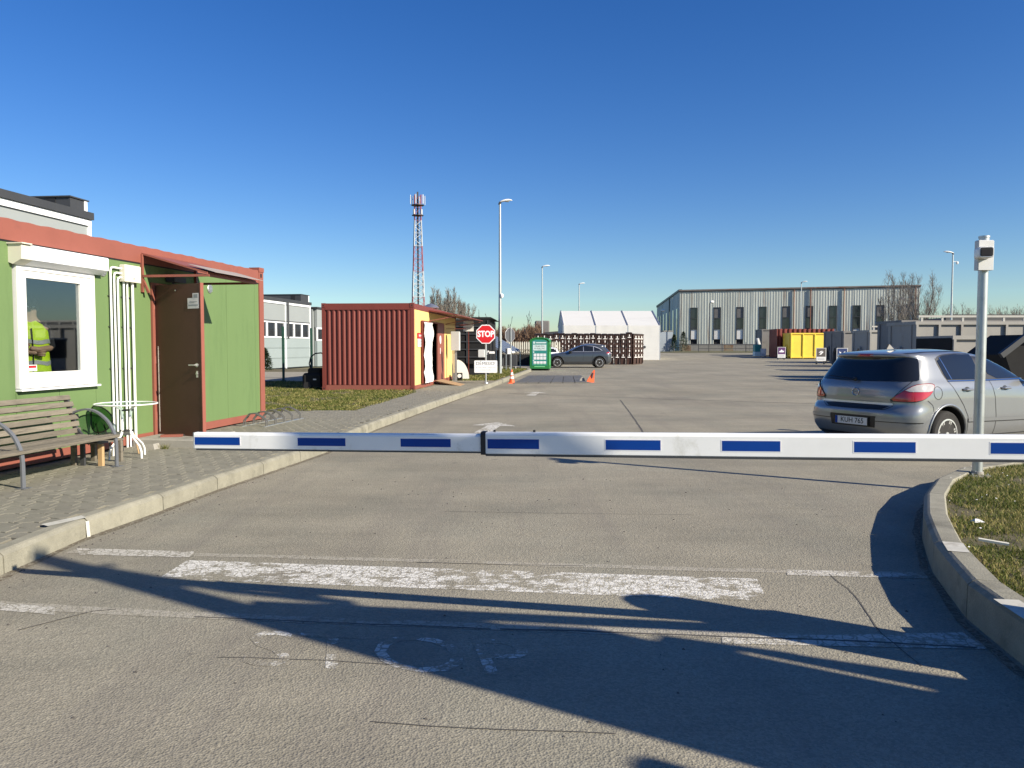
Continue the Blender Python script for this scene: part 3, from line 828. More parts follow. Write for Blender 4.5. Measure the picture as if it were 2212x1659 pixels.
# want direction in office frame
d_w = Vector((.78,-.40,0)).normalized(); c_, s_ = math.cos(-RZ), math.sin(-RZ)
d_l = Vector((d_w.x*c_-d_w.y*s_, d_w.x*s_+d_w.y*c_, 0))
ax = d_l; ay = Vector((-ax.y, ax.x, 0))          # ay points away from the viewer
HM = Matrix(((ax.x,ay.x,0,.04),(ax.y,ay.y,0,-3.345),(0,0,1,0),(0,0,0,1)))
mb = MB(HM); mb.box(0,.90,0,.045,.235,2.365); door = mb.build("door", m_brown, office)
mb = MB(HM); mb.box(.9005,.915,-.004,.05,.235,2.37); mb.box(0,.9,.046,.052,.24,.29); mb.build("door_edge", m_red, door)
mb = MB(HM); mb.tube([(.82,-.005,1.24),(.82,-.05,1.24),(.72,-.055,1.24)], .010, 8); mb.lathe([(.028,0),(.028,-.01),(.018,-.014)], (.82,-.001,1.24), 14, 'y'); mb.build("door_handle", m_alu, door, smooth=True)
mb = MB(HM); mb.lathe([(.020,0),(.020,-.012),(.012,-.016)], (.82,-.001,1.12), 14, 'y'); mb.box(.803,.837,-.006,-.001,1.07,1.16); mb.build("door_lock", m_alu, door, smooth=True)
for z in (.45,1.25,2.02):
    mb = MB(HM); mb.cyl((-.012,-.012,z),(-.012,-.012,z+.11),.012,n=8); mb.build("hinge", m_red, door)
mb = MB(HM); mb.box(.03,.045,-.0035,-.0005,.28,1.5); 
m_lit_gap = M_("lit_gap_white", (.7,.68,.64), .5, var=.1, dirt=(.16,.05,.04), dscale=9, damt=.5)
mb.build("lit_gap_strip", m_lit_gap, door)  # pale strip painted as the light in the gap by the hinges
mb = MB(HM); mb.add([(.66,-.001,2.02),(.88,-.001,2.02),(.88,-.001,2.23),(.76,-.001,2.23),(.76,-.001,2.165),(.66,-.001,2.165)], [(0,1,2,3,4,5)]); 
mb.add([(.66,-.0045,2.02),(.88,-.0045,2.02),(.88,-.0045,2.23),(.76,-.0045,2.23),(.76,-.0045,2.165),(.66,-.0045,2.165)], [(0,1,2,3,4,5)]); nt_ = mb.build("notice", m_sticker, door, normals=False)
mb = MB(HM); mb.box(.675,.865,-.0065,-.005,2.055,2.075); mb.box(.69,.80,-.0065,-.005,2.095,2.103); mb.box(.78,.86,-.0065,-.005,2.165,2.215); mb.box(.70,.85,-.0065,-.005,2.11,2.117); mb.build("notice_print", m_inkgrey, door)
mb = MB(HM); mb.lathe([(.012,0),(.012,-.008),(.006,-.011)], (.42,-.001,2.28), 10, 'y'); mb.build("peephole", m_alu, door)
# canopy over the door
y0, y1 = -3.60, -2.25
def cz(x): return 2.80 - .30*x/1.0
can = MB(); can.loft([[(0,y0,2.80),(1.0,y0-.03,2.515),(1.0,y0-.03,2.49),(0,y0,2.775)],[(0,y1,2.80),(1.0,y1+.03,2.515),(1.0,y1+.03,2.49),(0,y1,2.775)]])
cn = can.build("canopy", m_red, office)
mb = MB(); mb.box(.02,1.02,y0-.02,y0+.015,2.455,2.488); mb.box(.0,.035,y0-.02,y0+.015,2.25,2.775); mb.tube([(.02,y0,2.44),(.10,y0+.02,2.24)],.012,4,sq=(.03,.03)); mb.build("canopy_arm", m_red, cn)
mb = MB(); mb.box(.02,1.02,y1-.015,y1+.02,2.455,2.488); mb.box(.0,.035,y1-.015,y1+.02,2.42,2.775); mb.build("canopy_arm", m_red, cn)
mb = MB(); mb.box(.985,1.02,y0+.016,y1-.016,2.456,2.487); mb.build("canopy_rail", m_red, cn)
mb = MB(); mb.loft([[(.7,y0,2.609),(1.12,y0-.03,2.487),(1.12,y0-.03,2.483),(.7,y0,2.605)],[(.7,y1,2.609),(1.12,y1+.03,2.487),(1.12,y1+.03,2.483),(.7,y1,2.605)]]); 
mbx = mb
for p in range(len(mbx.v)): mbx.v[p] = (mbx.v[p][0], mbx.v[p][1], mbx.v[p][2]+.026)
mb.build("clear_roof_sheet", M_("cloudy_roof_sheet", (.34,.30,.27), .7, var=.1, spec=.15), cn)
mb = MB(); mb.box(.02,.16,-3.05,-2.75,2.44,2.52); mb.tube([(.08,-3.0,2.45),(.12,-2.95,2.38),(.06,-2.8,2.40)],.015,6); mb.build("door_lamp", m_darkgrey, office)
# concrete step and loose things on it
st = MB(Matrix.Translation((wallx(10.75)+.55,10.80,0)) @ Matrix.Rotation(RZ,4,'Z')); st.bbox(-.48,.42,-.50,.62,.139,.245,.012)
tag(st.build("doorstep", m_conc, None), "low concrete step in front of the open brown door", "step")
mb = MB(Matrix.Translation((-4.55,10.75,.247)) @ Matrix.Rotation(.5,4,'Z')); mb.tube([(-.15,0,.008),(0,.02,.015),(.15,-.03,.01),(.28,-.07,.04),(.33,-.16,.005)], .007, 6); 
tag(mb.build("rope", m_black, None), "short black strap lying on the doorstep under the brown door", "strap")
mb = MB(Matrix.Translation((-4.72,10.62,.247)) @ Matrix.Rotation(.25,4,'Z')); mb.box(-.14,.14,-.05,.05,0,.03)
tag(mb.build("brick", m_red, None), "dark red brick lying on the doorstep", "brick")
mb = MB(Matrix.Translation((-4.86,10.15,.139)) @ Matrix.Rotation(-.1,4,'Z')); mb.loft([[(-.12,-.06,0),(.16,-.07,0),(.17,.07,0),(-.10,.06,0)],[(-.06,-.04,.05),(.14,-.06,.075),(.15,.06,.075),(-.04,.05,.05)]])
tag(mb.build("concrete_lump", m_conc, None), "broken lump of pale concrete left of the doorstep", "concrete lump")
v=[];f=[]; rnd=random.Random(3)
for i in range(60):
    a=rnd.uniform(0,6.28); h=rnd.uniform(.03,.09); x,y=-4.62+rnd.gauss(0,.025),10.17+rnd.gauss(0,.025); b=len(v)
    v+=[(x,y,.138),(x+.006,y,.138),(x+math.cos(a)*h*.8,y+math.sin(a)*h*.8,.138+h)]; f.append((b,b+1,b+2))
mb=MB(); mb.add(v,f); tag(mb.build("weed", m_grass, None, normals=False), "tuft of weed growing at the foot of the doorstep", "weed")
# furniture seen through the window
def inbox(nm, lab, cat, x0,x1,y0,y1,z0,z1,m, gap=None):
    mb = MB(); mb.M = Matrix.Translation(OC) @ Matrix.Rotation(RZ,4,'Z'); mb.bbox(x0,x1,y0,y1,z0,z1,.01)
    return tag(mb.build(nm, m, None), lab, cat)
inbox("desk", "white desk inside the office behind the window glass", "desk", -1.9,-1.2,-5.0,-3.7,1.02,1.06,m_cabinet)
sh = thing("shelf_unit", "white shelf unit with folders seen through the office window", "shelf", OC, RZ)
for z in (1.28,1.62): 
    mb = MB(); mb.box(-2.40,-2.05,-4.9,-3.65,z,z+.03); mb.build("shelf_board", m_cabinet, sh)
for k,yy in enumerate((-4.8,-4.45,-4.2,-3.95)):
    mb = MB(); mb.box(-2.38,-2.10,yy,yy+.2,1.31,1.31+(.24,.20,.27,.22)[k]); mb.build("folder", (m_cabinet,m_offwhite,m_white,m_interior)[k], sh)
for yy in (-4.92,-3.64):
    mb = MB(); mb.box(-2.42,-2.05,yy,yy+.02,.34,1.66); mb.build("side_panel", m_interior, sh)

# the worker inside, arms folded, yellow vest (head above the reflection line)
def person():
    base = (-5.95, 9.52, .34)
    root = thing("person", "person in a yellow vest with folded arms behind the office window", "person", base, R(38))
    # skeleton in local coords, facing +y... face direction = local -y
    V = [(0,0,.92),(0,0,1.08),(0,0,1.25),(0,.01,1.40),(0,.0,1.50),(0,-.01,1.60),(0,-.015,1.68),
         (.10,0,.86),(.11,-.01,.50),(.11,.02,.10),(.12,-.09,.03), (-.10,0,.86),(-.11,-.01,.50),(-.11,.02,.10),(-.12,-.09,.03),
         (.17,0,1.38),(.23,.0,1.14),(.06,-.20,1.12),(-.04,-.21,1.14), (-.17,0,1.38),(-.23,.0,1.14),(-.06,-.17,1.09),(.05,-.20,1.08)]
    Ed = [(0,1),(1,2),(2,3),(3,4),(4,5),(5,6),(0,7),(7,8),(8,9),(9,10),(0,11),(11,12),(12,13),(13,14),(3,15),(15,16),(16,17),(17,18),(3,19),(19,20),(20,21),(21,22)]
    Rr = [.15,.14,.155,.14,.058,.085,.08, .095,.065,.048,.04,.095,.065,.048,.04,.065,.048,.036,.030,.065,.048,.036,.030]
    me = bpy.data.meshes.new("body"); me.from_pydata(V, Ed, []); o = bpy.data.objects.new("body", me); col.objects.link(o)
    sk = o.modifiers.new("s", 'SKIN'); 
    for i, r_ in enumerate(Rr):
        me.skin_vertices[0].data[i].radius = (r_, r_*(.72 if i < 4 else .95))
    me.skin_vertices[0].data[0].use_root = True
    ss = o.modifiers.new("b", 'SUBSURF'); ss.levels = 2; ss.render_levels = 2
    dg = bpy.context.evaluated_depsgraph_get(); m2 = bpy.data.meshes.new_from_object(o.evaluated_get(dg))
    o.modifiers.clear(); o.data = m2; m2.materials.clear(); m2.materials.append(m_skin); m2.materials.append(m_cloth)
    for p in m2.polygons:
        c = p.center; p.material_index = 0 if (c.z > 1.47 or c.y < -.06 and c.z > 1.0) else 1
    setsharp(m2, 180); o.parent = root
    # vest: shell round the torso
    def ring(z, rx, ry, n=24):
        return [(rx*math.cos(2*math.pi*k/n), ry*math.sin(2*math.pi*k/n)*(1 if math.sin(2*math.pi*k/n) > 0 else 1.05) , z + .01*math.sin(k*1.3+z*9)) for k in range(n)]
    mb = MB(); mb.loft([ring(.84,.215,.155), ring(.95,.205,.15), ring(1.10,.195,.145), ring(1.25,.205,.145), ring(1.36,.20,.13), ring(1.43,.15,.10), ring(1.465,.09,.075)], caps=False)
    vest = mb.build("vest", m_vest, root, smooth=180)
    for z in (.93, 1.19):
        mb = MB(); mb.loft([ring(z,.211,.157), ring(z+.05,.210,.154)], caps=False); mb.build("reflective_band", m_silvertape, vest, smooth=180)
    mb = MB(); mb.tube([(0,-.168,.85),(.008,-.164,1.05),(0,-.162,1.25),(-.005,-.148,1.38)], .008, 6); mb.build("zip", m_cloth, vest)
    for sx in (1,-1):
        for k in range(4):
            x0 = sx*(.05-.012*k) if False else -sx*.045; z0 = (1.14 if sx > 0 else 1.08) - .02*k + .03
            mb = MB(); mb.tube([(x0,-.205,z0),(x0-sx*.04,-.225,z0-.002),(x0-sx*.075,-.222,z0-.006),(x0-sx*(.095-.006*k),-.205,z0-.01)], [.010,.0095,.009,.007], 8); mb.build("finger", m_skin, root, smooth=180)
        mb = MB(); mb.tube([(-sx*.03,-.20,(1.17 if sx > 0 else 1.11)),(-sx*.055,-.215,(1.195 if sx > 0 else 1.135)),(-sx*.08,-.205,(1.20 if sx>0 else 1.14))],[.012,.011,.008],8); mb.build("thumb", m_skin, root, smooth=180)
    mb = MB(); mb.lathe([(.0,1.59),(.086,1.60),(.098,1.65),(.094,1.70),(.07,1.75),(.03,1.775),(0,1.778)], (0,.012,0), 18); mb.build("hair", m_cloth, root, smooth=180)
    for sx in (1,-1):
        mb = MB(); mb.lathe([(0,-.006),(.012,-.004),(.013,.0),(0,.006)], (sx*.032,-.088,1.645), 10, 'y'); mb.build("eye", m_sticker, root, smooth=180)
    mb = MB(); mb.add([(-.014,-.09,1.595),(.014,-.09,1.595),(0,-.115,1.602),(0,-.088,1.645)], [(0,1,2),(0,2,3),(1,3,2)]); mb.build("nose", m_skin, root)
person()

# ------------------------------------------------------------------ bench and garden furniture by the wall
def bench():
    b = thing("bench", "weathered grey slatted bench with curved steel armrests under the office window", "bench", (-4.48, 8.66, .14), RZ)
    prof = [(-.485,.37,85),(-.498,.445,80),(-.515,.52,76),(-.54,.59,72),(-.57,.665,70),(-.605,.74,68)]
    y0, y1 = -2.1, .05
    for i, (x, z, a) in enumerate(prof):
        mb = MB(Matrix.Translation((x, 0, z+.035)) @ Matrix.Rotation(R(-(90-a)), 4, 'Y')); e = random.uniform(-.012,.012)
        mb.M = Matrix.Translation((x,0,z+.035)) @ Matrix.Rotation(R(a-90),4,'Y')
        mb.bbox(-.014,.014,y0,y1+e,-.028,.028,.004); mb.build("back_slat", m_wood, b)
    for i, (x, z, a) in enumerate(((-.40,.345,6),(-.30,.338,3),(-.20,.340,-2),(-.10,.350,-6),(-.02,.352,10))):
        mb = MB(Matrix.Translation((x,0,z)) @ Matrix.Rotation(R(a),4,'Y')); mb.bbox(-.044,.044,y0,y1-.02+random.uniform(-.02,.02),-.014,.014,.004); mb.build("seat_slat", m_wood, b)
    arm = [(-.53,.60),(-.47,.625),(-.355,.645),(-.23,.615),(-.11,.525),(-.046,.43),(-.007,.32),(.0,.18),(0,0)]
    sm = []
    for i in range(len(arm)-1):
        p0 = arm[max(i-1,0)]; p1 = arm[i]; p2 = arm[i+1]; p3 = arm[min(i+2,len(arm)-1)]
        for k in range(4):
            t = k/4; sm.append(tuple(.5*((2*p1[j])+(-p0[j]+p2[j])*t+(2*p0[j]-5*p1[j]+4*p2[j]-p3[j])*t*t+(-p0[j]+3*p1[j]-3*p2[j]+p3[j])*t**3) for j in (0,1)))
    sm.append(arm[-1])
    for yy in (0, -1.37):
        mb = MB(); mb.tube([(x, yy, z) for x, z in sm], .02, 4, sq=(.042,.020)); mb.build("armrest", m_benchsteel, b)
        mb = MB(); mb.box(-.05,.05,yy-.05,yy+.05,0,.006); mb.build("foot_plate", m_benchsteel, b)
        mb = MB(); mb.tube([(-.42,yy,0),(-.42,yy,.33),(-.50,yy,.42),(-.535,yy,.56),(-.62,yy,.78)],.02,4,sq=(.05,.03)); mb.box(-.42,0,yy-.02,yy+.02,.30,.325); mb.build("support", m_darkgrey, b)
    for x, z in ((-.45,.5),(-.56,.7)):
        pass
bench()
stl = thing("low_table", "low wooden stool with pale new legs between the bench and the round table", "stool", (-4.80, 9.02, .14), RZ)
for k in range(3):
    mb = MB(); mb.bbox(-.20+.135*k,-.075+.135*k,-.38,.08,.255,.275,.004); mb.build("board", m_wood, stl)
for x, y in ((.17,-.30),(-.17,-.30),(.17,.03),(-.17,.03)):
    mb = MB(); mb.bbox(x-.03,x+.03,y-.02,y+.02,0,.25,.004); mb.build("leg", m_wood_new if y < 0 and x > 0 else m_wood, stl)
ch = thing("garden_chair", "dark green mesh garden chair with an oval back by the conduits", "chair", (-5.02, 9.62, .14), R(-35))
mesh_m = glass_mat("green_mesh", (.10,.22,.10), .02)
mb = MB(); n = 28
rim = [(.26*math.cos(2*math.pi*k/n), -.16+.03*math.cos(4*math.pi*k/n), .46+.165*math.sin(2*math.pi*k/n)) for k in range(n+1)]
mb.add([(0,-.15,.46)]+rim[:-1], [(0,1+k,1+(k+1)%n) for k in range(n)]); mb.build("mesh_back", mesh_m, ch, normals=False)
mb = MB(); mb.tube(rim, .008, 6, caps=False); mb.build("back_rim", m_black, ch)
mb = MB(); mb.lathe([(0,.25),(.20,.25),(.205,.258),(.20,.265),(0,.265)], (0,.05,0), 22); mb.build("seat", m_darkgrey, ch)
for x, y in ((.15,-.12),(-.15,-.12),(.15,.20),(-.15,.20)):
    mb = MB(); mb.tube([(x,y,.26),(x*1.1,y*1.05,.15),(x*1.25,y*1.15,0)], .009, 6); mb.build("leg", m_wood_new if x > 0 and y > 0 else m_darkgrey, ch)
for x in (-.10,.10):
    mb = MB(); mb.tube([(x,-.12,.26),(x,-.155,.40)], .008, 6); mb.build("back_stay", m_black, ch)
tb = thing("round_table", "round glass garden table on white bent tube legs beside the conduits", "table", (-4.72, 9.38, .14), R(20))
mb = MB(); mb.lathe([(0,.655),(.345,.655),(.345,.662),(0,.662)], n=40); mb.build("glass_top", m_tableglass, tb)
mb = MB(); mb.tube([(.35*math.cos(2*math.pi*k/36), .35*math.sin(2*math.pi*k/36), .658) for k in range(37)], .009, 8, caps=False); mb.build("rim", m_white, tb, smooth=True)
mb = MB(); mb.tube([(.07*math.cos(2*math.pi*k/16), .07*math.sin(2*math.pi*k/16), .58) for k in range(17)], .008, 6, caps=False); mb.tube([(.07*math.cos(2*math.pi*k/16), .07*math.sin(2*math.pi*k/16), .33) for k in range(17)], .008, 6, caps=False); mb.build("clamp_ring", m_black, tb)
for k in range(4):
    a = math.pi/4 + k*math.pi/2; c_, s_ = math.cos(a), math.sin(a)
    mb = MB(); mb.tube([(r_*c_, r_*s_, z) for r_, z in ((.20,.648),(.14,.632),(.075,.59),(.062,.50),(.062,.34),(.085,.27),(.16,.20),(.215,.15),(.245,.09),(.25,0))], .0125, 8); mb.build("leg", m_white, tb, smooth=True)
# bicycle rack
m_hoop = M_("dull_zinc", (.15,.15,.145), .5, metal=.4)
rk = thing("bicycle_rack", "low galvanised bicycle rack with five double hoops at the cabin corner", "bicycle rack", (-4.16, 12.95, .14), RZ)
for k in range(5):
    for d in (0,.055):
        y = k*.34+d; mb = MB(); mb.tube([(.0,y,0),(.0,y,.10),(-.06,y,.155),(-.20,y,.225),(-.30,y,.215),(-.40,y,.10),(-.41,y,0)], .0115, 6); mb.build("hoop", m_hoop, rk, smooth=True)
for x in (0,-.41):
    mb = MB(); mb.box(x-.02,x+.02,-.08,1.5,.0,.012); mb.build("ground_rail", m_galv, rk)

# ------------------------------------------------------------------ boom barrier
def onray(u, A, B):
    "point of line A-B (plan) on the sight line u"
    k = (u-CX0)/F/math.cos(_ph)
    # x = k*(y)+..., solve A.x+t*dx = k*(A.y+t*dy)
    dx, dy = B[0]-A[0], B[1]-A[1]; t = (k*A[1]-A[0])/(dx-k*dy); return t
BA = Vector((-1.705, 4.14, .987)); BJ = Vector((-.134, 3.80, 1.022)); BR = Vector((2.20, 3.295, 1.066))
bar = thing("boom_barrier", "white boom barrier with blue reflector strips closed right across the entrance", "barrier", (3.25, 3.02, .185), 0)
bd = (BR-BJ); bd.normalize(); bz = Vector((0,0,1)); by = bz.cross(bd).normalized(); bu = bd.cross(by).normalized()
def bm_(P): return Matrix(((bd.x,by.x,bu.x,P.x),(bd.y,by.y,bu.y,P.y),(bd.z,by.z,bu.z,P.z),(0,0,0,1)))
Binv = Matrix.Translation((-3.25,-3.02,-.185))
def boom_prof(h, t, c=.014):
    return [(-t/2,-h/2+.004),(-t/2,h/2-c),(-t/2+c*.35,h/2-c*.35),(-t/2+c,h/2),(t/2-c,h/2),(t/2,h/2-c),(t/2,-h/2+.004),(t/2-.004,-h/2),(-t/2+.004,-h/2)]
def boomseg(name, P, x0, x1, h, t, mat_, c=.014):
    mb = MB(Binv @ bm_(P)); mb.prism_x(boom_prof(h, t, c), x0, x1); return mb.build(name, mat_, bar)
Ld = (BR-BJ).length; La = -(BA-BJ).length
inner = boomseg("boom_tip", BJ, La, .0, .088, .045, m_boomwhite)
outer = boomseg("boom", BJ, .005, Ld+1.15, .107, .060, m_boomwhite)
mb = MB(Binv @ bm_(BJ)); mb.prism_x(boom_prof(.114,.068), -.014, .010); mb.build("collar", m_black, bar)
mb = MB(Binv @ bm_(BJ)); mb.box(La-.006, La, -.0225, .0225, -.045, .044); mb.build("end_cap", m_galv, bar)
mb = MB(Binv @ bm_(BJ)); mb.box(La+.01, 0, -.0235, .0235, -.0505, -.0445); mb.build("rubber_edge", m_darkgrey, inner)
mb = MB(Binv @ bm_(BJ)); mb.box(.01, Ld+1.1, -.031, .031, -.0625, -.054); mb.build("rubber_edge", m_darkgrey, outer)
mb = MB(Binv @ bm_(BJ))
for x in (.05,.25): mb.cyl((x,0,.054),(x,0,.064),.006,n=8); mb.cyl((x,0,-.054),(x,0,-.067),.006,n=8)
mb.build("bolt", m_black, outer)
def bs(u):
    t = onray(u, BA, BR); P = BA + (BR-BA)*t; return (P-BJ).dot(bd)
for u0, u1 in ((424,521),(646,749),(868,976),(1056,1167),(1310.5,1428.5),(1561,1686),(1845,1977),(2138.5,2290)):
    a, b = bs(u0), bs(u1); o_ = a > 0; hh, t, par = ((.0235, .0302, outer) if o_ else (.0205, .0227, inner))
    zc = -.002 if o_ else -.001
    mb = MB(Binv @ bm_(BJ)); mb.box(a-.005, b+.005, -t-.0006, -t+.002, zc-hh-.004, zc+hh+.004); st_ = mb.build("reflector_strip", m_whitetape, par)
    mb = MB(Binv @ bm_(BJ)); mb.box(a, b, -t-.0012, -t+.001, zc-hh, zc+hh); mb.build("reflector_strip", m_reflblue, par)
# housing
mb = MB(); mb.bbox(-.17,.17,-.17,.17,0,1.02,.03); mb.build("housing", m_orange if False else m_greyplastic, bar)
mb = MB(); mb.lathe([(0,1.02),(.175,1.02),(.175,1.16),(.165,1.25),(.135,1.32),(.08,1.37),(0,1.385)], n=24); mb.build("housing_cap", m_darkgrey, bar, smooth=True)
mb = MB(Matrix.Translation((0,0,.0))); mb.box(-.25,.25,-.25,.25,-.02,.03); mb.build("base_plate", m_conc, bar)

# ------------------------------------------------------------------ camera mast on the island
cp = thing("camera_pole", "galvanised round pole carrying a boxed surveillance camera on the island", "camera pole", (4.74, 7.78, .18), 0)
mb = MB(); mb.cyl((0,0,0),(.0,0,2.10),.048,.046,n=24); mb.build("pole", m_galv, cp, smooth=True)
mb = MB(); mb.lathe([(.0,-.02),(.135,-.02),(.135,.012),(.06,.016),(.055,.05),(0,.05)], n=24); mb.build("base_flange", m_conc, cp)
for k in range(4):
    a = k*math.pi/2+.6; mb = MB(); mb.cyl((.1*math.cos(a),.1*math.sin(a),.012),(.1*math.cos(a),.1*math.sin(a),.035),.01,n=6); mb.build("anchor_bolt", m_galv, cp)
mb = MB(); mb.cyl((.0,0,2.06),(.0,0,2.42),.047,n=20); mb.lathe([(.0,2.405),(.052,2.405),(.052,2.425),(0,2.43)],(.0,0,0),n=20); mb.build("pole_head", m_galv, cp, smooth=True)
mb = MB(); mb.bbox(-.125,.035,-.115,-.045,2.075,2.37,.008); mb.build("mounting_box", m_greyplastic, cp)
CMz = Matrix.Translation((-.115,-.20,2.235)) @ Matrix.Rotation(R(-16),4,'Z')
mb = MB(CMz); 
def rr(w, h, y, r_=.028, n=5):
    pts = []
    for cx_, cy_, a0 in ((w-r_,h-r_,0),(-w+r_,h-r_,90),(-w+r_,-h+r_,180),(w-r_,-h+r_,270)):
        for k in range(n): a = R(a0+90*k/(n-1)); pts.append((cx_+r_*math.cos(a), y, cy_+r_*math.sin(a)))
    return pts
mb.loft([rr(.060,.048,.115,.02), rr(.064,.051,.10,.02), rr(.066,.053,-.06,.02), rr(.062,.049,-.07,.02)]); cb = mb.build("camera_body", m_white, cp, smooth=True)
mb = MB(CMz); mb.loft([rr(.056,.043,-.0705,.015), rr(.053,.040,-.073,.015)]); mb.build("camera_window", m_black, cb)
mb = MB(CMz); mb.box(-.045,.03,-.0745,-.0735,-.03,.02); mb.build("lens_panel", m_dark, cb)
mb = MB(); mb.lathe([(.055,-.115),(.06,-.12),(.05,-.135),(.03,-.15)], (-.06,0,2.235), 20, 'y'); mb.build("camera_bracket", m_greyplastic, cp, smooth=True)

# ------------------------------------------------------------------ red and cream container cabin
RZ2 = -math.atan(.08)
rc = thing("container_cabin", "corrugated dark red container cabin with a cream yellow side and an open door", "container", (-3.06, 24.0, .12), RZ2)
H2, L2, W2 = 2.71, 8.5, 2.93
def corr(x0, x1, z0, z1, pitch=.155, dep=.035, y=0.0):
    "corrugated sheet in the xz plane, normal -y"
    n = int(round((x1-x0)/pitch)); p = (x1-x0)/n; pts = []
    for i in range(n):
        a = x0+i*p; pts += [(a+.00*p, y+dep), (a+.32*p, y+dep), (a+.52*p, y), (a+.80*p, y)]
    pts.append((x1, y+dep)); v = []; f = []
    for x, yy in pts: v += [(x,yy,z0),(x,yy,z1)]
    for i in range(len(pts)-1): f.append((2*i,2*i+2,2*i+3,2*i+1))
    return v, f
mb = MB(); mb.add(*corr(-W2+.11, -.11, .17, H2-.19)); mb.build("corrugated_wall", m_redcorr, rc, normals=False)
mb = MB(); mb.box(-W2, -W2+.11, 0, .12, 0, H2); mb.box(-W2-.006, -W2+.12, -.012, .12, H2-.11, H2+.02); mb.box(-W2-.006,-W2+.12,-.012,.12,-.0,.11); mb.build("corner_post", m_redcorr, rc)
mb = MB(); mb.box(-.11, 0, 0, .12, 0, H2); mb.box(-.12,.008,-.012,.12,H2-.11,H2+.02); mb.box(-.12,.008,-.012,.12,0,.11); mb.build("corner_post", m_redcorr, rc)
for x in (-W2+.055, -.055):
    for z in (.045, H2-.06):
        mb = MB(); mb.box(x-.02, x+.02, -.014, -.0105, z-.015, z+.025); mb.build("corner_hole", m_black, rc)
mb = MB(); mb.box(-W2+.12, -.12, -.002, .10, H2-.17, H2); mb.box(-W2+.12,-.12,-.012,-.002,H2-.19,H2-.165); mb.build("top_rail", m_redcorr, rc)
mb = MB(); mb.box(-W2+.12, -.12, -.004, .10, .0, .16); mb.build("bottom_rail", m_red, rc)
mb = MB(); mb.box(-W2, -W2+.05, .12, L2, 0, H2); mb.box(-W2+.05, 0, L2-.05, L2, 0, H2); mb.build("rear_walls", m_redcorr, rc)
mb = MB(); mb.box(-W2, -.0, .0, L2, H2-.02, H2+.012); mb.build("roof", m_redcorr, rc)
mb = MB(); mb.box(-.08, .01, .12, L2, H2-.17, H2-.02); mb.build("side_top_rail", m_redcorr, rc)
mb = MB(); mb.box(-.08, .012, .12, L2, .0, .15); mb.build("side_bottom_rail", m_red, rc)
def ypanel(y0, y1, z0=.15, z1=H2-.17):
    mb = MB(); 
    n = max(1, int((y1-y0)/.1)); p = (y1-y0)/n; v=[]; f=[]; pts=[]
    for i in range(n): a=y0+i*p; pts += [(0,a),(0,a+.7*p),(-.006,a+.78*p),(-.006,a+.92*p)]
    pts.append((0,y1))
    for x,y in pts: v += [(x,y,z0),(x,y,z1)]
    for i in range(len(pts)-1): f.append((2*i,2*i+2,2*i+3,2*i+1))
    mb.add(v,f); mb.build("yellow_panel", m_yellow, rc, normals=False)
for a, b in ((.12,1.25),(1.25,2.68)): ypanel(a, b)
for a, b in ((5.62,7.0),(7.0,8.42)): ypanel(a, b)
ypanel(2.68, 5.62, 2.25)
mb = MB(); mb.box(-.05,.015,2.66,2.72,.15,2.25); mb.box(-.05,.015,5.56,5.62,.15,2.25); mb.box(-.05,.015,2.72,5.56,2.20,2.25); mb.box(-.05,.015,8.42,8.5,0,H2); mb.build("door_frame", m_red, rc)
mb = MB(); mb.box(-W2+.06,-.05,.2,L2-.1,.13,.15); mb.build("floor", m_dark, rc)
mb = MB(); mb.box(-2.0,-1.95,2.0,6.5,.15,2.5); mb.build("inner_wall", m_dark, rc)
mb = MB(); mb.box(-.04,.004,4.25,5.55,.15,2.2); dr2 = mb.build("red_door", m_red, rc)
mb = MB(); mb.lathe([(0,0),(.16,0),(.16,.01),(0,.012)], (.005,4.75,1.62), 14, 'x'); mb.box(.005,.01,4.7,4.8,1.10,1.32); mb.build("notice", m_sticker, dr2)
# folded back leaf covered with a wrinkled white sheet
mb = MB(); mb.box(.03,.075,1.05,2.62,.16,2.22); lf = mb.build("open_door_leaf", m_redcorr, rc)
mb = MB(); n = 14; m = 22; v=[]; f=[]; rnd=random.Random(4)
for j in range(m+1):
    for i in range(n+1):
        y = 1.14+1.44*i/n; z = .17+2.0*j/m
        x = .095+.16*abs(noise.noise(Vector((y*2.6+z*.9, z*1.5, 5)))) + .02*noise.noise(Vector((y*6,z*5,1)))
        v.append((x,y + .03*noise.noise(Vector((z*2,i,2))),z))
for j in range(m):
    for i in range(n): f.append((j*(n+1)+i, j*(n+1)+i+1, (j+1)*(n+1)+i+1, (j+1)*(n+1)+i))
mb.add(v,f); mb.build("white_sheet", m_sheetwhite, lf, normals=False, smooth=False)
mb = MB(); mb.box(.014,.022,.50,1.32,1.36,1.62+.0); wsn = mb.build("wall_sign", m_sticker, rc)
mb = MB(); mb.box(.014,.023,.50,1.32,1.63,1.81); mb.build("sign_header", m_signred, wsn)
text("sign_text", "PRIĖMIMAS", .12, m_sticker, wsn, MXp(.0235,.93,1.71), .001, .85)
text("sign_text", "BŪTINA\nREGISTRACIJA", .085, m_inkgrey, wsn, MXp(.0225,.91,1.49), .001, .9)
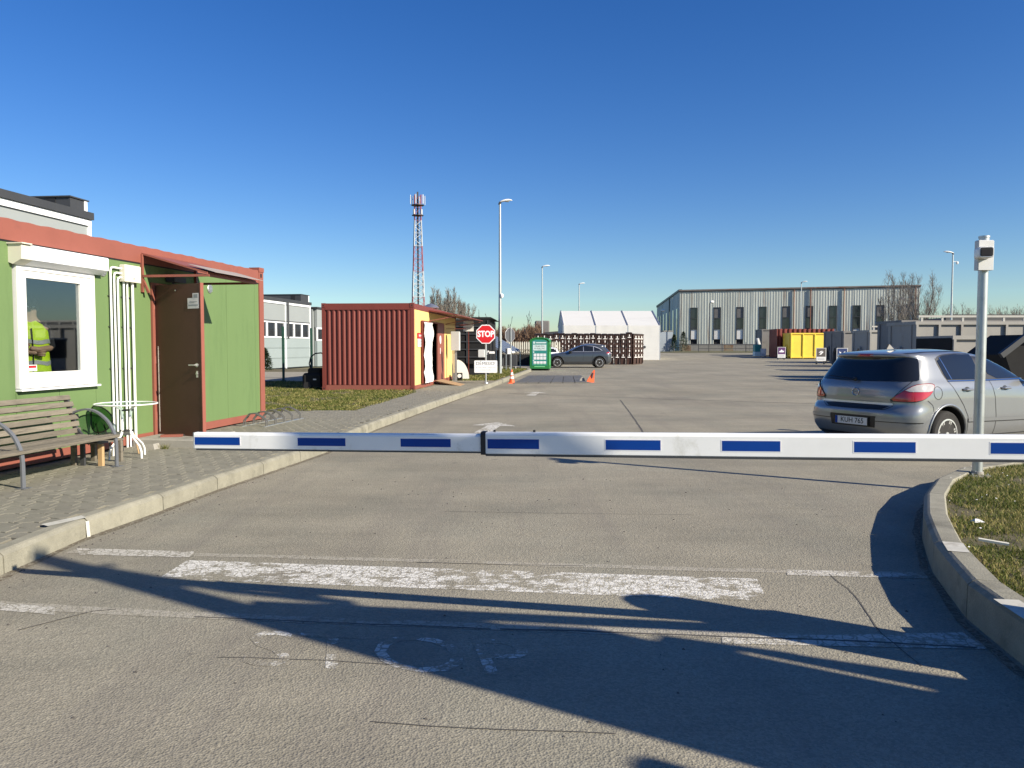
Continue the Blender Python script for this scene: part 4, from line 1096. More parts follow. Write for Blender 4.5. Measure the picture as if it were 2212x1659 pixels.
# canopy, dome vent, conduit brackets
mb = MB(); mb.loft([[(.0,2.45,2.62),(1.0,2.40,2.47),(1.0,2.40,2.44),(0,2.45,2.58)],[(.0,9.6,2.62),(1.0,9.9,2.50),(1.0,9.9,2.47),(0,9.6,2.58)]]); cn2 = mb.build("canopy", m_redcorr, rc)
for y in (2.5, 6.0, 9.4):
    mb = MB(); mb.tube([(0,y,2.24),(.95,y,2.42)], .015, 4, sq=(.03,.03)); mb.build("canopy_arm", m_red, cn2)
for z in (2.05,2.2):
    mb = MB(); mb.box(.0,.8,6.0,6.02,z,z+.02); mb.build("bracket_bar", m_redcorr, cn2)
mb = MB(); mb.lathe([(.12,0),(.12,.06),(.30,.06),(.31,.08),(.24,.14),(.12,.20),(.04,.225),(0,.23)], (-.28,4.4,H2+.01), 24); mb.build("roof_vent", m_alu, rc, smooth=True)
# white louvred panels behind the cabin
lv = thing("louvre_panel", "white louvred panel showing under the far end of the canopy", "louvre", (-2.0, 33.6, .12), RZ2)
for k in range(3):
    mb = MB(); mb.box(-.12,.33,-.03,.0,2.1-.16*k+.25,2.24-.16*k+.25); mb.build("slat", m_white, lv)
mb = MB(); mb.box(.09,.12,0,.03,0,2.5); mb.build("post", m_redcorr, lv)
eb = thing("electric_cabinet", "pale grey electric cabinet on a post by the cream wall", "electric cabinet", (-2.20, 30.0, .12), RZ2)
mb = MB(); mb.bbox(-.17,.17,-.14,.14,1.22,1.95,.015); mb.build("box", m_greyplastic, eb)
mb = MB(); mb.box(-.05,.05,-.03,.03,0,1.22); mb.box(-.12,-.08,-.02,.02,0,1.22); mb.build("post", m_galv, eb)
ws = thing("curved_panel", "white curved plastic panel leaning beside the electric cabinet post", "panel", (-2.15, 31.4, .13), 0)
pr = [(-.10,0)] + [( -.10+.50*math.cos(a), .82*math.sin(a)) for a in [k*math.pi/2/10 for k in range(11)]]
mb = MB(); mb.prism_y(pr, -.02, .03); mb.build("shell", m_white, ws)
ct = thing("black_cart", "small black cart with a pale drum beside the white curved panel", "cart", (-2.22, 30.9, .13), 0)
mb = MB(); mb.bbox(-.15,.22,-.2,.2,.06,.30,.02); mb.build("body", m_boxblack, ct)
mb = MB(); mb.lathe([(0,0),(.08,0),(.08,-.02),(0,-.02)], (.12,-.2,.19), 14, 'y'); mb.build("drum", m_white, ct)
for x in (-.1,.17):
    mb = MB(); mb.lathe([(0,-.02),(.06,-.02),(.06,.02),(0,.02)], (x,-.18,.06), 12, 'y'); mb.build("wheel", m_black, ct)
rp = thing("wooden_ramp", "worn plywood ramp laid from the red cabin door down over the kerb", "ramp", (-2.0, 27.0, .0), 0)
mb = MB(Matrix.Translation((2.0,-27.0,0))); a,b,c_,d_ = (-2.72,27.25),(-2.62,28.6),(-1.0,26.8),(-1.1,25.7)
mb.loft([[(*a,.25),(*b,.25),(*b,.28),(*a,.28)],[(*d_,.012),(*c_,.012),(*c_,.04),(*d_,.04)]]); mb.build("board", m_ply, rp)
for x, y, h in ((-2.45,27.5,.20),(-2.0,27.2,.14)):
    mb = MB(Matrix.Translation((2.0,-27.0,0))); mb.box(x-.07,x+.07,y-.25,y+.7,.13,h+.02); mb.build("block", m_conc, rp)
# black hose and dark cart left of the red container
hs = thing("black_hose", "black hose standing in a tall loop left of the red container", "hose", (-6.3, 25.6, .12), 0)
mb = MB(); mb.tube([(-.25,0,.25),(-.38,0,.55),(-.45,0,.80),(-.40,0,1.02),(-.25,0,1.14),(-.05,0,1.16),(.08,0,1.08),(.2,.1,.80),(.34,.15,.6)], .022, 8); mb.build("loop", m_black, hs, smooth=True)
bg_ = thing("wheeled_tank", "low black wheeled tank in the shade left of the red container", "tank", (-6.35, 24.9, .12), 0)
mb = MB(); mb.bbox(-.38,.28,-.3,.3,.08,.52,.08); mb.bbox(-.22,.20,-.22,.22,.52,.68,.05); mb.build("tank", m_boxblack, bg_)
mb = MB(); mb.lathe([(0,-.03),(.12,-.03),(.12,.03),(0,.03)], (-.2,-.32,.12), 14, 'y'); mb.build("wheel", m_black, bg_)
mb = MB(); mb.box(-.02,.08,-.305,-.3,.30,.34); mb.build("label_plate", m_sticker, bg_)

# ------------------------------------------------------------------ signs, cones, weighbridge
def octa(r_, rot=22.5): return [(r_*math.cos(R(45*k+rot)), r_*math.sin(R(45*k+rot))) for k in range(8)]
sp = thing("stop_sign", "red STOP sign on a pale pole above a white warning board facing the entrance", "stop sign", (-.96, 28.2, .14), 0)
mb = MB(); mb.cyl((0,0,0),(0,0,2.16),.032,n=14); mb.lathe([(0,0),(.10,0),(.09,.03),(.04,.05),(0,.05)],n=16); mb.build("pole", m_galv, sp, smooth=True)
mb = MB(); mb.prism_y([(x, z+1.80) for x, z in octa(.372)], -.045, -.036); pl = mb.build("plate", m_signwhite, sp)
mb = MB(); mb.prism_y([(x, z+1.80) for x, z in octa(.338)], -.049, -.0452); mb.build("red_face", m_signred, pl)
text("stop_text", "STOP", .30, m_signwhite, pl, MF(.0,-.0495,1.80), .001, .84, bold=.012)
mb = MB(); mb.prism_y([(-.42,.41),(-.40,.39),(.40,.39),(.42,.41),(.42,.82),(.40,.84),(-.40,.84),(-.42,.82)], -.045, -.036); bd2 = mb.build("warning_board", m_signwhite, sp)
text("board_text", "DĖMESIO!", .165, m_ink, bd2, MF(0,-.0455,.725), .001, .98)
text("board_text", "SU KROVINIU VAŽIUOTI", .068, m_inkgrey, bd2, MF(0,-.0455,.575), .001, .98)
text("board_text", "IŠ ŠIOS PUSĖS", .068, m_inkgrey, bd2, MF(0,-.0455,.49), .001, .98)
mb = MB(); mb.bbox(-.28,-.03,-.09,.05,.96,1.24,.02); mb.box(-.27,-.09,-.095,-.09,.98,1.21); mb.build("control_box", m_greyplastic, sp)
mb = MB(); mb.cyl((.05,0,1.18),(.14,-.04,1.12),.018,n=8); mb.bbox(.11,.32,-.08,-.0,1.09,1.17,.015); mb.cyl((.03,0,1.05),(.09,0,1.20),.03,n=8); mb.build("small_camera", m_white, sp)
sb = thing("turned_stop_sign", "octagonal sign seen from the dark back on a pole behind the traffic cone", "sign", (-.06, 37.9, .12), R(48))
mb = MB(); mb.cyl((0,0,0),(0,0,2.30),.032,n=12); mb.build("pole", m_galv, sb, smooth=True)
mb = MB(); mb.prism_y([(x, z+1.93) for x, z in octa(.36)], .036, .045); q = mb.build("plate", m_signback, sb)
mb = MB(); mb.prism_y([(x, z+1.93) for x, z in octa(.375)], .0455, .055); mb.build("edge", m_signwhite, q)
mb = MB(); mb.bbox(-.30,-.05,-.06,.1,1.0,1.28,.02); mb.build("control_box", m_greyplastic, sb)
mb = MB(); mb.bbox(.04,.22,-.06,.02,1.05,1.13,.01); mb.cyl((0,0,1.2),(.1,0,1.1),.02,n=6); mb.build("small_camera", m_white, sb)
def cone(x, y, h, lab, tilt=None, z=0.0):
    t_ = thing("traffic_cone", lab, "traffic cone", (x, y, z), 0, None)
    if tilt: t_.rotation_euler = tilt
    mb = MB(); mb.bbox(-.17,.17,-.17,.17,0,.03,.03); mb.build("base", m_orange, t_)
    def rz_(z): return .115*(1-(z-.03)/(h-.03))+.022*((z-.03)/(h-.03))
    prof = [(0,.03)]+[(rz_(z), z) for z in [.03+ (h-.03)*k/8 for k in range(9)]]+[(0,h)]
    mb = MB(); mb.lathe(prof, n=18); mb.build("cone_body", m_orange, t_, smooth=True)
    for a, b in ((.34,.50),(.60,.80)):
        z0, z1 = a*h, b*h; mb = MB(); mb.lathe([(rz_(z0)+.003,z0),(rz_(z1)+.003,z1),(rz_(z1)+.001,z1),(rz_(z0)+.001,z0)], n=18); mb.build("white_band", m_signwhite, t_, smooth=True)
    return t_
cone(-.01, 31.1, .56, "upright orange traffic cone with white bands at the foot of the turned sign")
c2 = thing("traffic_cone", "crushed plain orange cone leaning at the right end of the weighbridge", "traffic cone", (3.30, 32.1, 0), 0)
mb = MB(Matrix.Rotation(R(12),4,'Y')); mb.loft([[(-.2,-.16,0),(.12,-.18,0),(.14,.16,.02),(-.18,.16,.02)],[(-.12,-.06,.2),(.09,-.08,.2),(.09,.07,.2),(-.10,.08,.2)],[(.0,-.03,.52),(.05,-.03,.53),(.05,.03,.53),(.0,.03,.52)]]); mb.build("cone_body", m_orange, c2)
mb = MB(Matrix.Rotation(R(12),4,'Y')); mb.box(-.02,.02,-.10,-.06,.02,.42); mb.build("fold", m_signback, c2)
rk_ = MB(Matrix.Translation((2.95,32.3,0))); rk_.loft([[(-.12,-.1,0),(.13,-.08,0),(.16,.12,0),(-.1,.12,0)],[(-.1,-.06,.1),(.09,-.05,.13),(.1,.08,.15),(-.06,.08,.11)],[(-.03,-.02,.2),(.02,-.02,.21),(.02,.03,.2),(-.02,.03,.2)]])
tag(rk_.build("rubble", m_conc, None), "heap of grey rubble next to the crushed orange cone", "rubble")
wbp = [G(1110,829,.0), G(1268,828,.0), G(1256,813,.0), G(1142,813,.0)]
wbr = thing("weighbridge", "flat grey steel weighbridge deck between the two orange cones", "weighbridge", (wbp[0].x, wbp[0].y, 0), 0)
Mi = Matrix.Translation((-wbp[0].x, -wbp[0].y, 0))
nP = 6
m_deck = M_("steel_deck", (.115,.112,.102), .65, var=.15, scale=2, dirt=(.23,.21,.18), dscale=1.2, damt=.45)
for k in range(nP):
    a, b = k/nP+.004, (k+1)/nP-.004
    q = [wbp[0].lerp(wbp[1],a), wbp[0].lerp(wbp[1],b), wbp[3].lerp(wbp[2],b), wbp[3].lerp(wbp[2],a)]
    mb = MB(Mi); mb.loft([[(p.x,p.y,.0) for p in q],[(p.x,p.y,.05+.004*(k%2)) for p in q]]); mb.build("deck_plate", m_deck, wbr)

# green clothes container
gc = thing("clothes_bank", "green textile collection bin with teal printed front left of the grey car", "recycling bin", (1.70, 47.4, 0), R(-8))
w2, hh = .60, 2.0
arch = [(-w2,.12)] + [(-w2,hh-.22)] + [(w2*math.sin(R(a)), hh-.22+.22*math.cos(R(a))**1.0*1.0) for a in (-60,-40,-20,0,20,40,60)] + [(w2,hh-.22),(w2,.12)]
mb = MB(); mb.prism_y(arch, 0, 1.15); mb.build("body", m_tgreen, gc)
lid = [(-w2-.03,hh-.20),(-w2-.02,hh-.17)] + [((w2+.02)*math.sin(R(a)), hh-.19+.245*math.cos(R(a))) for a in (-60,-40,-20,0,20,40,60)] + [(w2+.02,hh-.17),(w2+.03,hh-.20)]
arcin = [(w2*math.sin(R(a)), hh-.22+.222*math.cos(R(a))) for a in (60,40,20,0,-20,-40,-60)]
mb = MB(); mb.prism_y(lid+[(w2,hh-.22)]+arcin+[(-w2,hh-.22)], -.03, 1.18); mb.build("lid", m_tgreen, gc)
mb = MB(); mb.box(-w2+.06,w2-.06,.1,1.05,0,.12); mb.build("plinth", m_boxblack, gc)
mb = MB(); mb.prism_y([(-.47,.32),(.47,.32),(.47,1.80),(.30,1.90),(-.30,1.90),(-.47,1.80)], -.008, 0.001); pn = mb.build("print_panel", m_teal, gc)
def dec(x0,x1,z0,z1,m,n="print_block"):
    mb = MB(); mb.box(x0,x1,-.014,-.0085,z0,z1); return mb.build(n, m, pn)
dec(-.40,-.27,1.66,1.79,m_paleteal); dec(-.22,.41,1.68,1.76,m_paleteal); dec(-.41,.41,1.24,1.60,m_paleteal)
for r_ in range(2):
    for k in range(4): dec(-.37+.20*k,-.20+.20*k,.88-.0+(-.20*r_),1.05-.20*r_,m_signwhite)
for k in range(4): dec(-.37+.20*k,-.20+.20*k,.43,.58,m_signwhite)
dec(-.41,-.33,1.10,1.18,m_paleteal); dec(-.41,-.33,.60,.65,m_paleteal); 
for k in range(4): dec(-.355+.20*k,-.215+.20*k,.375,.41,m_lime)
mb = MB(); mb.box(-.33,.33,-.012,.0005,.22,.28); mb.build("print_stripe", m_lime, gc)
text("print_text", "DRABUŽIAI", .125, m_ink, pn, MF(0,-.0145,1.50), .0005, .95); text("print_text", "IR AVALYNĖ", .125, m_ink, pn, MF(0,-.0145,1.36), .0005, .95)
text("print_text", "TEKSTILĖ", .06, m_inkgrey, pn, MF(0,-.0145,1.275), .0005, .95)
mb = MB(); mb.box(w2,w2+.01,.25,.45,.35,1.15); mb.build("side_stripe", m_lime, gc)
mb = MB(); mb.box(w2,w2+.012,.3,.75,1.42,1.62); mb.build("side_hatch", m_boxblack, gc)

# ------------------------------------------------------------------ lamp posts
def lampx(name, lab, x, y, h, ang, extra=None, r=.055, head=.62, cat="lamp post", grp="tall street lamps round the yard"):
    z0 = zg(y) + (.12 if x < 1.5 and y < 48 else 0)
    t_ = thing(name, lab, cat, (x, y, z0), R(ang), grp)
    mb = MB(); mb.cyl((0,0,0),(0,0,h*.28),r*1.25,r*1.2,n=14); mb.cyl((0,0,h*.28),(0,0,h),r*1.1,r*.7,n=14); mb.lathe([(0,0),(.2,0),(.2,.03),(0,.04)],n=16); mb.build("pole", m_galv, t_, smooth=True)
    rings = []
    for k in range(9):
        t = k/8; xx = -.04+head*t; w = .055+.075*math.sin(math.pi*min(1,t*1.05))**.7 if t < .97 else .02; zz = h+.02+.11*math.sin(t*1.9)+.02
        rings.append([(xx, w*math.cos(2*math.pi*i/12), zz+(.07 if math.sin(2*math.pi*i/12) > 0 else .035)*math.sin(2*math.pi*i/12)*(w/.12)) for i in range(12)])
    mb = MB(); mb.loft(rings); hd = mb.build("lamp_head", m_white, t_, smooth=180)
    mb = MB(); mb.lathe([(0,-.012),(.10,-.010),(.11,0),(0,.0)], (head*.55,0,h+.085), 14); mb.build("lens", m_greyplastic, hd)
    mb = MB(); mb.cyl((-.03,0,h-.08),(.02,0,h+.06),r*.85,n=10); mb.build("spigot", m_darkgrey, t_)
    if extra:
        mb = MB(); mb.lathe([(0,-.16),(.06,-.15),(.09,-.08),(.09,.0),(.06,.05),(0,.06)], (extra[0], -.05, extra[1]), 14); mb.box(-.0 if extra[0]>0 else extra[0], extra[0] if extra[0]>0 else .0, -.07,-.03,extra[1]+.03,extra[1]+.07); mb.build("dome_camera", m_white, t_, smooth=True)
    return t_
lampx("street_lamp", "tallest looking street lamp on the grass behind the red STOP sign", -.60, 38.7, 8.5, 5, (.08, 3.95), r=.075, head=.66)
lampx("street_lamp", "street lamp rising right behind the green textile bin", 2.74, 70, 8.55, 5, r=.07, head=.75)
lampx("street_lamp", "small far street lamp rising over the white tent", 8.35, 96, 8.6, 10, r=.08, head=.8)
lampx("street_lamp", "far street lamp in front of the middle of the grey barn", 33.7, 90, 8.4, -20, r=.07, head=.7)
lampx("street_lamp", "street lamp with a dome camera at the right above the long grey container", 33.6, 59, 8.55, 175, (-.35, 7.9), r=.075, head=.75)

# ------------------------------------------------------------------ red and white radio mast
tw = thing("radio_mast", "tall red and white lattice radio mast with antennas at the left horizon", "radio mast", (-30.0, 247, 0), R(12))
def tw_w(z): return 3.7 - (3.7-2.0)*min(1, (z-15)/27) if z > 15 else 3.7+(15-z)*.09
bands = [(0,8.9,'r'),(8.9,17.2,'r'),(17.2,25.3,'w'),(25.3,33.3,'r'),(33.3,41.4,'w'),(41.4,49.5,'r')]
for z0, z1, c in bands:
    mt = m_towerred if c == 'r' else m_towerwhite; mb = MB(); th = .09 if c == 'r' else .13
    nseg = 4; cor = lambda z: [(sx*tw_w(z)/2, sy*tw_w(z)/2, z) for sx, sy in ((-1,-1),(1,-1),(1,1),(-1,1))]
    for k in range(nseg):
        a, b = z0+(z1-z0)*k/nseg, z0+(z1-z0)*(k+1)/nseg; A, B = cor(a), cor(b)
        for i in range(4):
            j = (i+1) % 4
            mb.tube([A[i],B[i]], th*1.2, 4); mb.tube([A[i],B[j]] if k % 2 else [A[j],B[i]], th*.65, 4)
            if k % 2 == 0: mb.tube([A[i],A[j]], th*.6, 4)
    mb.build("lattice_section", mt, tw)
mb = MB(); mb.box(-.25,.25,-.1,.25,0,50.5); mb.build("cable_run", m_towerred if False else m_trimdark, tw)
for z, r_ in ((43.0,1.9),(46.2,2.1)):
    mb = MB(); mb.lathe([(1.0,0),(r_,0),(r_,.15),(1.0,.15)], (0,0,z), 12); mb.build("platform", m_trimdark, tw)
for k in range(6):
    a = R(60*k+10); mb = MB(Matrix.Translation((2.35*math.cos(a),2.35*math.sin(a),46.2)) @ Matrix.Rotation(a,4,'Z')); mb.bbox(-.10,.10,-.16,.16,.3,3.2,.04); mb.build("antenna", m_towerwhite, tw)
for k in range(4):
    a = R(90*k+40); mb = MB(Matrix.Translation((1.7*math.cos(a),1.7*math.sin(a),43.3)) @ Matrix.Rotation(a,4,'Z')); mb.bbox(-.2,.2,-.25,.25,0,1.5,.05); mb.build("radio_unit", m_greyplastic, tw)

# ------------------------------------------------------------------ grey factory wings behind the cabins
def factory(name, lab, loc, rz, L, eave, par, bay, winz=None, pstart=0, parL=None, vent=False):
    """local: wall in plane x=0 facing +x, y from -L to 0 (far end at 0)"""
    t_ = thing(name, lab, "factory building", loc, rz)
    n = int(L/bay)
    mb = MB(); mb.box(-14,-.12,-L,-.02,0,eave-.05); mb.build("core", m_panel, t_)
    for k in range(n):
        y1 = -k*bay; y0_ = y1-bay
        mb = MB(); mb.box(-.12,0,y0_+.02,y1-.02,winz[1],eave-.25); mb.build("wall_panel", m_panel, t_)
        for j in range(3):
            mb = MB(); mb.box(-.12,-.01,y0_+.02,y1-.02,.05+(winz[0]-.05)*j/3+.012,.05+(winz[0]-.05)*(j+1)/3); mb.build("plinth_panel", m_panel2, t_)
        mb = MB(); mb.box(-.02,.05,y1-.09,y1+.03,.0,eave-.2); mb.build("pilaster", m_trimwhite, t_)
        m_ = 3; ww = (bay-.2)/m_
        for j in range(m_):
            a = y0_+.06+j*ww; f = MB(); z0, z1 = winz
            f.box(-.08,.02,a,a+.09,z0,z1); f.box(-.08,.02,a+ww-.09,a+ww,z0,z1); f.box(-.08,.02,a+.09,a+ww-.09,z0,z0+.10); f.box(-.08,.02,a+.09,a+ww-.09,z1-.10,z1)
            fo = f.build("window", m_trimwhite, t_)
            p = MB(); p.box(-.05,-.04,a+.09,a+ww-.09,z0+.10,z1-.10); p.build("pane", m_farglass, fo)
    mb = MB(); mb.box(-.10,.03,-L,0,winz[1]-.005,winz[1]+.06); mb.build("lintel_band", m_trimdark, t_)
    mb = MB(); mb.box(-.3,.12,-L,.06,eave-.06,eave+.14); mb.build("gutter", m_trimdark, t_)
    mb = MB(); mb.box(-.1,.06,-L,.03,eave-.24,eave-.07); mb.build("fascia", m_trimwhite, t_)
    # roof monitor: box rising behind the gutter
    if par:
        mb = MB(); mb.box(-9,-.02,par[0],par[1],eave+.1,par[2]); mb.build("roof_monitor", m_trimdark, t_)
        mb = MB(); mb.box(-9.05,.02,par[0]-.05,par[1]+.06,par[2],par[2]+.035); mb.build("monitor_cap", m_trimdark, t_)
        mb = MB(); mb.box(-.019,.0,par[1]-.12,par[1]+.0,eave+.14,par[2]); mb.build("monitor_edge", m_trimwhite, t_)
        mb = MB(); mb.box(-.75,-.45,par[0]-.02,par[0],eave+.14,par[2]); mb.build("louvre", m_black, t_)
    return t_
FA = (-9.62, 22.2, 0)
factory("factory_wing", "pale grey factory wing with dark roof box rising behind the green cabin roof", (-12.05, 22.1, 0), -math.atan(.105), 12.5, 5.15, (-.75, -.05, 5.60), 4.1, (2.6,3.6))
fb = factory("factory_wing", "distant grey factory wing with a strip of windows between the green and red cabins", (-14.75, 56.3, .0), -math.atan(.147), 26, 4.55, (-1.5, -.1, 5.17), 4.1, (2.05,3.15))
tv = thing("factory_annex", "lower end section of the far grey factory next to the red container", "factory building", (-14.55, 57.2, 0), -math.atan(.147))
for k in range(3):
    a = .2+k*3.9
    mb = MB(); mb.box(-.2,0,a,a+3.6,2.9,4.3); mb.build("wall_panel", m_panel, tv)
    mb = MB(); mb.box(-.2,0,a,a+3.6,0,1.9); mb.build("plinth_panel", m_panel2, tv)
    mb = MB(); mb.box(-.04,.05,a+3.62,a+3.86,0,4.3); mb.build("pilaster", m_trimwhite, tv)
    for j in range(2):
        f = MB(); f.box(-.1,.02,a+j*1.8,a+j*1.8+.12,1.9,2.9); f.box(-.1,.02,a+j*1.8+1.68,a+j*1.8+1.8,1.9,2.9); f.box(-.1,.02,a+j*1.8+.12,a+j*1.8+1.68,1.9,2.02); f.box(-.1,.02,a+j*1.8+.12,a+j*1.8+1.68,2.78,2.9)
        fo = f.build("window", m_trimwhite, tv); p = MB(); p.box(-.06,-.05,a+j*1.8+.12,a+j*1.8+1.68,2.02,2.78); p.build("pane", m_farglass, fo)
mb = MB(); mb.box(-10,-.25,0,12,0,4.25); mb.build("core", m_panel, tv)
mb = MB(); mb.box(-10,.12,0,12,4.3,4.42); mb.build("gutter", m_trimdark, tv)
mb = MB(); mb.box(.0,.05,1.2,2.1,3.5,3.85); mb.build("vent_grille", m_darkgrey, tv)
dp = thing("downpipe", "dark rain pipe running down the far grey factory above the green fence post", "downpipe", (-15.15, 52.2, 0), 0)
mb = MB(); mb.cyl((0,0,2.0),(0,0,4.5),.07,n=8); mb.build("pipe", m_trimdark, dp)

# green fence posts with wire
wf = thing("wire_fence", "thin wire fence on dark green posts on the lawn left of the red container", "fence", (-8.9, 30.0, .12), 0)
fp = [(-14.5,27.6),(-11.7,28.8),(-8.92,30.0),(-8.45,32.6),(-8.0,35.2)]
fp = [(-17.5,28.6),(-13.2,29.2),(-8.92,30.0),(-8.5,32.6)]
for x, y in fp:
    mb = MB(Matrix.Translation((x+8.9,y-30.0,0))); mb.box(-.04,.04,-.04,.04,0,2.15); mb.lathe([(0,0),(.12,0),(.1,.06),(0,.08)],n=10); mb.build("post", M_("fence_green",(.02,.07,.045),.5) if "fence_green" not in bpy.data.materials else bpy.data.materials["fence_green"], wf)
mb = MB()
for (x0,y0_),(x1,y1_) in zip(fp, fp[1:]):
    for z in (.15,.5,.9,1.3,1.7,2.05): mb.tube([(x0+8.9,y0_-30.0,z),(x1+8.9,y1_-30.0,z)], .003, 3)
tag(mb.build("wires", bpy.data.materials["fence_green"], wf), kind="stuff")

# ------------------------------------------------------------------ trees and shrubs
def twigs(root_pts, seed, depth, ratio, spread, up, rad, jitter=.12, curve=.25, leaves=0, nseg=3, kids=(3,5), rmin=0.0):
    "recursive bare branching; returns trunk MB and branch MB"
    rnd = random.Random(seed); tr = MB(); br = MB()
    def grow(p, d, L, r, lev):
        pts = [p]; q = p.copy(); dd = d.copy()
        for i in range(nseg):
            dd = (dd + Vector((rnd.gauss(0,jitter), rnd.gauss(0,jitter), rnd.gauss(0,jitter*.5)+up*.15))).normalized()
            q = q + dd*L/nseg; pts.append(q.copy())
        rs = [max(r*(1-.55*i/nseg), rmin*(1-.35*i/nseg)) for i in range(nseg+1)]
        (tr if lev == 0 else br).tube(pts, rs, 6 if lev == 0 else 3, caps=lev == 0)
        if lev < depth:
            nk = rnd.randint(*kids) + (3 if lev == 0 else 0)
            for k in range(nk):
                t = rnd.uniform(.3 if lev == 0 else .15, 1.0); i = min(int(t*nseg), nseg-1); f = t*nseg-i
                b = pts[i].lerp(pts[i+1], f); a = rnd.uniform(0, 6.283); sp = spread*rnd.uniform(.6,1.3)
                side = Vector((math.cos(a), math.sin(a), 0)); nd = (dd*math.cos(sp) + side*math.sin(sp) + Vector((0,0,up*.5))).normalized()
                grow(b, nd, L*ratio*rnd.uniform(.7,1.2)*(1.15-.4*t), max(rs[i]*.55, r*.3), lev+1)
    for p, d, L, r in root_pts: grow(Vector(p), Vector(d).normalized(), L, r, 0)
    return tr, br
def bare_tree(lab, x, y, h, seed, spread=.5, depth=4, ratio=.55, up=.5, r=.12, m=None, grp=None, z=None, name="bare_tree", multi=1, kids=(3,5), lean=(0,0), rmin=.02, trunkf=None):
    t_ = thing(name, lab, "tree", (x, y, zg(y) if z is None else z), 0, grp)
    rnd = random.Random(seed*3+1)
    roots = [((rnd.uniform(-.3,.3)*(multi>1)*2,rnd.uniform(-.3,.3)*(multi>1),0),(rnd.uniform(-.25,.25)*(multi>1)+lean[0],rnd.uniform(-.2,.2)*(multi>1)+lean[1],1),h*(trunkf or (.60 if ratio>.4 else .85))*rnd.uniform(.85,1),r) for _ in range(multi)]
    tr, br = twigs(roots, seed, depth, ratio, spread, up, r, kids=kids, rmin=rmin)
    tr.build("trunk", m or m_bark, t_); br.build("branches", m or m_bark, t_, normals=False)
    return t_
def brushy_tree(lab, x, y, h, w, seed, m=None, grp=None, stems=6, n=46, z=None, low=.22, r=.022, round_=False, lean=0.0):
    "bare crown of steep plumes: several stems, each clothed in fine upward twigs"
    t_ = thing("bare_tree", lab, "tree", (x, y, zg(y) if z is None else z), 0, grp); rnd = random.Random(seed); tr = MB(); br = MB(); fine_ = MB()
    tr.tube([(0,0,0),(lean*.2,0,h*low),(lean*.4,0,h*(low+.12))], [.16,.12,.08], 7)
    for s_ in range(stems):
        a = 2*math.pi*s_/stems+rnd.uniform(-.4,.4); fx = rnd.uniform(.35,1.0)
        top = Vector((math.cos(a)*w*.5*fx+lean, math.sin(a)*w*.5*fx, h*(rnd.uniform(.86,1.0) if s_ else 1.0)*(1-.22*fx*fx*(1.6 if round_ else 1))))
        p0 = Vector((lean*.2,0,h*low*rnd.uniform(.7,1.2))); mid = p0.lerp(top,.5)+Vector((math.cos(a)*w*.10,math.sin(a)*w*.10,0))
        pts = [p0, p0.lerp(mid,.5)+Vector((rnd.gauss(0,.1),0,0)), mid, mid.lerp(top,.55)+Vector((rnd.gauss(0,.12),0,0)), top]
        br.tube(pts, [.07,.06,.045,.03,.012], 4, caps=False)
        for k in range(n):
            t = rnd.uniform(.22,.98); i = min(3,int(t*4)); b = pts[i].lerp(pts[i+1], t*4-i); al = rnd.uniform(0,6.283)
            L = h*.17*(1.25-t)*rnd.uniform(.5,1.3)+.25; sp = rnd.uniform(.25,.75)*(1.5 if round_ else 1)
            d = Vector((math.cos(al)*sp, math.sin(al)*sp, 1)).normalized(); q = b+d*L*.5+Vector((0,0,.02)); e = q+Vector((d.x*.6,d.y*.6,d.z+.25)).normalized()*L*.5
            br.tube([b,q,e],[r,r*.8,r*.5],3,caps=False)
            for j in range(4):
                b2 = b.lerp(e, rnd.uniform(.15,1)); a2 = rnd.uniform(0,6.283); L2 = L*rnd.uniform(.3,.6); sp2 = rnd.uniform(.3,.9)
                fine_.tube([b2, b2+Vector((math.cos(a2)*sp2,math.sin(a2)*sp2,1)).normalized()*L2],[r*.6,r*.35],3,caps=False)
    tr.build("trunk", m or m_bark, t_); bo = br.build("branches", m or m_bark, t_, normals=False); fine_.build("twigs", m or m_bark, bo, normals=False)
    return t_
# clump behind the red and cream cabin: five upright poplars
for i, (u, top, w) in enumerate(((942,628,9),(957,640,6),(973,632,8),(987,647,7),(1000,655,6))):
    Y = 108+i*3; x = (u-1106)/1661*Y; h = 1.5+(748-top)*Y/1661
    brushy_tree(("tall bare poplar just right of the radio mast, leftmost of its clump","slim bare poplar second in the clump behind the roof vent","bare poplar with the densest crown in the middle of the clump","bare poplar fourth in the clump right of the roof vent","shortest bare poplar at the right end of the clump")[i], x, Y, h, (1.9,1.5,2.4,2.2,2.2)[i], 20+i, grp="bare poplars behind the container cabin", stems=(5,4,6,5,5)[i])
brushy_tree("low spreading bare willow reaching right from the poplar clump", (1003-1106)/1661*112, 112, 6.9, 3.2, 31, stems=5, n=34, round_=True, lean=.9)
for i, (u, Y, top) in enumerate(((1050,60,655),(1092,64,690),(1098,62,668),(1126,70,672),(1063,72,664))):
    bare_tree(("thin bare sapling left of the tall lamp post","small bare sapling with a forked top right of the lamp post","slim bare sapling between the lamp post and the turned sign","lone bare sapling right of the turned sign","faint bare sapling close behind the lamp post")[i], (u-1106)/1661*Y, Y, 1.5+(748-top)*Y/1661, 40+i, .35, 2, .28, .7, .035, m=m_barkpale, grp="thin saplings along the verge", kids=(3,5))
for i, (u, top) in enumerate(((1262,662),(1271,660),(1345,668))):
    bare_tree(("bare tree top showing over the white tent by the small lamp","slightly taller bare tree top over the white tent right of the small lamp","tiny bare tree top over the middle of the white tent")[i], (u-1106)/1661*170, 170, 1.5+(748-top)*170/1661, 50+i, .3, 3, .42, .8, .12, m=m_barkpale, kids=(5,7))
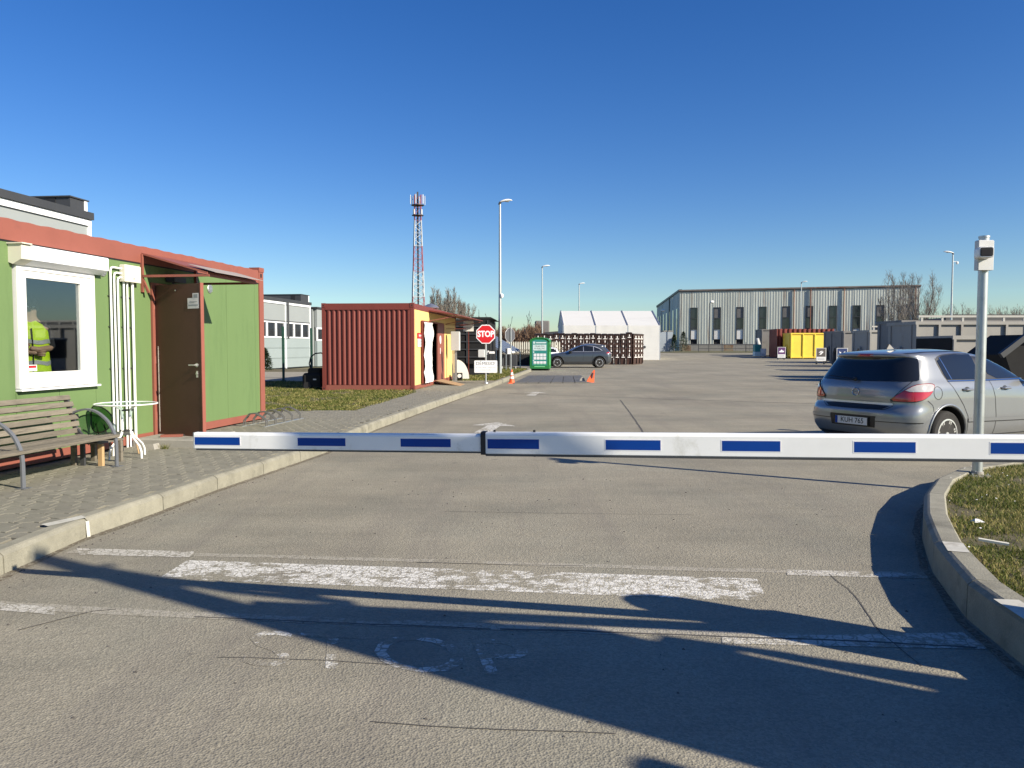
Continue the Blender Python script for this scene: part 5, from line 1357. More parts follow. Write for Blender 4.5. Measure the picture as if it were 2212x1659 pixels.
# large bare tree at the right corner of the barn
brushy_tree("large pale bare tree in front of the right end of the grey barn", 47.3, 95, 10.6, 4.2, 62, m=m_barkpale, stems=8, n=40, round_=True, r=.016, low=.12)
brushy_tree("large pale bare tree beyond the right corner of the grey barn, right trunk", 51.3, 97, 10.9, 5.0, 67, m=m_barkpale, stems=9, n=40, round_=True, r=.016, low=.12)
# far wood on the right: mass of bare crowns
def wood(name, lab, x0, x1, y, h0, h1, n, seed, m=None, z=0, wob=1.0):
    rnd = random.Random(seed); br = MB()
    for i in range(n):
        x = rnd.uniform(x0, x1); yy = y+rnd.uniform(-6,6); h = (h0+(h1-h0)*(x-x0)/(x1-x0))*rnd.uniform(.72,1.0)*(1+.1*noise.noise(Vector((x*.15*wob,0,seed))))
        p = Vector((x,yy,z)); top = p+Vector((rnd.gauss(0,.35),0,h)); br.tube([p, top], [.06,.015], 3, caps=False)
        for k in range(11):
            t = rnd.uniform(.25,1); b = p.lerp(top,t); a = rnd.uniform(0,6.28); L = h*.26*(1.15-t)*rnd.uniform(.6,1.3)+.3
            e = b+Vector((math.cos(a)*L*.55,math.sin(a)*L*.5,L*.9)); br.tube([b,e],[.03,.008],3,caps=False)
            for q in range(3):
                b2 = b.lerp(e, rnd.uniform(.3,1)); a2 = rnd.uniform(0,6.28); br.tube([b2,b2+Vector((math.cos(a2)*L*.25,math.sin(a2)*L*.25,L*.4))],[.018,.006],3,caps=False)
    o = br.build(name, m or m_bark, None, normals=False); tag(o, lab, "wood", kind="stuff"); return o
wood("far_wood", "bare brownish wood on the horizon at the far right behind the dark hall", 92, 138, 165, 10.5, 9.0, 340, 3)
wood("brushwood", "thicket of reddish brown brush behind the pale fence and the clothes bank", -3.0, 2.6, 75, 2.6, 3.3, 420, 9, m=m_barkred, z=.1, wob=4)
wood("hedge_twigs", "low line of bare brush beyond the tank and black trailer", -9, -2.5, 82, 2.3, 2.4, 160, 12, m=m_barkred, z=.2, wob=4)
def conifer(lab, x, y, h, w, seed, nm="conifer_shrub"):
    t_ = thing(nm, lab, "shrub", (x, y, zg(y)+.05), 0); rnd = random.Random(seed)
    mb = MB(); mb.cyl((0,0,0),(0,0,h*.9),.05,.01,n=6); mb.build("trunk", m_bark, t_)
    mb = MB()
    for i in range(1500):
        t = rnd.random()**.8; z = h*t; rmax = w*(1-t)**.6*(.75+.35*noise.noise(Vector((z*1.6,seed,rnd.random()*.4))))
        a = rnd.uniform(0,6.28); r_ = rmax*rnd.uniform(.4,1.0); c = Vector((r_*math.cos(a), r_*math.sin(a), z)); s_ = rnd.uniform(.05,.12)
        d = Vector((math.cos(a), math.sin(a), rnd.uniform(.2,1))).normalized()*s_*1.6; e = Vector((-math.sin(a),math.cos(a),rnd.uniform(-.4,.4)))*s_*.5
        mb.add([c-e, c+e, c+d], [(0,1,2)])
    mb.build("foliage", m_conifer, t_, normals=False); return t_
conifer("dark green conifer bush by the low grey wall left of the barn", 22.1, 105, 2.3, 1.0, 5)
conifer("taller olive green conifer bush closest to the barn corner", 23.6, 106, 2.7, 1.25, 6)
conifer("grey green shrub in front of the far grey factory windows", -15.6, 46.5, 1.9, .9, 7, "garden_shrub")
conifer("low round grey green shrub left of the taller one by the factory", -14.5, 45.0, 1.3, .7, 8, "garden_shrub")

# ------------------------------------------------------------------ black slatted trailer, solar shelter, picket fence
bt = thing("black_trailer", "matt black high sided trailer body with horizontal ribs behind the STOP sign", "trailer", (-3.1, 36.3, .12), R(-2))
mb = MB(); mb.box(0,2.05,0,5,.55,2.65); mb.build("body", m_boxblack, bt)
for k in range(5):
    mb = MB(); mb.box(.06,1.95,-.05,-.001,.85+.36*k,.90+.36*k); mb.build("rib", m_darkgrey, bt)
for x in (.05,.95,1.93):
    mb = MB(); mb.box(x,x+.06,-.04,-.001,.6,2.6); mb.build("upright", m_darkgrey, bt)
mb = MB(); mb.box(.1,1.95,.2,4.8,.0,.55); mb.build("chassis", m_black, bt)
mb = MB(); mb.loft([[(1.2,-.02,2.651),(2.3,-.02,2.651),(2.3,4,2.651),(1.2,4,2.651)],[(1.2,-.02,2.75),(2.1,-.02,2.75),(2.1,4,2.75),(1.2,4,2.75)]]); mb.build("tarpaulin", m_boxblack, bt)
ss = thing("solar_shelter", "tilted blue grey solar panel roof over dark boxes behind the lamp post", "solar shelter", (-.8, 46.5, .12), 0)
TL, TR, BRr, BL = Vector((-1.50,45.6,1.55)), Vector((-1.1,50.0,2.05)), Vector((.52,49.0,1.10)), Vector((-.33,44.2,.98))
Ms = Matrix.Translation((.8,-46.5,0)); nx_, ny_ = 3, 6
for i in range(nx_):
    for j in range(ny_):
        def P(a, b): return TL.lerp(TR, b).lerp(BL.lerp(BRr, b), a)
        e = .012; q = [P(i/nx_+e,j/ny_+e), P((i+1)/nx_-e,j/ny_+e), P((i+1)/nx_-e,(j+1)/ny_-e), P(i/nx_+e,(j+1)/ny_-e)]
        mb = MB(Ms); mb.loft([[tuple(p) for p in q], [(p.x,p.y,p.z+.04) for p in q]]); mb.build("solar_panel", m_solar, ss)
mb = MB(Ms); q = [TL, BL, BRr, TR]; mb.loft([[(p.x,p.y,p.z-.05) for p in q], [(p.x,p.y,p.z-.006) for p in q]]); mb.build("roof_frame", m_alu, ss)
for p in (TL, TR, BRr, BL, TL.lerp(BL,.5)):
    mb = MB(Ms); mb.box(p.x-.03,p.x+.03,p.y-.03,p.y+.03,0,p.z-.05); mb.build("post", m_galv, ss)
for k, (x, w_) in enumerate(((-.75,.5),(.05,.52))):
    t_ = thing("storage_box", ("dark grey box under the solar roof, left one","dark grey box under the solar roof, right one beside the turned sign pole")[k], "storage box", (x+.0, 46.3, .12), 0, "dark boxes under the solar roof")
    mb = MB(); mb.bbox(-w_/2,w_/2,-.3,.3,.22,.86,.03); mb.build("box", m_darkgrey, t_)
    for sx in (-1,1):
        mb = MB(); mb.box(sx*(w_/2-.08)-.02,sx*(w_/2-.08)+.02,-.2,.2,0,.22); mb.build("leg", m_white, t_)
pf = thing("picket_fence", "pale pointed picket fence with dark lower boards behind the solar shelter", "fence", (1.0, 60, .03), 0)
for k in range(26):
    x = -1.6+k*.17; mb = MB(); mb.prism_y([(x,.15),(x+.10,.15),(x+.10,1.75),(x+.05,1.86),(x,1.75)], 0,.03); mb.build("picket", m_offwhite, pf)
mb = MB(); mb.box(-1.7,2.9,.03,.08,1.3,1.40); mb.box(-1.7,2.9,.03,.08,.5,.6); mb.build("rail", m_wood, pf)
mb = MB(); mb.box(-1.8,2.9,-.5,-.42,0,.86); mb.build("lower_screen", m_boxblack, pf)
mb = MB(); mb.box(-1.8,2.9,-.52,-.40,.88,.96); mb.box(-1.8,2.9,-.52,-.40,1.16,1.22); 
for k in range(4): mb.tube([(-1.5+k*1.15,-.46,.9),(-1.0+k*1.15,-.46,1.2),(-.5+k*1.15,-.46,.9)], .03, 4)
mb.build("lattice_rail", m_wood, pf)
hl = thing("low_hall", "dark low hall with a block like chimney on its roof behind the clothes bank", "building", (3.6, 96, .5), 0)
mb = MB(); mb.prism_y([(-7,-.3),(9,-.3),(9,2.6),(2.4,2.9),(-1.4,2.6),(-5,2.05),(-7,1.9)], 0, 8); mb.build("body", m_darkgrey, hl)
mb = MB(); mb.bbox(-.7,1.1,.5,2.5,2.6,4.2,.12); mb.build("chimney_block", m_skipdark, hl)
mb = MB(); mb.box(-1.0,9,-.1,-.001,.0,2.0); mb.build("front_wall", m_conc, hl)

# ------------------------------------------------------------------ wall of stacked brown wheelie bins
BN = {}
def bin_meshes():
    def sec(w, d, z, f=0): return [(-w/2,f,z),(w/2,f,z),(w/2,f+d,z),(-w/2,f+d,z)]
    mb = MB(); mb.loft([sec(.36,.40,0,.07),sec(.42,.47,.55,.03),sec(.455,.52,.88,0)]); 
    mb.box(-.235,.235,-.03,.55,.86,.92)      # rim
    mb.box(-.20,-.15,-.02,.05,.10,.84); mb.box(.15,.20,-.02,.05,.10,.84)
    BN['b'] = mb.mesh("bin_body", m_bin)
    mb = MB(); mb.loft([[(-.245,-.06,.925),(.245,-.06,.925),(.245,.57,.925),(-.245,.57,.925)],[(-.23,-.04,.97),(.23,-.04,.97),(.23,.55,.99),(-.23,.55,.99)],[(-.15,.02,1.00),(.15,.02,1.00),(.15,.45,1.02),(-.15,.45,1.02)]]); mb.cyl((-.22,-.07,.95),(.22,-.07,.95),.022,n=8); BN['l'] = mb.mesh("bin_lid", m_bindark)
    mb = MB(); mb.box(-.035,.04,-.048,-.032,.66,.82); BN['s'] = mb.mesh("white_label", m_sticker)
    mb = MB(); mb.box(-.13,.13,-.052,-.036,.56,.625); BN['t'] = mb.mesh("white_strip", m_sticker)
    mb = MB(); mb.lathe([(0,0),(.03,0),(.03,-.01),(0,-.01)], (0.0,-.036,.53), 8, 'y'); BN['d'] = mb.mesh("round_label", m_sticker)
bin_meshes()
rnd = random.Random(8)
def place_bin(x, y, z, rz, lab, lid, strip_, dot):
    t_ = thing("wheelie_bin", lab, "wheelie bin", (x, y, z), rz, "brown wheelie bins nested in a long stacked wall")
    def ch_(n, k):
        o = bpy.data.objects.new(n, BN[k]); col.objects.link(o); o.parent = t_
    ch_("bin_body", 'b'); ch_("white_label", 's')
    if lid: ch_("lid", 'l')
    if strip_: ch_("white_strip", 't')
    if dot: ch_("round_label", 'd')
ROWN = ("at the foot","second from the ground","third from the ground","fourth from the ground","with its lid on top")
ORDN = ("first","second","third","fourth","fifth","sixth","seventh","eighth","ninth","tenth","eleventh","twelfth","thirteenth","fourteenth","fifteenth","leftmost")
for c in range(16):
    x = 9.50 - .492*c; 
    dz = (.0,.0,.07,0,0,.03,0,0,0,0,0,0,.09,.03,.08,.10)[c] if c < 16 else 0
    off = .13 if c == 0 else 0
    for r_ in range(5):
        k = 0 if r_ == 0 else (2 if r_ == 4 else 1)
        lab_ = f"brown wheelie bin {ROWN[r_]}, {ORDN[c]} stack left of the sunlit corner"
        place_bin(x+rnd.uniform(-.012,.012), 62.3+rnd.uniform(-.03,.03), .02+.375*r_+(off+rnd.uniform(-.03,.05) if r_ == 4 else 0), rnd.uniform(-.03,.03), lab_, r_ == 4, r_ in (0,4), r_ in (2,) or (r_ == 1 and c % 3 == 0))
for c in range(3):
    x, y = 10.02+.36*c, 62.45+.75*c
    for r_ in range(5):
        k = 0 if r_ == 0 else (2 if r_ == 4 else 1)
        place_bin(x, y, .02+.375*r_, R(28)+rnd.uniform(-.03,.03), f"brown wheelie bin {ROWN[r_]} in the {ORDN[c]} stack of the sunlit end", r_ == 4, r_ in (0,4), r_ == 3)
# ------------------------------------------------------------------ white tent
tn = thing("storage_tent", "large white tarpaulin tent in three bays behind the wall of brown bins", "tent", (5.0, 75, zg(75)), 0)
TW, TD, EH, RH = 9.4, 8.5, 3.35, 4.95
for k in range(3):
    x0, x1 = TW*k/3+.05, TW*(k+1)/3-.05
    mb = MB(); mb.loft([[(x0,0,EH),(x0,.05,EH-.0),(x0,TD/2,RH-.04),(x0,TD/2,RH)],[(x1,0,EH),(x1,.05,EH-.0),(x1,TD/2,RH-.04),(x1,TD/2,RH)]]); mb.build("roof_sheet", m_tent, tn)
    mb = MB(); mb.loft([[(x0,TD,EH),(x0,TD/2,RH),(x0,TD/2,RH-.04),(x0,TD-.05,EH)],[(x1,TD,EH),(x1,TD/2,RH),(x1,TD/2,RH-.04),(x1,TD-.05,EH)]]); mb.build("roof_sheet", m_tent, tn)
    n = 10; v=[]; f=[]
    for j in range(7):
        for i in range(n+1): v.append((x0+(x1-x0)*i/n, -.03+.035*noise.noise(Vector((i*.8,j*.9,k))), EH*j/6))
    for j in range(6):
        for i in range(n): f.append((j*(n+1)+i,j*(n+1)+i+1,(j+1)*(n+1)+i+1,(j+1)*(n+1)+i))
    mb = MB(); mb.add(v,f); mb.build("side_sheet", m_tent, tn, smooth=180, normals=False)
for k in range(4):
    x = TW*k/3; mb = MB(); mb.box(x-.05,x+.05,-.02,.08,0,EH); mb.tube([(x,0,EH+.03),(x,TD/2,RH+.03),(x,TD,EH+.03)], .06, 4, sq=(.10,.06)); mb.build("frame_rib", m_alu, tn)
for x in (0.02, TW-.02):
    mb = MB(); mb.prism_x([(0,0),(TD,0),(TD,EH),(TD/2,RH-.05),(0,EH)], x-.02, x+.02); mb.build("gable_sheet", m_tent, tn)
mb = MB(); mb.lathe([(0,0),(.13,0),(.13,-.02),(0,-.02)], (7.9,-.07,1.25), 16, 'y'); mb.build("round_emblem", m_darkgrey, tn)

# ------------------------------------------------------------------ the long metal barn
bx = Vector((30.7,-9.5)); BL_ = bx.length
rb = math.atan2(-9.5, 30.7)
barn = thing("metal_barn", "long rusty grey corrugated metal barn with tall narrow windows", "barn", (25.0, 115, .62), rb)
BH, SH = 9.05, 1.15     # wall height, plinth height
ww, wz0, wz1 = .95, 1.85, 6.6
wins = []
for u in (1498,1548,1597,1646,1696,1746,1797,1848,1899,1953):
    k = (u-CX0)/F; x = (k*115-25.0)/(bx.x/BL_ - k*bx.y/BL_); wins.append(x)
nS = 46; sw = BL_/nS
def ribbed(mb, x0, x1, z0, z1, y=0.0, pitch=.35, d=.018):
    n = max(1, round((x1-x0)/pitch)); p = (x1-x0)/n; pts = []
    for i in range(n): a = x0+i*p; pts += [(a,y),(a+.55*p,y),(a+.68*p,y-d),(a+.9*p,y-d)]
    pts.append((x1,y)); v=[]; f=[]
    for x, yy in pts: v += [(x,yy,z0),(x,yy,z1)]
    for i in range(len(pts)-1): f.append((2*i,2*i+2,2*i+3,2*i+1))
    mb.add(v,f)
mx_ = m_sheet
edges = sorted([0, BL_] + [w_-ww/2 for w_ in wins] + [w_+ww/2 for w_ in wins])
for a, b in zip(edges, edges[1:]):
    iswin = any(abs((a+b)/2-w_) < .1 for w_ in wins)
    n = max(1, round((b-a)/.95)) if not iswin else 1
    for i in range(n):
        x0, x1 = a+(b-a)*i/n, a+(b-a)*(i+1)/n
        mb = MB()
        if iswin: ribbed(mb, x0, x1, wz1, BH)
        else: ribbed(mb, x0, x1, SH, BH, y=random.uniform(-.02,.02))
        mb.build("cladding_sheet", mx_, barn, normals=False)
for i in range(16):
    x0 = BL_*i/16; mb = MB(); mb.box(x0+.01, x0+BL_/16-.01, -.02, .1, .0, SH-.02); mb.build("plinth_panel", m_conc, barn)
for i in range(0,16,3):
    x0 = BL_*i/16; mb = MB(); mb.box(x0+.4, x0+BL_/16-.3, -.03, -.021, .15, SH-.1); mb.build("rust_patch", M_("rusty_plinth",(.30,.24,.16),.9,dirt=(.22,.10,.05),dscale=1.5,damt=.55) if "rusty_plinth" not in bpy.data.materials else bpy.data.materials["rusty_plinth"], barn)
mb = MB(); mb.box(0, BL_, -.06, .06, SH-.02, SH+.06); mb.build("plinth_trim", m_skipdark, barn)
for w_ in wins:
    fr = MB(); a, b = w_-ww/2, w_+ww/2
    for (p, q, r_, s_) in ((a-.05,a+.06,wz0,wz1),(b-.06,b+.05,wz0,wz1),(a+.06,b-.06,wz0,wz0+.08),(a+.06,b-.06,wz1-.08,wz1),(a+.06,b-.06,3.35,3.47),(a+.06,b-.06,4.95,5.05)):
        fr.box(p,q,-.05,.08,r_,s_)
    fo = fr.build("window", m_trimdark, barn)
    mb = MB(); mb.box(a+.06,b-.06,.03,.05,wz0+.08,3.35); mb.build("board", m_sticker if w_ != wins[5] else m_conc, fo)
    mb = MB(); mb.box(a+.06,b-.06,.03,.05,3.47,4.95); mb.build("pane", m_farglass, fo)
    mb = MB(); mb.box(a+.06,b-.06,.03,.05,5.05,wz1-.08); mb.build("pane", m_farglass if random.random()<.4 else m_skipdark, fo)
mb = MB(); mb.box(-.15, BL_+.15, -.14, .4, BH+.02, BH+.22); mb.build("roof_edge", M_("rusty_trim",(.22,.19,.17),.8,var=.25,scale=.6,dirt=(.20,.085,.05),dscale=.8,damt=.5), barn)
mb = MB(); mb.box(-.10, BL_+.1, -.10, .3, BH-.12, BH); mb.build("eaves_shadow_strip", m_trimdark, barn)  # dark strip stands for the shade under the roof edge
for x in (18.2, 22.6, 16.0, 31.6):
    mb = MB(); mb.cyl((x,-.12,.6),(x,-.12,BH-.1),.07,n=8); mb.build("downpipe", M_("rust_pipe",(.20,.09,.06),.8,var=.3,scale=1) if "rust_pipe" not in bpy.data.materials else bpy.data.materials["rust_pipe"], barn)
# gable side in shade
GL = 37
sx_ = Vector((-7.5,36.4,0)).normalized(); sn_ = Vector((sx_.y,-sx_.x,0))
SK = Matrix(((sn_.x,sx_.x,0,0),(sn_.y,sx_.y,0,0),(0,0,1,0),(0,0,0,1)))     # the gable wall is not square to the front
for i in range(20):
    mb = MB(); v=[]; y0_, y1_ = GL*i/20, GL*(i+1)/20; h0 = BH-(BH-8.6)*y0_/GL; h1 = BH-(BH-8.6)*y1_/GL
    mb.M = SK; mb.box(-.04+random.uniform(-.02,.02),.05,y0_+.02,y1_-.02,0,min(h0,h1)); mb.build("cladding_sheet", mx_, barn)
for i in range(7):
    y_ = 2.4+i*5.1; mb = MB(SK); mb.box(-.09,-.03,y_,y_+1.5,1.85,6.6); mb.build("tall_window", m_farglass, barn)
mb = MB(SK); mb.box(-.12,.1,13.5,14.6,0,BH-.2); mb.build("recess", m_black, barn)
mb = MB(SK); mb.loft([[(-.2,-.1,BH),(.3,-.1,BH),(.3,-.1,BH+.28),(-.2,-.1,BH+.28)],[(-.2,GL,8.5),(.3,GL,8.5),(.3,GL,8.85),(-.2,GL,8.85)]]); mb.build("gable_edge", m_trimdark, barn)
mb = MB(); mb.prism([(.06,.12),(BL_-.06,.12),(BL_-7.5,36),(-7.3,36)], 0, 8.5); mb.build("core", m_dark, barn)
lw = thing("low_wall", "low pale grey blockwork wall between the tent and the barn bushes", "wall", (18.75,107,zg(107)-.1), 0)
mb = MB(); mb.box(0,3.6,0,.3,0,2.9); mb.build("wall", M_("pale_grey_render",(.30,.34,.38),.8,var=.05), lw)
mb = MB(); mb.box(-.05,3.65,-.05,.35,2.9,3.02); mb.build("coping", m_conc, lw)
br_ = thing("barn_fence", "dark two rail fence with posts along the foot of the barn", "fence", (25.2,104,zg(104)), 0)
for z in (.45,.95):
    mb = MB(); mb.box(0,16,-.03,.03,z,z+.07); mb.build("rail", m_trimdark, br_)
for k in range(6):
    mb = MB(); mb.box(k*3.2-.04,k*3.2+.04,-.03,.05,0,1.35); mb.build("post", m_trimdark, br_)
sheet("verge_strip", lambda y: 14, lambda y: 90, 100, 114, .03, m_field, 8)
# lamps close to the barn with arms
for i, (u, v, Y) in enumerate(((1531,655,104),(1938,648,98),(1427,673,118))):
    x = (u-CX0)/F*Y; h = 1.5+(748-v)*Y/F - zg(Y)
    t_ = thing("arm_lamp", ("arm lamp before the first barn window from the left","arm lamp before the right end of the barn","arm lamp before the shaded gable of the barn")[i], "lamp", (x, Y, zg(Y)), 0, "short lamps beside the barn")
    mb = MB(); mb.cyl((0,0,0),(0,0,h-.2),.06,.045,n=8); mb.build("pole", m_trimdark, t_)
    mb = MB(); mb.tube([(0,0,h-.25),(-.05,-.2,h),(.15,-.5,h+.1)], .03, 6); mb.build("arm", m_trimdark, t_)
    mb = MB(); mb.lathe([(0,-.25),(.16,-.2),(.22,0),(.16,.2),(0,.25)], (.2,-.6,h+.1), 12, 'x'); mb.build("lamp_head", m_white, t_, smooth=True)

# ------------------------------------------------------------------ roll-off skips at the right
def skip(lab, x, y, L, W, H, m, z0=None, rib=.9, rail=True, hook=True, name="skip", top=None, grp=None, ang=0, mid=False):
    """origin = front left bottom corner, side wall along +x at y=0, end wall at x=0"""
    z0 = zg(y) if z0 is None else z0
    t_ = thing(name, lab, "skip container", (x, y, z0), R(ang), grp)
    b = .22
    mb = MB(); mb.box(0.0,L,.06,.10,b,H-.12); mb.build("side_wall", m, t_)
    mb = MB(); mb.box(0.0,L,W-.10,W-.06,b,H-.12); mb.build("far_side_wall", m, t_)
    mb = MB(); mb.box(0,.05,.10,W-.10,b,H-.12); mb.build("end_wall", m, t_)
    mb = MB(); mb.box(L-.05,L,.10,W-.10,b,H-.12); mb.build("tail_wall", m, t_)
    mb = MB(); mb.box(.05,L-.05,.10,W-.10,b-.04,b+.04); mb.build("floor", m, t_)
    mb = MB(); mb.box(-.03,L+.03,-.03,.12,H-.13,H); mb.box(-.03,L+.03,W-.12,W+.03,H-.13,H); mb.box(-.03,.10,.12,W-.12,H-.13,H); mb.box(L-.1,L+.03,.12,W-.12,H-.13,H); mb.build("top_rail", m, t_)
    mb = MB(); mb.box(0,L,.0,.10,.10,b+.02); mb.box(.3,L-.2,W/2-.55,W/2-.45,0,b); mb.box(.3,L-.2,W/2+.45,W/2+.55,0,b); mb.build("floor_frame", m, t_)
    n = max(2, int(round(L/rib)))
    for i in range(n+1):
        xx = min(L-.09, L*i/n); mb = MB(); mb.box(xx, xx+.09, -.035 if not mid else -.03, .06, .06, H-.13); mb.build("rib", m, t_)
    if mid:
        mb = MB(); mb.box(0,L,-.045,.055,H*.5,H*.5+.10); mb.build("mid_rail", m, t_)
    if hook:   # lifting frame on the end wall
        mb = MB(); mb.tube([(-.03,W/2-.55,0.05),(-.05,W/2-.42,.95),(-.05,W/2-.12,1.42),(-.05,W/2+.12,1.42),(-.05,W/2+.42,.95),(-.03,W/2+.55,.05)], .05, 4, sq=(.12,.10)); mb.build("hook_frame", m, t_)
        mb = MB(); mb.add([(-.004,W/2-.36,.3),(-.004,W/2+.36,.3),(-.004,W/2+.33,1.0),(-.004,W/2,1.35),(-.004,W/2-.33,1.0)],[(0,1,2,3,4)]); mb.build("hook_recess", m_dark, t_, normals=False)
        for yy in (.28, W-.36):
            mb = MB(); mb.box(-.04,.0,yy,yy+.08,b,H-.13); mb.build("end_rib", m, t_)
    if rail:
        mb = MB(); mb.box(.1,L-.3,.0,.08,H+.16,H+.24)
        for i in range(n): mb.box(.2+(L-.6)*i/n,.28+(L-.6)*i/n,.01,.07,H,H+.16)
        mb.build("lid_rail", m_railpaint, t_)
    return t_
skip("bright yellow roll off skip with vertical ribs standing before the dark red container", 28.25, 78, 6.0, 2.35, 2.62, m_skipyellow, rib=1.15, rail=False)
dr = thing("cargo_container", "dark red corrugated container standing behind the yellow skip, taller than it", "container", (27.75, 80.6, zg(80)), 0)
mb = MB(); v, f = corr(.0, 6.0, .1, 3.05, pitch=.5, dep=.12); mb.add(v, f); mb.build("corrugated_wall", m_redcorr, dr, normals=False)
mb = MB(); v, f = corr(-.0, 2.4, .1, 3.05, pitch=.3, dep=.05); mb.add([(0-p[1]*-1+ -.02, p[0]+.1, p[2]) for p in v], f); mb.build("end_wall", m_redcorr, dr, normals=False)
mb = MB(); mb.box(.1,6,.14,2.5,.05,3.0); mb.build("core", m_redcorr, dr)
mb = MB(); mb.box(-.05,.06,-.02,.12,0,3.05); mb.build("corner_post", m_redcorr, dr)
skip("grey skip end with a tall dark slot standing left of the dark red container", 27.9, 86, 5.0, 2.3, 3.0, m_skipdark, rib=1.2, rail=False)
skip("grey skip just right of the yellow one, hook frame end facing left", 27.45, 65.5, 5.5, 2.4, 2.75, m_skipdark, rail=False)
skip("pale grey skip second from the yellow one, hook frame end facing left", 23.9, 55.5, 5.5, 2.4, 2.60, m_skipdark, rail=False)
skip("grey skip with white rails on its rim left of the tall dark skips", 20.9, 45, 5.2, 2.4, 2.45, m_skipgrey, rail=True)
skip("tall dark grey skip end between the white railed skip and the long skip", 17.35, 34.3, 5.5, 2.35, 2.66, m_skipdark, rail=False)
skip("long tall light grey ribbed skip with a railing along its rim", 16.25, 31.0, 7.2, 2.35, 2.50, m_skipgrey, rib=.92, rail=True)
skip("lower grey green ribbed skip standing in front of the long tall skip", 14.9, 26.0, 7.0, 2.35, 1.86, m_skipgrey, rib=.95, rail=False, hook=False)
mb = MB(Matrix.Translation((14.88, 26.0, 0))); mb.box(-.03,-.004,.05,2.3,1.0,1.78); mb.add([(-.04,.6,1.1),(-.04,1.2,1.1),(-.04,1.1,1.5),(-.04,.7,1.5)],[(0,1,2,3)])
o_ = mb.build("dark_end_panel", m_boxblack, None); tag(o_, "near black panel added to darken the shaded end of the lower grey skip", "sheet")  # near-black colour put on the end face turned from the sun
# dark boat shaped skip at the right edge
bs_ = thing("boat_skip", "dark skip with a sloping end rising at the right edge above the car", "skip container", (12.5, 19.6, 0), 0)
prof = [(.0,1.30),(.72,1.86),(3.6,1.86),(3.6,.15),(.9,.15),(.3,.6)]
mb = MB(); mb.prism_y([(.10,1.28),(.78,1.80),(3.5,1.80),(3.5,.2),(.95,.2),(.35,.62)], .06, 1.8); mb.build("body", m_boxblack, bs_)
mb = MB(); mb.tube([(-.05,.0,1.26),(.70,.0,1.85),(3.6,.0,1.87)], .07, 4, sq=(.12,.14)); mb.build("rim", m_darkgrey, bs_)
mb = MB(); mb.box(.72,1.3,-.08,.02,1.66,1.84); mb.box(.9,1.1,-.06,.03,1.36,1.52); mb.build("lug", m_white, bs_)
mb = MB(); mb.tube([(.3,0,.62),(.95,0,.2),(3.5,0,.2)], .05, 4, sq=(.08,.08)); mb.build("lower_rim", m_darkgrey, bs_)
bp_ = MB(Matrix.Translation((14.3, 22.6, 0))); bp_.loft([[(-.3,-.4,1.25),(1.3,-.4,1.2),(1.3,.8,1.3),(-.3,.8,1.3)],[(-.1,-.3,1.38),(1.0,-.3,1.30),(1.0,.7,1.44),(-.1,.7,1.45)]]); bp_.box(-.2,1.2,-.3,.7,0,1.2)
tag(bp_.build("rusty_crate", m_brown, None), "rusty brown crate between the silver car roof and the dark boat skip", "crate")

# information boards in front of the skips
def board(lab, u, v0, v1, Y, m_top, kind, wpx):
    x = (u-CX0)/F*Y; w = wpx*Y/F; z1 = 1.5+(748-v0)*Y/F - zg(Y); z0 = max(.12, 1.5+(748-v1)*Y/F - zg(Y))
    t_ = thing("info_board", lab, "sign board", (x, Y, zg(Y)), 0)
    h = z1-z0
    mb = MB(); mb.box(-w/2,w/2,0,.05,z0,z1); f_ = mb.build("frame", m_greyplastic, t_)
    mb = MB(); mb.box(-w/2+.07*w,w/2-.07*w,-.012,-.001,z0+h*.34,z1-h*.04); mb.build("picture_panel", m_top, t_)
    mb = MB(); mb.box(-w/2+.07*w,w/2-.07*w,-.010,-.001,z0+h*.04,z0+h*.30); mb.build("text_panel", m_signwhite, t_)
    for k in range(2):
        mb = MB(); mb.box(-w*.36,w*.36,-.016,-.0105,z0+h*(.10+.10*k),z0+h*(.15+.10*k)); mb.build("text_line", m_inkgrey, t_)
    cz_ = z0+h*.62
    if kind == 'cloud': P_ = [[(-.30,-.13),(.22,-.13),(.32,.02),(.12,.05),(-.02,.20),(-.14,.06),(-.30,-.02)]]
    elif kind == 'stick': P_ = [[(-.20,-.18),(-.02,-.16),(.24,.10),(.10,.14),(-.06,-.02)],[(-.28,.02),(-.05,.18),(.15,.2),(-.1,.03)]]
    elif kind == 'three': P_ = [[(-.28,.24),(-.23,.10),(-.10,.10),(-.14,-.02),(-.24,-.0),(-.28,.1)],[(.08,.0),(.30,.14),(.16,.14)],[(-.30,-.10),(-.05,-.10),(-.28,-.30)]]
    else: P_ = [[(-.2,-.15),(0,-.15),(0,.15),(-.2,.15)]]
    mb = MB()
    for q in P_: mb.prism_y([(a*w, cz_+b*h*.8) for a, b in q], -.018, -.0125)
    mb.build("pictogram", m_signwhite, t_)
    for sx in (-1,1):
        mb = MB(); mb.box(sx*w*.38-.02,sx*w*.38+.02,.0,.3,0,z0) ; mb.build("foot", m_darkgrey, t_)
board("purple information board with a cloud shaped picture before the yellow skip", 1688, 749.6, 773, 76, m_purple, 'cloud', 17.5)
board("dark brown information board with a slanted picture by the yellow skip's right end", 1773.5, 751.5, 780, 63, m_brownprint, 'stick', 21.6)
board("blue information board with three small pictures just above the car's left roof", 1819, 751.7, 781, 54, m_blueprint, 'three', 24)
board("pale white information board left of the dark slotted skip", 1648.5, 753, 771, 83, m_sticker, 'x', 12)
wb2 = thing("teal_bin", "small teal and white bin with an open lid left of the pale board", "bin", ((1640-CX0)/F*84, 84.5, zg(84)), 0)
mb = MB(); mb.bbox(-.35,.35,0,.7,.55,1.35,.04); mb.build("body", m_teal, wb2)
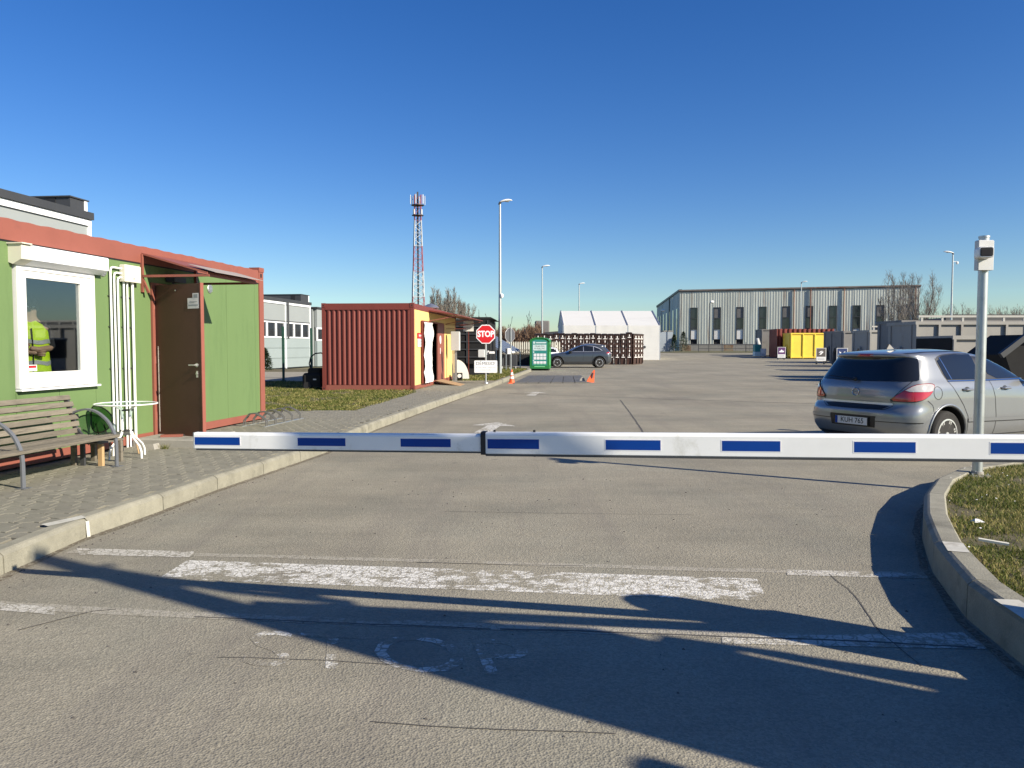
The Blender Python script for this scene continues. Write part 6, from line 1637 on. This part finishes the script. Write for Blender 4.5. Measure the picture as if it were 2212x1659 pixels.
mb = MB(); mb.bbox(-.36,.36,-.01,.71,.08,.54,.04); mb.build("lower_body", m_paleteal, wb2)
mb = MB(); mb.loft([[(.1,.1,1.36),(.35,.1,1.36),(.35,.6,1.36),(.1,.6,1.36)],[(-.05,.1,2.0),(.12,.1,2.05),(.12,.6,2.05),(-.05,.6,2.0)]]); mb.build("lid", m_white, wb2)

# dark hall far right
dh = thing("dark_hall", "long dark flat roofed hall on the horizon at the right edge", "building", (50.2, 92, .55), 0)
mb = MB(); mb.prism_y([(0,0),(40,0),(40,4.6),(1.6,4.35),(0,3.5)], 0, 14); mb.build("body", M_("slate_cladding",(.06,.075,.09),.6,var=.1), dh)
mb = MB(); mb.box(1.5,40,-.1,0,3.95,4.75); mb.build("fascia", m_darkgrey, dh)
mb = MB(); mb.box(4.5,40,-.14,-.101,0,3.5); mb.build("front_panel", M_("taupe_cladding",(.13,.125,.125),.7,var=.1), dh)

# ------------------------------------------------------------------ cars
def tab(T, z):
    if z <= T[0][0]: return T[0][1]
    for (a, p), (b, q) in zip(T, T[1:]):
        if z <= b: return p + (q-p)*(z-a)/(b-a)
    return T[-1][1]
class Body:
    def __init__(s, xr, xf, w, z0, z1, Lr=.42, Lf=.55, n=2.7, ns=46):
        s.Z = [z0+(z1-z0)*(1-(1-i/(ns-1))**1.25) for i in range(ns)]
        def sm(T):
            A = [tab(T, z) for z in s.Z]
            for _ in range(2): A = [A[0]]+[.25*A[i-1]+.5*A[i]+.25*A[i+1] for i in range(1, ns-1)]+[A[-1]]
            return A
        s.XR, s.XF, s.W = sm(xr), sm(xf), sm(w); s.Lr, s.Lf, s.n = Lr, Lf, n
    def at(s, z):
        Z = s.Z
        if z <= Z[0]: return s.XR[0], s.XF[0], s.W[0]
        for i in range(len(Z)-1):
            if z <= Z[i+1]:
                t = (z-Z[i])/(Z[i+1]-Z[i]); return tuple(A[i]+(A[i+1]-A[i])*t for A in (s.XR, s.XF, s.W))
        return s.XR[-1], s.XF[-1], s.W[-1]
    def outline(s, z, K=10, M=14):
        xr, xf, w = s.at(z); L = xf-xr; Lr, Lf = min(s.Lr, L*.35), min(s.Lf, L*.4); n = s.n; xm = (xr+xf)/2
        half = []
        for k in range(K+1):
            a = math.pi/2*k/K; half.append((xr+Lr-Lr*math.cos(a)**(2/n), w*math.sin(a)**(2/n) if k else 0))
        for m in range(1, M): half.append((xr+Lr+(L-Lr-Lf)*m/M, w))
        for k in range(K+1):
            a = math.pi/2*(1-k/K); half.append((xf-Lf+Lf*math.cos(a)**(2/n) if k < K else xf, w*math.sin(a)**(2/n) if k < K else 0))
        return [(x, y*(1-.045*((x-xm)/(L/2))**2)) for x, y in half]
    def mesh(s):
        mb = MB(); rings = []
        for z in s.Z:
            h = s.outline(z); rings.append([(x, -y, z) for x, y in h] + [(x, y, z) for x, y in reversed(h[1:-1])])
        mb.loft(rings); return mb
    def side(s, x, z, sg):
        h = s.outline(z); prev = h[0]
        for q in h[1:]:
            if q[0] >= x and q[0] > prev[0]:
                t = (x-prev[0])/(q[0]-prev[0]); return Vector((x, sg*(prev[1]+(q[1]-prev[1])*t), z))
            prev = q
        return Vector((x, sg*h[-2][1], z))
    def girth(s, g, z, sg=None):
        "g = arc length from the rear centre, negative to the right side (-y)"
        h = s.outline(z, 24); sg = 1 if g > 0 else -1; g = abs(g); acc = 0
        for a, b in zip(h, h[1:]):
            d = math.hypot(b[0]-a[0], b[1]-a[1])
            if acc+d >= g: t = (g-acc)/d; return Vector((a[0]+(b[0]-a[0])*t, sg*(a[1]+(b[1]-a[1])*t), z))
            acc += d
        return Vector((h[-1][0], 0, z))
def patch(name, poly, fn, off, mat_, parent, cuts=3, centre=None, thick=0.0):
    "flat outline mapped on to a curved body surface, lifted off it by off"
    bm = bmesh.new(); vs_ = [bm.verts.new((p[0], p[1], 0)) for p in poly]; bm.faces.new(vs_)
    bmesh.ops.triangulate(bm, faces=bm.faces[:])
    for _ in range(cuts):
        bmesh.ops.subdivide_edges(bm, edges=[e for e in bm.edges if e.calc_length() > .06], cuts=1, use_grid_fill=False)
        bmesh.ops.triangulate(bm, faces=[f for f in bm.faces if len(f.verts) > 3])
    for v in bm.verts:
        a, b = v.co.x, v.co.y; e = .004
        p = fn(a, b); n_ = (fn(a+e, b)-fn(a-e, b)).cross(fn(a, b+e)-fn(a, b-e))
        if n_.length > 1e-9: n_.normalize()
        c = Vector((1.3 if centre is None else centre, 0, .8))
        if n_.dot(p-c) < 0: n_ = -n_
        v.co = p + n_*off
    me = bpy.data.meshes.new(name); bmesh.ops.recalc_face_normals(bm, faces=bm.faces); bm.to_mesh(me); bm.free()
    me.materials.append(mat_); me.polygons.foreach_set("use_smooth", [True]*len(me.polygons))
    o = bpy.data.objects.new(name, me); col.objects.link(o); o.parent = parent; return o
def line_patch(name, pts, w, fn, off, mat_, parent):
    for a, b in zip(pts, pts[1:]):
        pass
    mb = MB(); v = []; f = []; S = []
    for a, b in zip(pts, pts[1:]):
        n = max(1, int(math.hypot(b[0]-a[0], b[1]-a[1])/.05)); S += [(a[0]+(b[0]-a[0])*i/n, a[1]+(b[1]-a[1])*i/n) for i in range(n)]
    S.append(pts[-1])
    for i, p in enumerate(S):
        q0, q1 = S[max(i-1,0)], S[min(i+1,len(S)-1)]; t = Vector((q1[0]-q0[0], q1[1]-q0[1])).normalized(); n_ = Vector((-t.y, t.x))*w/2
        for sgn in (1,-1):
            a, b = p[0]+n_.x*sgn, p[1]+n_.y*sgn; e = .004; P = fn(a, b); N_ = (fn(a+e,b)-fn(a-e,b)).cross(fn(a,b+e)-fn(a,b-e))
            if N_.length > 1e-9: N_.normalize()
            if N_.dot(P-Vector((1.3,0,.8))) < 0: N_ = -N_
            v.append(tuple(P+N_*off))
    for i in range(len(S)-1): f.append((2*i,2*i+1,2*i+3,2*i+2))
    mb.add(v, f); return mb.build(name, mat_, parent, smooth=180, normals=True)
def smooth_poly(P, it=2):
    for _ in range(it):
        Q = []
        for i in range(len(P)):
            a, b = P[i], P[(i+1)%len(P)]; Q += [(a[0]*.8+b[0]*.2, a[1]*.8+b[1]*.2), (a[0]*.2+b[0]*.8, a[1]*.2+b[1]*.8)]
        P = Q
    return P
def wheel(parent, x, y, r, sg, spokes=7, rimr=.66, w=.205):
    mb = MB(); rings = [(r*.62,-w/2+.01),(r*.90,-w/2),(r*.97,-w/2+.02),(r,-w/2+.045),(r,w/2-.045),(r*.97,w/2-.02),(r*.90,w/2),(r*.62,w/2-.01)]
    mb.lathe(rings, (x, y, r), 36, 'y'); t_ = mb.build("wheel", m_tyre, parent, smooth=True)
    R_ = r*rimr; yo = y+sg*(w/2-.012)
    mb = MB(); mb.lathe([(R_*.99,-sg*.0),(R_*.99,sg*.010),(R_*.90,sg*.012),(R_*.88,-sg*.04),(R_*.98,-sg*.05)], (x, yo, r), 36, 'y')
    for k in range(spokes):
        a = 2*math.pi*k/spokes+.3
        for da in (-.10,.10):
            c0, c1 = Vector((x+.04*math.cos(a), yo-sg*.02, r+.04*math.sin(a))), Vector((x+R_*.92*math.cos(a+da), yo-sg*.004, r+R_*.92*math.sin(a+da)))
            mb.tube([c0, c1], .01, 4, sq=(.020,.022))
    mb.lathe([(0,sg*.012),(.035,sg*.010),(.045,-sg*.02),(0,-sg*.03)], (x, yo, r), 16, 'y'); mb.build("rim", m_rim, t_, smooth=True)
    mb = MB(); mb.lathe([(0,0),(R_*.97,0),(R_*.97,-sg*.02),(0,-sg*.02)], (x, yo-sg*.07, r), 24, 'y'); mb.build("brake_side", m_black, t_)
    for k in range(5):
        a = 2*math.pi*k/5; mb = MB(); mb.lathe([(0,sg*.004),(.008,sg*.003),(.008,-sg*.01)], (x+.028*math.cos(a)*1.4, yo, r+.028*math.sin(a)*1.4), 6, 'y')
    return t_
def car(name, lab, loc, rz, B, paint, r, wb, track, arch=None, cat="car", rimr=.66, spokes=7):
    t_ = thing(name, lab, cat, loc, rz)
    o = B.mesh().build("body", [paint, m_black], None)
    cut = MB(); R_ = arch or r+.055
    for x in (0, wb):
        for sg in (1,-1):
            cut.cyl((x, sg*(track/2-.16), r+.01), (x, sg*(track/2+.5), r+.01), R_, n=40)
    co = cut.build("cutter", m_black, None); co.data.materials.clear(); co.data.materials.append(paint); co.data.materials.append(m_black)
    co.data.polygons.foreach_set("material_index", [1]*len(co.data.polygons))
    md = o.modifiers.new("b", 'BOOLEAN'); md.operation = 'DIFFERENCE'; md.object = co; md.solver = 'EXACT'
    dg = bpy.context.evaluated_depsgraph_get(); me = bpy.data.meshes.new_from_object(o.evaluated_get(dg))
    o.modifiers.clear(); o.data = me; bpy.data.objects.remove(co); setsharp(me, 38); o.parent = t_
    for x in (0, wb):
        for sg in (1,-1): wheel(t_, x, sg*(track/2), r, sg, rimr=rimr, spokes=spokes)
    return t_, o

# silver hatchback on the right
B1 = Body(xr=[(.20,-.60),(.27,-.70),(.36,-.775),(.44,-.80),(.60,-.80),(.655,-.785),(.675,-.745),(.78,-.735),(.80,-.745),(.84,-.735),(.95,-.72),(1.02,-.685),(1.20,-.59),(1.345,-.50),(1.365,-.56),(1.395,-.55),(1.42,-.40),(1.45,.0),(1.462,.35)],
          xf=[(.20,3.25),(.45,3.47),(.6,3.45),(.75,3.3),(.86,2.85),(.95,2.40),(1.02,2.15),(1.2,1.78),(1.36,1.35),(1.42,1.05),(1.462,.65)],
          w=[(.20,.80),(.26,.84),(.36,.875),(.52,.885),(.60,.882),(.80,.875),(.93,.86),(1.0,.83),(1.05,.80),(1.2,.735),(1.33,.675),(1.39,.635),(1.42,.58),(1.445,.44),(1.462,.15)], z0=.20, z1=1.462, ns=64, Lr=.38, n=3.0)
CR, CRB = car("silver_car", "silver grey five door hatchback parked behind the barrier at the right", (5.42, 11.0, 0), R(28), B1, m_carpaint, .317, 2.61, 1.53, spokes=7, rimr=.68)
gr = B1.girth
gl = [(-.78,1.035),(0,1.02),(.78,1.035),(.82,1.055),(.70,1.325),(.62,1.350),(0,1.357),(-.62,1.350),(-.70,1.325),(-.82,1.055)]
patch("rear_window", smooth_poly(gl,1), gr, .005, m_carglass, CR, 4)
patch("spoiler_lip", [(-.60,1.362),(.60,1.362),(.585,1.385),(-.585,1.385)], gr, .010, m_carpaint, CR, 4)
patch("brake_light", [(-.13,1.366),(.13,1.366),(.125,1.384),(-.125,1.384)], gr, .014, m_tailred, CR, 2)
for sg in (-1, 1):
    tl = [(.50,.775),(.80,.772),(.93,.80),(1.06,.875),(1.10,.955),(1.095,.985),(1.03,1.003),(.90,1.005),(.78,.985),(.66,.90)]
    q = smooth_poly([(sg*a, b) for a, b in tl], 1)
    po = [(sg*a*1.0, b) for a, b in tl]
    cx_ = sum(p[0] for p in q)/len(q); cy_ = sum(p[1] for p in q)/len(q)
    patch("tail_lamp_gasket", [(cx_+(p[0]-cx_)*1.06, cy_+(p[1]-cy_)*1.09) for p in q], gr, .004, m_carblack, CR, 4)
    lamp_ = patch("tail_lamp", q, gr, .009, m_tailred, CR, 4)
    up = smooth_poly([(sg*a, b) for a, b in ((.665,.90),(1.075,.90),(1.09,.955),(1.085,.98),(1.03,.997),(.90,.999),(.785,.98))], 1)
    patch("clear_lens", up, gr, .0125, m_tailclear, lamp_, 4)
patch("tailgate_trim", [(-.56,.715),(.56,.715),(.55,.745),(-.55,.745)], gr, .012, m_alu, CR, 4)
patch("tailgate_recess", smooth_poly([(-.40,.645),(.40,.645),(.54,.712),(-.54,.712)],1), gr, .006, m_carblack, CR, 4)
for sg in (-1,1):
    line_patch("tailgate_seam", [(sg*.74,1.04),(sg*.71,1.0),(sg*.52,.78),(sg*.55,.70),(sg*.46,.652)], .008, gr, .003, m_carblack, CR)
    line_patch("bumper_seam", [(sg*1.0,.785),(sg*1.10,.72),(sg*1.20,.60)], .006, gr, .003, m_carblack, CR)
line_patch("tailgate_seam", [(-.46,.652),(.46,.652)], .008, gr, .003, m_carblack, CR)
for a0, a1 in ((-.98,-.36),(.36,.98)):
    patch("bumper_strip", [(a0,.50),(a1,.50),(a1,.535),(a0,.545)], gr, .012, m_carpaint, CR, 4)
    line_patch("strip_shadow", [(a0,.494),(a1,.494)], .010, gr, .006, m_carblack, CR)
patch("plate_recess", [(-.345,.405),(.345,.405),(.36,.56),(-.36,.56)], gr, .004, m_carblack, CR, 3)
def platef(x0, x1, z0, z1, off): return [(-.79-off+.0, a, b) for a, b in ((x0,z0),(x1,z0),(x1,z1),(x0,z1))]
mb = MB(); mb.box(-.822,-.80,-.27,.27,.415,.54); mb.build("plate_frame", m_carblack, CR)
mb = MB(); mb.box(-.826,-.8225,-.255,.255,.428,.53); npl = mb.build("number_plate", m_plate, CR)
mb = MB(); mb.box(-.8275,-.8262,.215,.254,.429,.529); mb.build("blue_band", m_reflblue, npl)
Mpl = Matrix.Translation((-.8272,-.02,.479)) @ Matrix.Rotation(R(-90),4,'Z') @ Matrix.Rotation(R(90),4,'X')
text("plate_text", "KUH 765", .098, m_ink, npl, Mpl, .0005, .98, bold=.001)
mb = MB(); mb.tube([(-.742,.053*math.cos(math.pi*k/12),.875+.053*math.sin(math.pi*k/12)) for k in range(25)], .005, 6, caps=False); mb.tube([(-.746,-.045,.867),(-.746,.01,.870),(-.746,-.01,.880),(-.746,.045,.883)], .004, 6); mb.build("round_emblem", m_chrome, CR, smooth=True)
mb = MB(); mb.tube([(-.745,.02,1.045),(-.735,.16,1.062),(-.70,.48,1.085)], [.012,.008,.004], 6); mb.lathe([(0,-.03),(.028,-.02),(.03,0)], (-.715,.02,1.045), 14, 'x'); mb.build("rear_wiper", m_carblack, CR)
mb = MB(); mb.add([(-.10,0,1.455),(.12,0,1.462),(-.04,.0,1.53),(-.08,0,1.53),(.02,.03,1.46),(.02,-.03,1.46)], [(0,4,2,3),(1,2,4),(0,3,2,5),(1,5,2)]); mb.build("roof_fin", m_carblack, CR)
for sg in (-1, 1):
    fn = lambda a, b, sg=sg: B1.side(a, b, sg)
    full = [(-.03,1.30),(.02,1.352),(.14,1.383),(.40,1.398),(.85,1.40),(1.15,1.385),(1.45,1.32),(1.72,1.18),(1.92,1.05),(1.90,1.035),(1.0,1.03),(.08,1.035),(.02,1.09)]
    patch("window_surround", smooth_poly(full,1), fn, .003, m_carblack, CR, 5)
    patch("rear_door_window", [(.17,1.05),(.80,1.045),(.80,1.385),(.42,1.383),(.16,1.368),(.075,1.345)], fn, .007, m_carglass, CR, 4)
    patch("quarter_window", [(.065,1.05),(.145,1.05),(.06,1.325),(.0,1.30),(.035,1.12)], fn, .007, m_carglass, CR, 3)
    patch("front_door_window", smooth_poly([(1.03,1.045),(1.82,1.05),(1.70,1.17),(1.43,1.305),(1.14,1.37),(.93,1.385)],1), fn, .007, m_carglass, CR, 4)
    line_patch("chrome_strip", [(.06,1.030),(1.0,1.026),(1.93,1.030)], .014, fn, .010, m_chrome, CR)
    line_patch("quarter_divider", [(.155,1.05),(.068,1.345)], .014, fn, .010, m_chrome, CR)
    line_patch("door_seam", [(-.02,1.335),(.06,1.04),(.16,.90),(.33,.70),(.42,.55),(.43,.30)], .008, fn, .003, m_carblack, CR)
    line_patch("door_seam", [(.92,1.39),(.98,1.03),(1.04,.80),(1.06,.50),(1.04,.28)], .008, fn, .003, m_carblack, CR)
    line_patch("door_seam", [(1.98,1.02),(2.03,.80),(2.0,.60),(2.02,.28)], .008, fn, .003, m_carblack, CR)
    line_patch("sill_strip", [(.42,.50),(2.1,.47)], .045, fn, .012, m_carpaint, CR)
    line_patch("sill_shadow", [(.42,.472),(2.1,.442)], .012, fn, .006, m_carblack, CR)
    line_patch("sill_seam", [(.43,.275),(2.15,.26)], .010, fn, .004, m_carblack, CR)
    line_patch("roof_seam", [(-.40,1.40),(-.10,1.418),(.5,1.428),(1.2,1.415),(1.6,1.29)], .008, fn, .003, m_carblack, CR)
    for hx in (.42, 1.30):
        p = fn(hx, .915); mb = MB(); mb.tube([p+Vector((-.10,sg*.004,0)), p+Vector((-.07,sg*.035,.0)), p+Vector((.07,sg*.035,0)), p+Vector((.10,sg*.004,0))], .016, 8); mb.build("door_handle", m_carpaint, CR, smooth=True)
        patch("handle_recess", [(hx+.055*math.cos(k*math.pi/8), .915+.034*math.sin(k*math.pi/8)) for k in range(16)], fn, .003, m_carblack, CR, 0)
    if sg < 0:
        line_patch("fuel_cap_seam", [(-.20+.085*math.cos(k*math.pi/12), .88+.085*math.sin(k*math.pi/12)) for k in range(25)], .007, fn, .003, m_carblack, CR)
    for cx_ in (0, 2.61):
        pts = []
        for k in range(21):
            a = R(-12+204*k/20); pts.append((cx_+.392*math.cos(a), .327+.392*math.sin(a)))
        ps = [fn(a, b)+Vector((0,sg*.004,0)) for a, b in pts if b > .24]
        mb = MB(); mb.tube(ps, .016, 8); mb.build("arch_lip", m_carpaint, CR, smooth=True)
    mb = MB(); mb.loft([[(1.92,sg*.80,1.02),(1.98,sg*.80,1.02),(1.98,sg*.80,1.07),(1.92,sg*.80,1.07)],[(1.86,sg*.90,1.03),(1.98,sg*.90,1.03),(1.98,sg*.90,1.13),(1.86,sg*.90,1.13)],[(1.86,sg*1.02,1.03),(1.96,sg*1.02,1.03),(1.96,sg*1.02,1.12),(1.86,sg*1.02,1.12)]]); mb.build("wing_mirror", m_carblack, CR)
patch("rear_undertray", [(-.9,.215),(.9,.215),(.9,.30),(-.9,.30)], gr, .004, m_carblack, CR, 4)

# graphite estate car in front of the bins
B2 = Body(xr=[(.24,-.74),(.35,-.86),(.5,-.92),(.75,-.92),(.95,-.90),(1.05,-.86),(1.12,-.80),(1.3,-.62),(1.48,-.45),(1.56,-.50),(1.60,-.36),(1.64,.1),(1.655,.5)],
          xf=[(.24,3.55),(.5,3.74),(.75,3.72),(.92,3.55),(1.02,3.0),(1.10,2.35),(1.18,2.15),(1.4,1.72),(1.55,1.32),(1.62,1.0),(1.655,.8)],
          w=[(.24,.86),(.4,.93),(.8,.935),(1.0,.92),(1.12,.86),(1.3,.79),(1.5,.71),(1.58,.66),(1.63,.48),(1.655,.2)], z0=.24, z1=1.655, ns=50)
C2, _ = car("grey_car", "dark graphite family car seen side on before the wall of brown bins", (6.06, 54.2, 0), R(180), B2, m_carpaint2, .365, 2.92, 1.66, spokes=5, rimr=.70)
for sg in (1,-1):
    fn = lambda a, b, sg=sg: B2.side(a, b, sg)
    patch("window_surround", smooth_poly([(-.28,1.17),(.05,1.40),(.40,1.52),(.9,1.555),(1.3,1.53),(1.75,1.33),(2.1,1.13),(1.9,1.12),(.5,1.13)],1), fn, .003, m_alu, C2, 4)
    patch("rear_quarter_window", [(-.20,1.175),(.02,1.34),(.38,1.475),(.38,1.15)], fn, .008, m_carglass, C2, 3)
    patch("rear_door_window", [(.42,1.15),(1.08,1.145),(1.08,1.53),(.85,1.53),(.42,1.49)], fn, .008, m_carglass, C2, 3)
    patch("front_door_window", [(1.12,1.145),(1.95,1.15),(1.70,1.33),(1.35,1.49),(1.12,1.53)], fn, .008, m_carglass, C2, 3)
    line_patch("door_seam", [(1.10,1.14),(1.14,.5)], .012, fn, .003, m_carblack, C2)
    line_patch("door_seam", [(.35,1.1),(.5,.8),(.52,.45)], .012, fn, .003, m_carblack, C2)
    patch("sill", [(.45,.26),(2.45,.26),(2.45,.40),(.45,.44)], fn, .006, m_darkgrey, C2, 3)
    patch("tail_lamp", [(-.80,.98),(-.45,1.02),(-.62,1.10),(-.80,1.10)], fn, .008, m_tailred, C2, 2)
    patch("clear_lens", [(-.80,1.0),(-.68,1.01),(-.68,1.09),(-.80,1.095)], fn, .011, m_tailclear, C2, 2)
    for cx_ in (0, 2.92):
        ps = [fn(cx_+.455*math.cos(R(-8+196*k/18)), .375+.455*math.sin(R(-8+196*k/18)))+Vector((0,sg*.004,0)) for k in range(19)]
        mb = MB(); mb.tube(ps, .030, 6); mb.build("arch_lip", m_carblack, C2, smooth=True)
    mb = MB(); mb.bbox(1.92,2.12,sg*.96-.1,sg*.96+.1,1.06,1.2,.03); mb.build("wing_mirror", m_carblack, C2)
    mb = MB(); mb.tube([(-.1,sg*.60,1.60),(.4,sg*.62,1.665),(1.2,sg*.60,1.66)], .02, 6); mb.build("roof_rail", m_alu, C2)
B3 = Body(xr=[(.22,-.65),(.5,-.8),(.9,-.78),(1.05,-.65),(1.35,-.45),(1.44,-.1)], xf=[(.22,3.2),(.5,3.4),(.8,3.3),(.95,2.5),(1.1,2.1),(1.35,1.4),(1.44,1.0)], w=[(.22,.8),(.5,.88),(.9,.86),(1.1,.77),(1.35,.63),(1.44,.3)], z0=.22, z1=1.44, ns=30)
C3, _ = car("white_car", "white car mostly hidden between the clothes bank and the graphite car", (2.72, 57.5, 0), R(90), B3, m_carwhite, .31, 2.55, 1.5)
patch("rear_window", [(-.62,1.06),(.62,1.06),(.52,1.32),(-.52,1.32)], B3.girth, .005, m_carglass, C3, 3)
patch("tail_lamp", [(-.85,.85),(-.6,.85),(-.62,.98),(-.85,.98)], B3.girth, .005, m_tailred, C3, 2)
patch("tail_lamp", [(.85,.85),(.6,.85),(.62,.98),(.85,.98)], B3.girth, .005, m_tailred, C3, 2)

# ------------------------------------------------------------------ unseen gate shape, added to cast the shadow across the road
TE = math.tan(R(SUN_EL))
sh_ = Vector((SX, SY)).normalized(); pn_ = Vector((-sh_.y, sh_.x))        # pn_: across the sun
gt = thing("shadow_gate", "unseen gate shape right of the drive, added to shadow the road", "gate", (0, 0, 0), 0)
P0 = Vector((4.2, .0)); 
P0 = P0 + pn_*(2.93 - P0.dot(pn_))                       # post on the wanted sun line
a0 = -P0.dot(sh_)
gt.location = (P0.x, P0.y, .18)
def gpt(p, a_):   # p = across-sun coordinate, a_ = shadow reach on the road -> height at the gate plane
    q = pn_*(p-2.93); return (q.x, q.y, (a_ - a0)*TE - .18)
def gtube(name, pts, w, t_=.05):
    mb = MB(); mb.tube([gpt(*q) for q in pts], w/2, 8); mb.build(name, m_benchsteel, gt)
offc = Vector((sh_.x*.12, sh_.y*.12, 0)); v = [gpt(2.64,a0+.36), gpt(3.04,a0+.36), gpt(3.03,5.72), gpt(2.87,5.75)]
mb = MB(); mb.loft([[tuple(Vector(q)) for q in v],[tuple(Vector(q)+offc) for q in v]]); mb.build("tapered_column", m_benchsteel, gt)
gtube("diagonal_stay", [(2.98,5.2),(3.14,3.85),(3.34,3.05)], .10)
gtube("bracket", [(2.95,4.35),(3.16,4.05),(3.28,3.72),(3.34,3.3)], .07)
gtube("bracket", [(2.93,4.9),(3.12,5.05)], .05)
tops = [(3.02,3.35),(3.14,3.35),(3.32,2.75),(3.50,2.20),(3.66,1.75),(3.80,1.30),(3.90,.55),(3.965,-.05)]
def topa(p):
    for (p0_,b0),(p1_,b1) in zip(tops, tops[1:]):
        if p <= p1_: return b0+(b1-b0)*(p-p0_)/(p1_-p0_)
    return tops[-1][1]
pw_ = .095; p = 3.02
while p < 3.96:
    g_ = -.012; kk_ = int(round(p/pw_)) % 2
    aL, aR = topa(p), topa(p+pw_)
    if 3.70 < p+pw_ < 3.80:      # slot shaped into this board to let a sliver of light through
        for (b0, b1, q0, q1) in ((a0+.42,.12,p,p+pw_),(.12,.95,p-.01,p+pw_-.035),(.95,min(aL,aR),p,p+pw_)):
            v = [gpt(q0-.006,b0), gpt(q1+.006,b0), gpt(q1+.006,b1), gpt(q0-.006,b1)]; off = Vector((sh_.x*.025, sh_.y*.025, 0))
            mb = MB(); mb.loft([[tuple(Vector(q)+off*kk_*1.15) for q in v],[tuple(Vector(q)+off*(1+kk_*1.15)) for q in v]]); mb.build("board", m_benchsteel, gt)
        p += pw_; continue
    v = [gpt(p+g_/2, a0+.42), gpt(p+pw_-g_/2, a0+.42), gpt(p+pw_-g_/2, aR), gpt(p+g_/2, aL)]
    off = Vector((sh_.x*.025, sh_.y*.025, 0))
    mb = MB(); mb.loft([[tuple(Vector(q)+off*kk_*1.15) for q in v],[tuple(Vector(q)+off*(1+kk_*1.15)) for q in v]]); mb.build("board", m_benchsteel, gt)
    p += pw_
for aa in (a0+1.0, a0+2.6):
    gtube("rail", [(2.93,aa),(3.95,aa)], .05)
gtube("post", [(2.56,a0+.36),(2.56,.95)], .13)
gtube("post", [(2.42,a0+.36),(2.42,.35)], .11)
# unseen bar, added to cast the second shadow beside the boom's
b2_ = thing("shadow_rail", "unseen slanting bar on two posts, added to shadow the road", "guard rail", (0,0,0), 0)
def rp_(g, reach):    # ground shadow point g, reach -> real point
    return (g[0]+SX*reach, g[1]+SY*reach, reach*TE/math.hypot(SX,SY))
mb = MB(); A_, B_ = rp_((-1.5,4.40), 5.0), rp_((1.6,3.965), 2.6)
mb.tube([A_, B_], .07, 8)
mb = MB(); mb.tube([A_, B_], .058, 8); mb.build("rail", m_benchsteel, b2_)
for q in (A_, B_):
    mb = MB(); mb.tube([(q[0],q[1],0),(q[0],q[1],q[2])], .03, 8); mb.build("post", m_benchsteel, b2_)
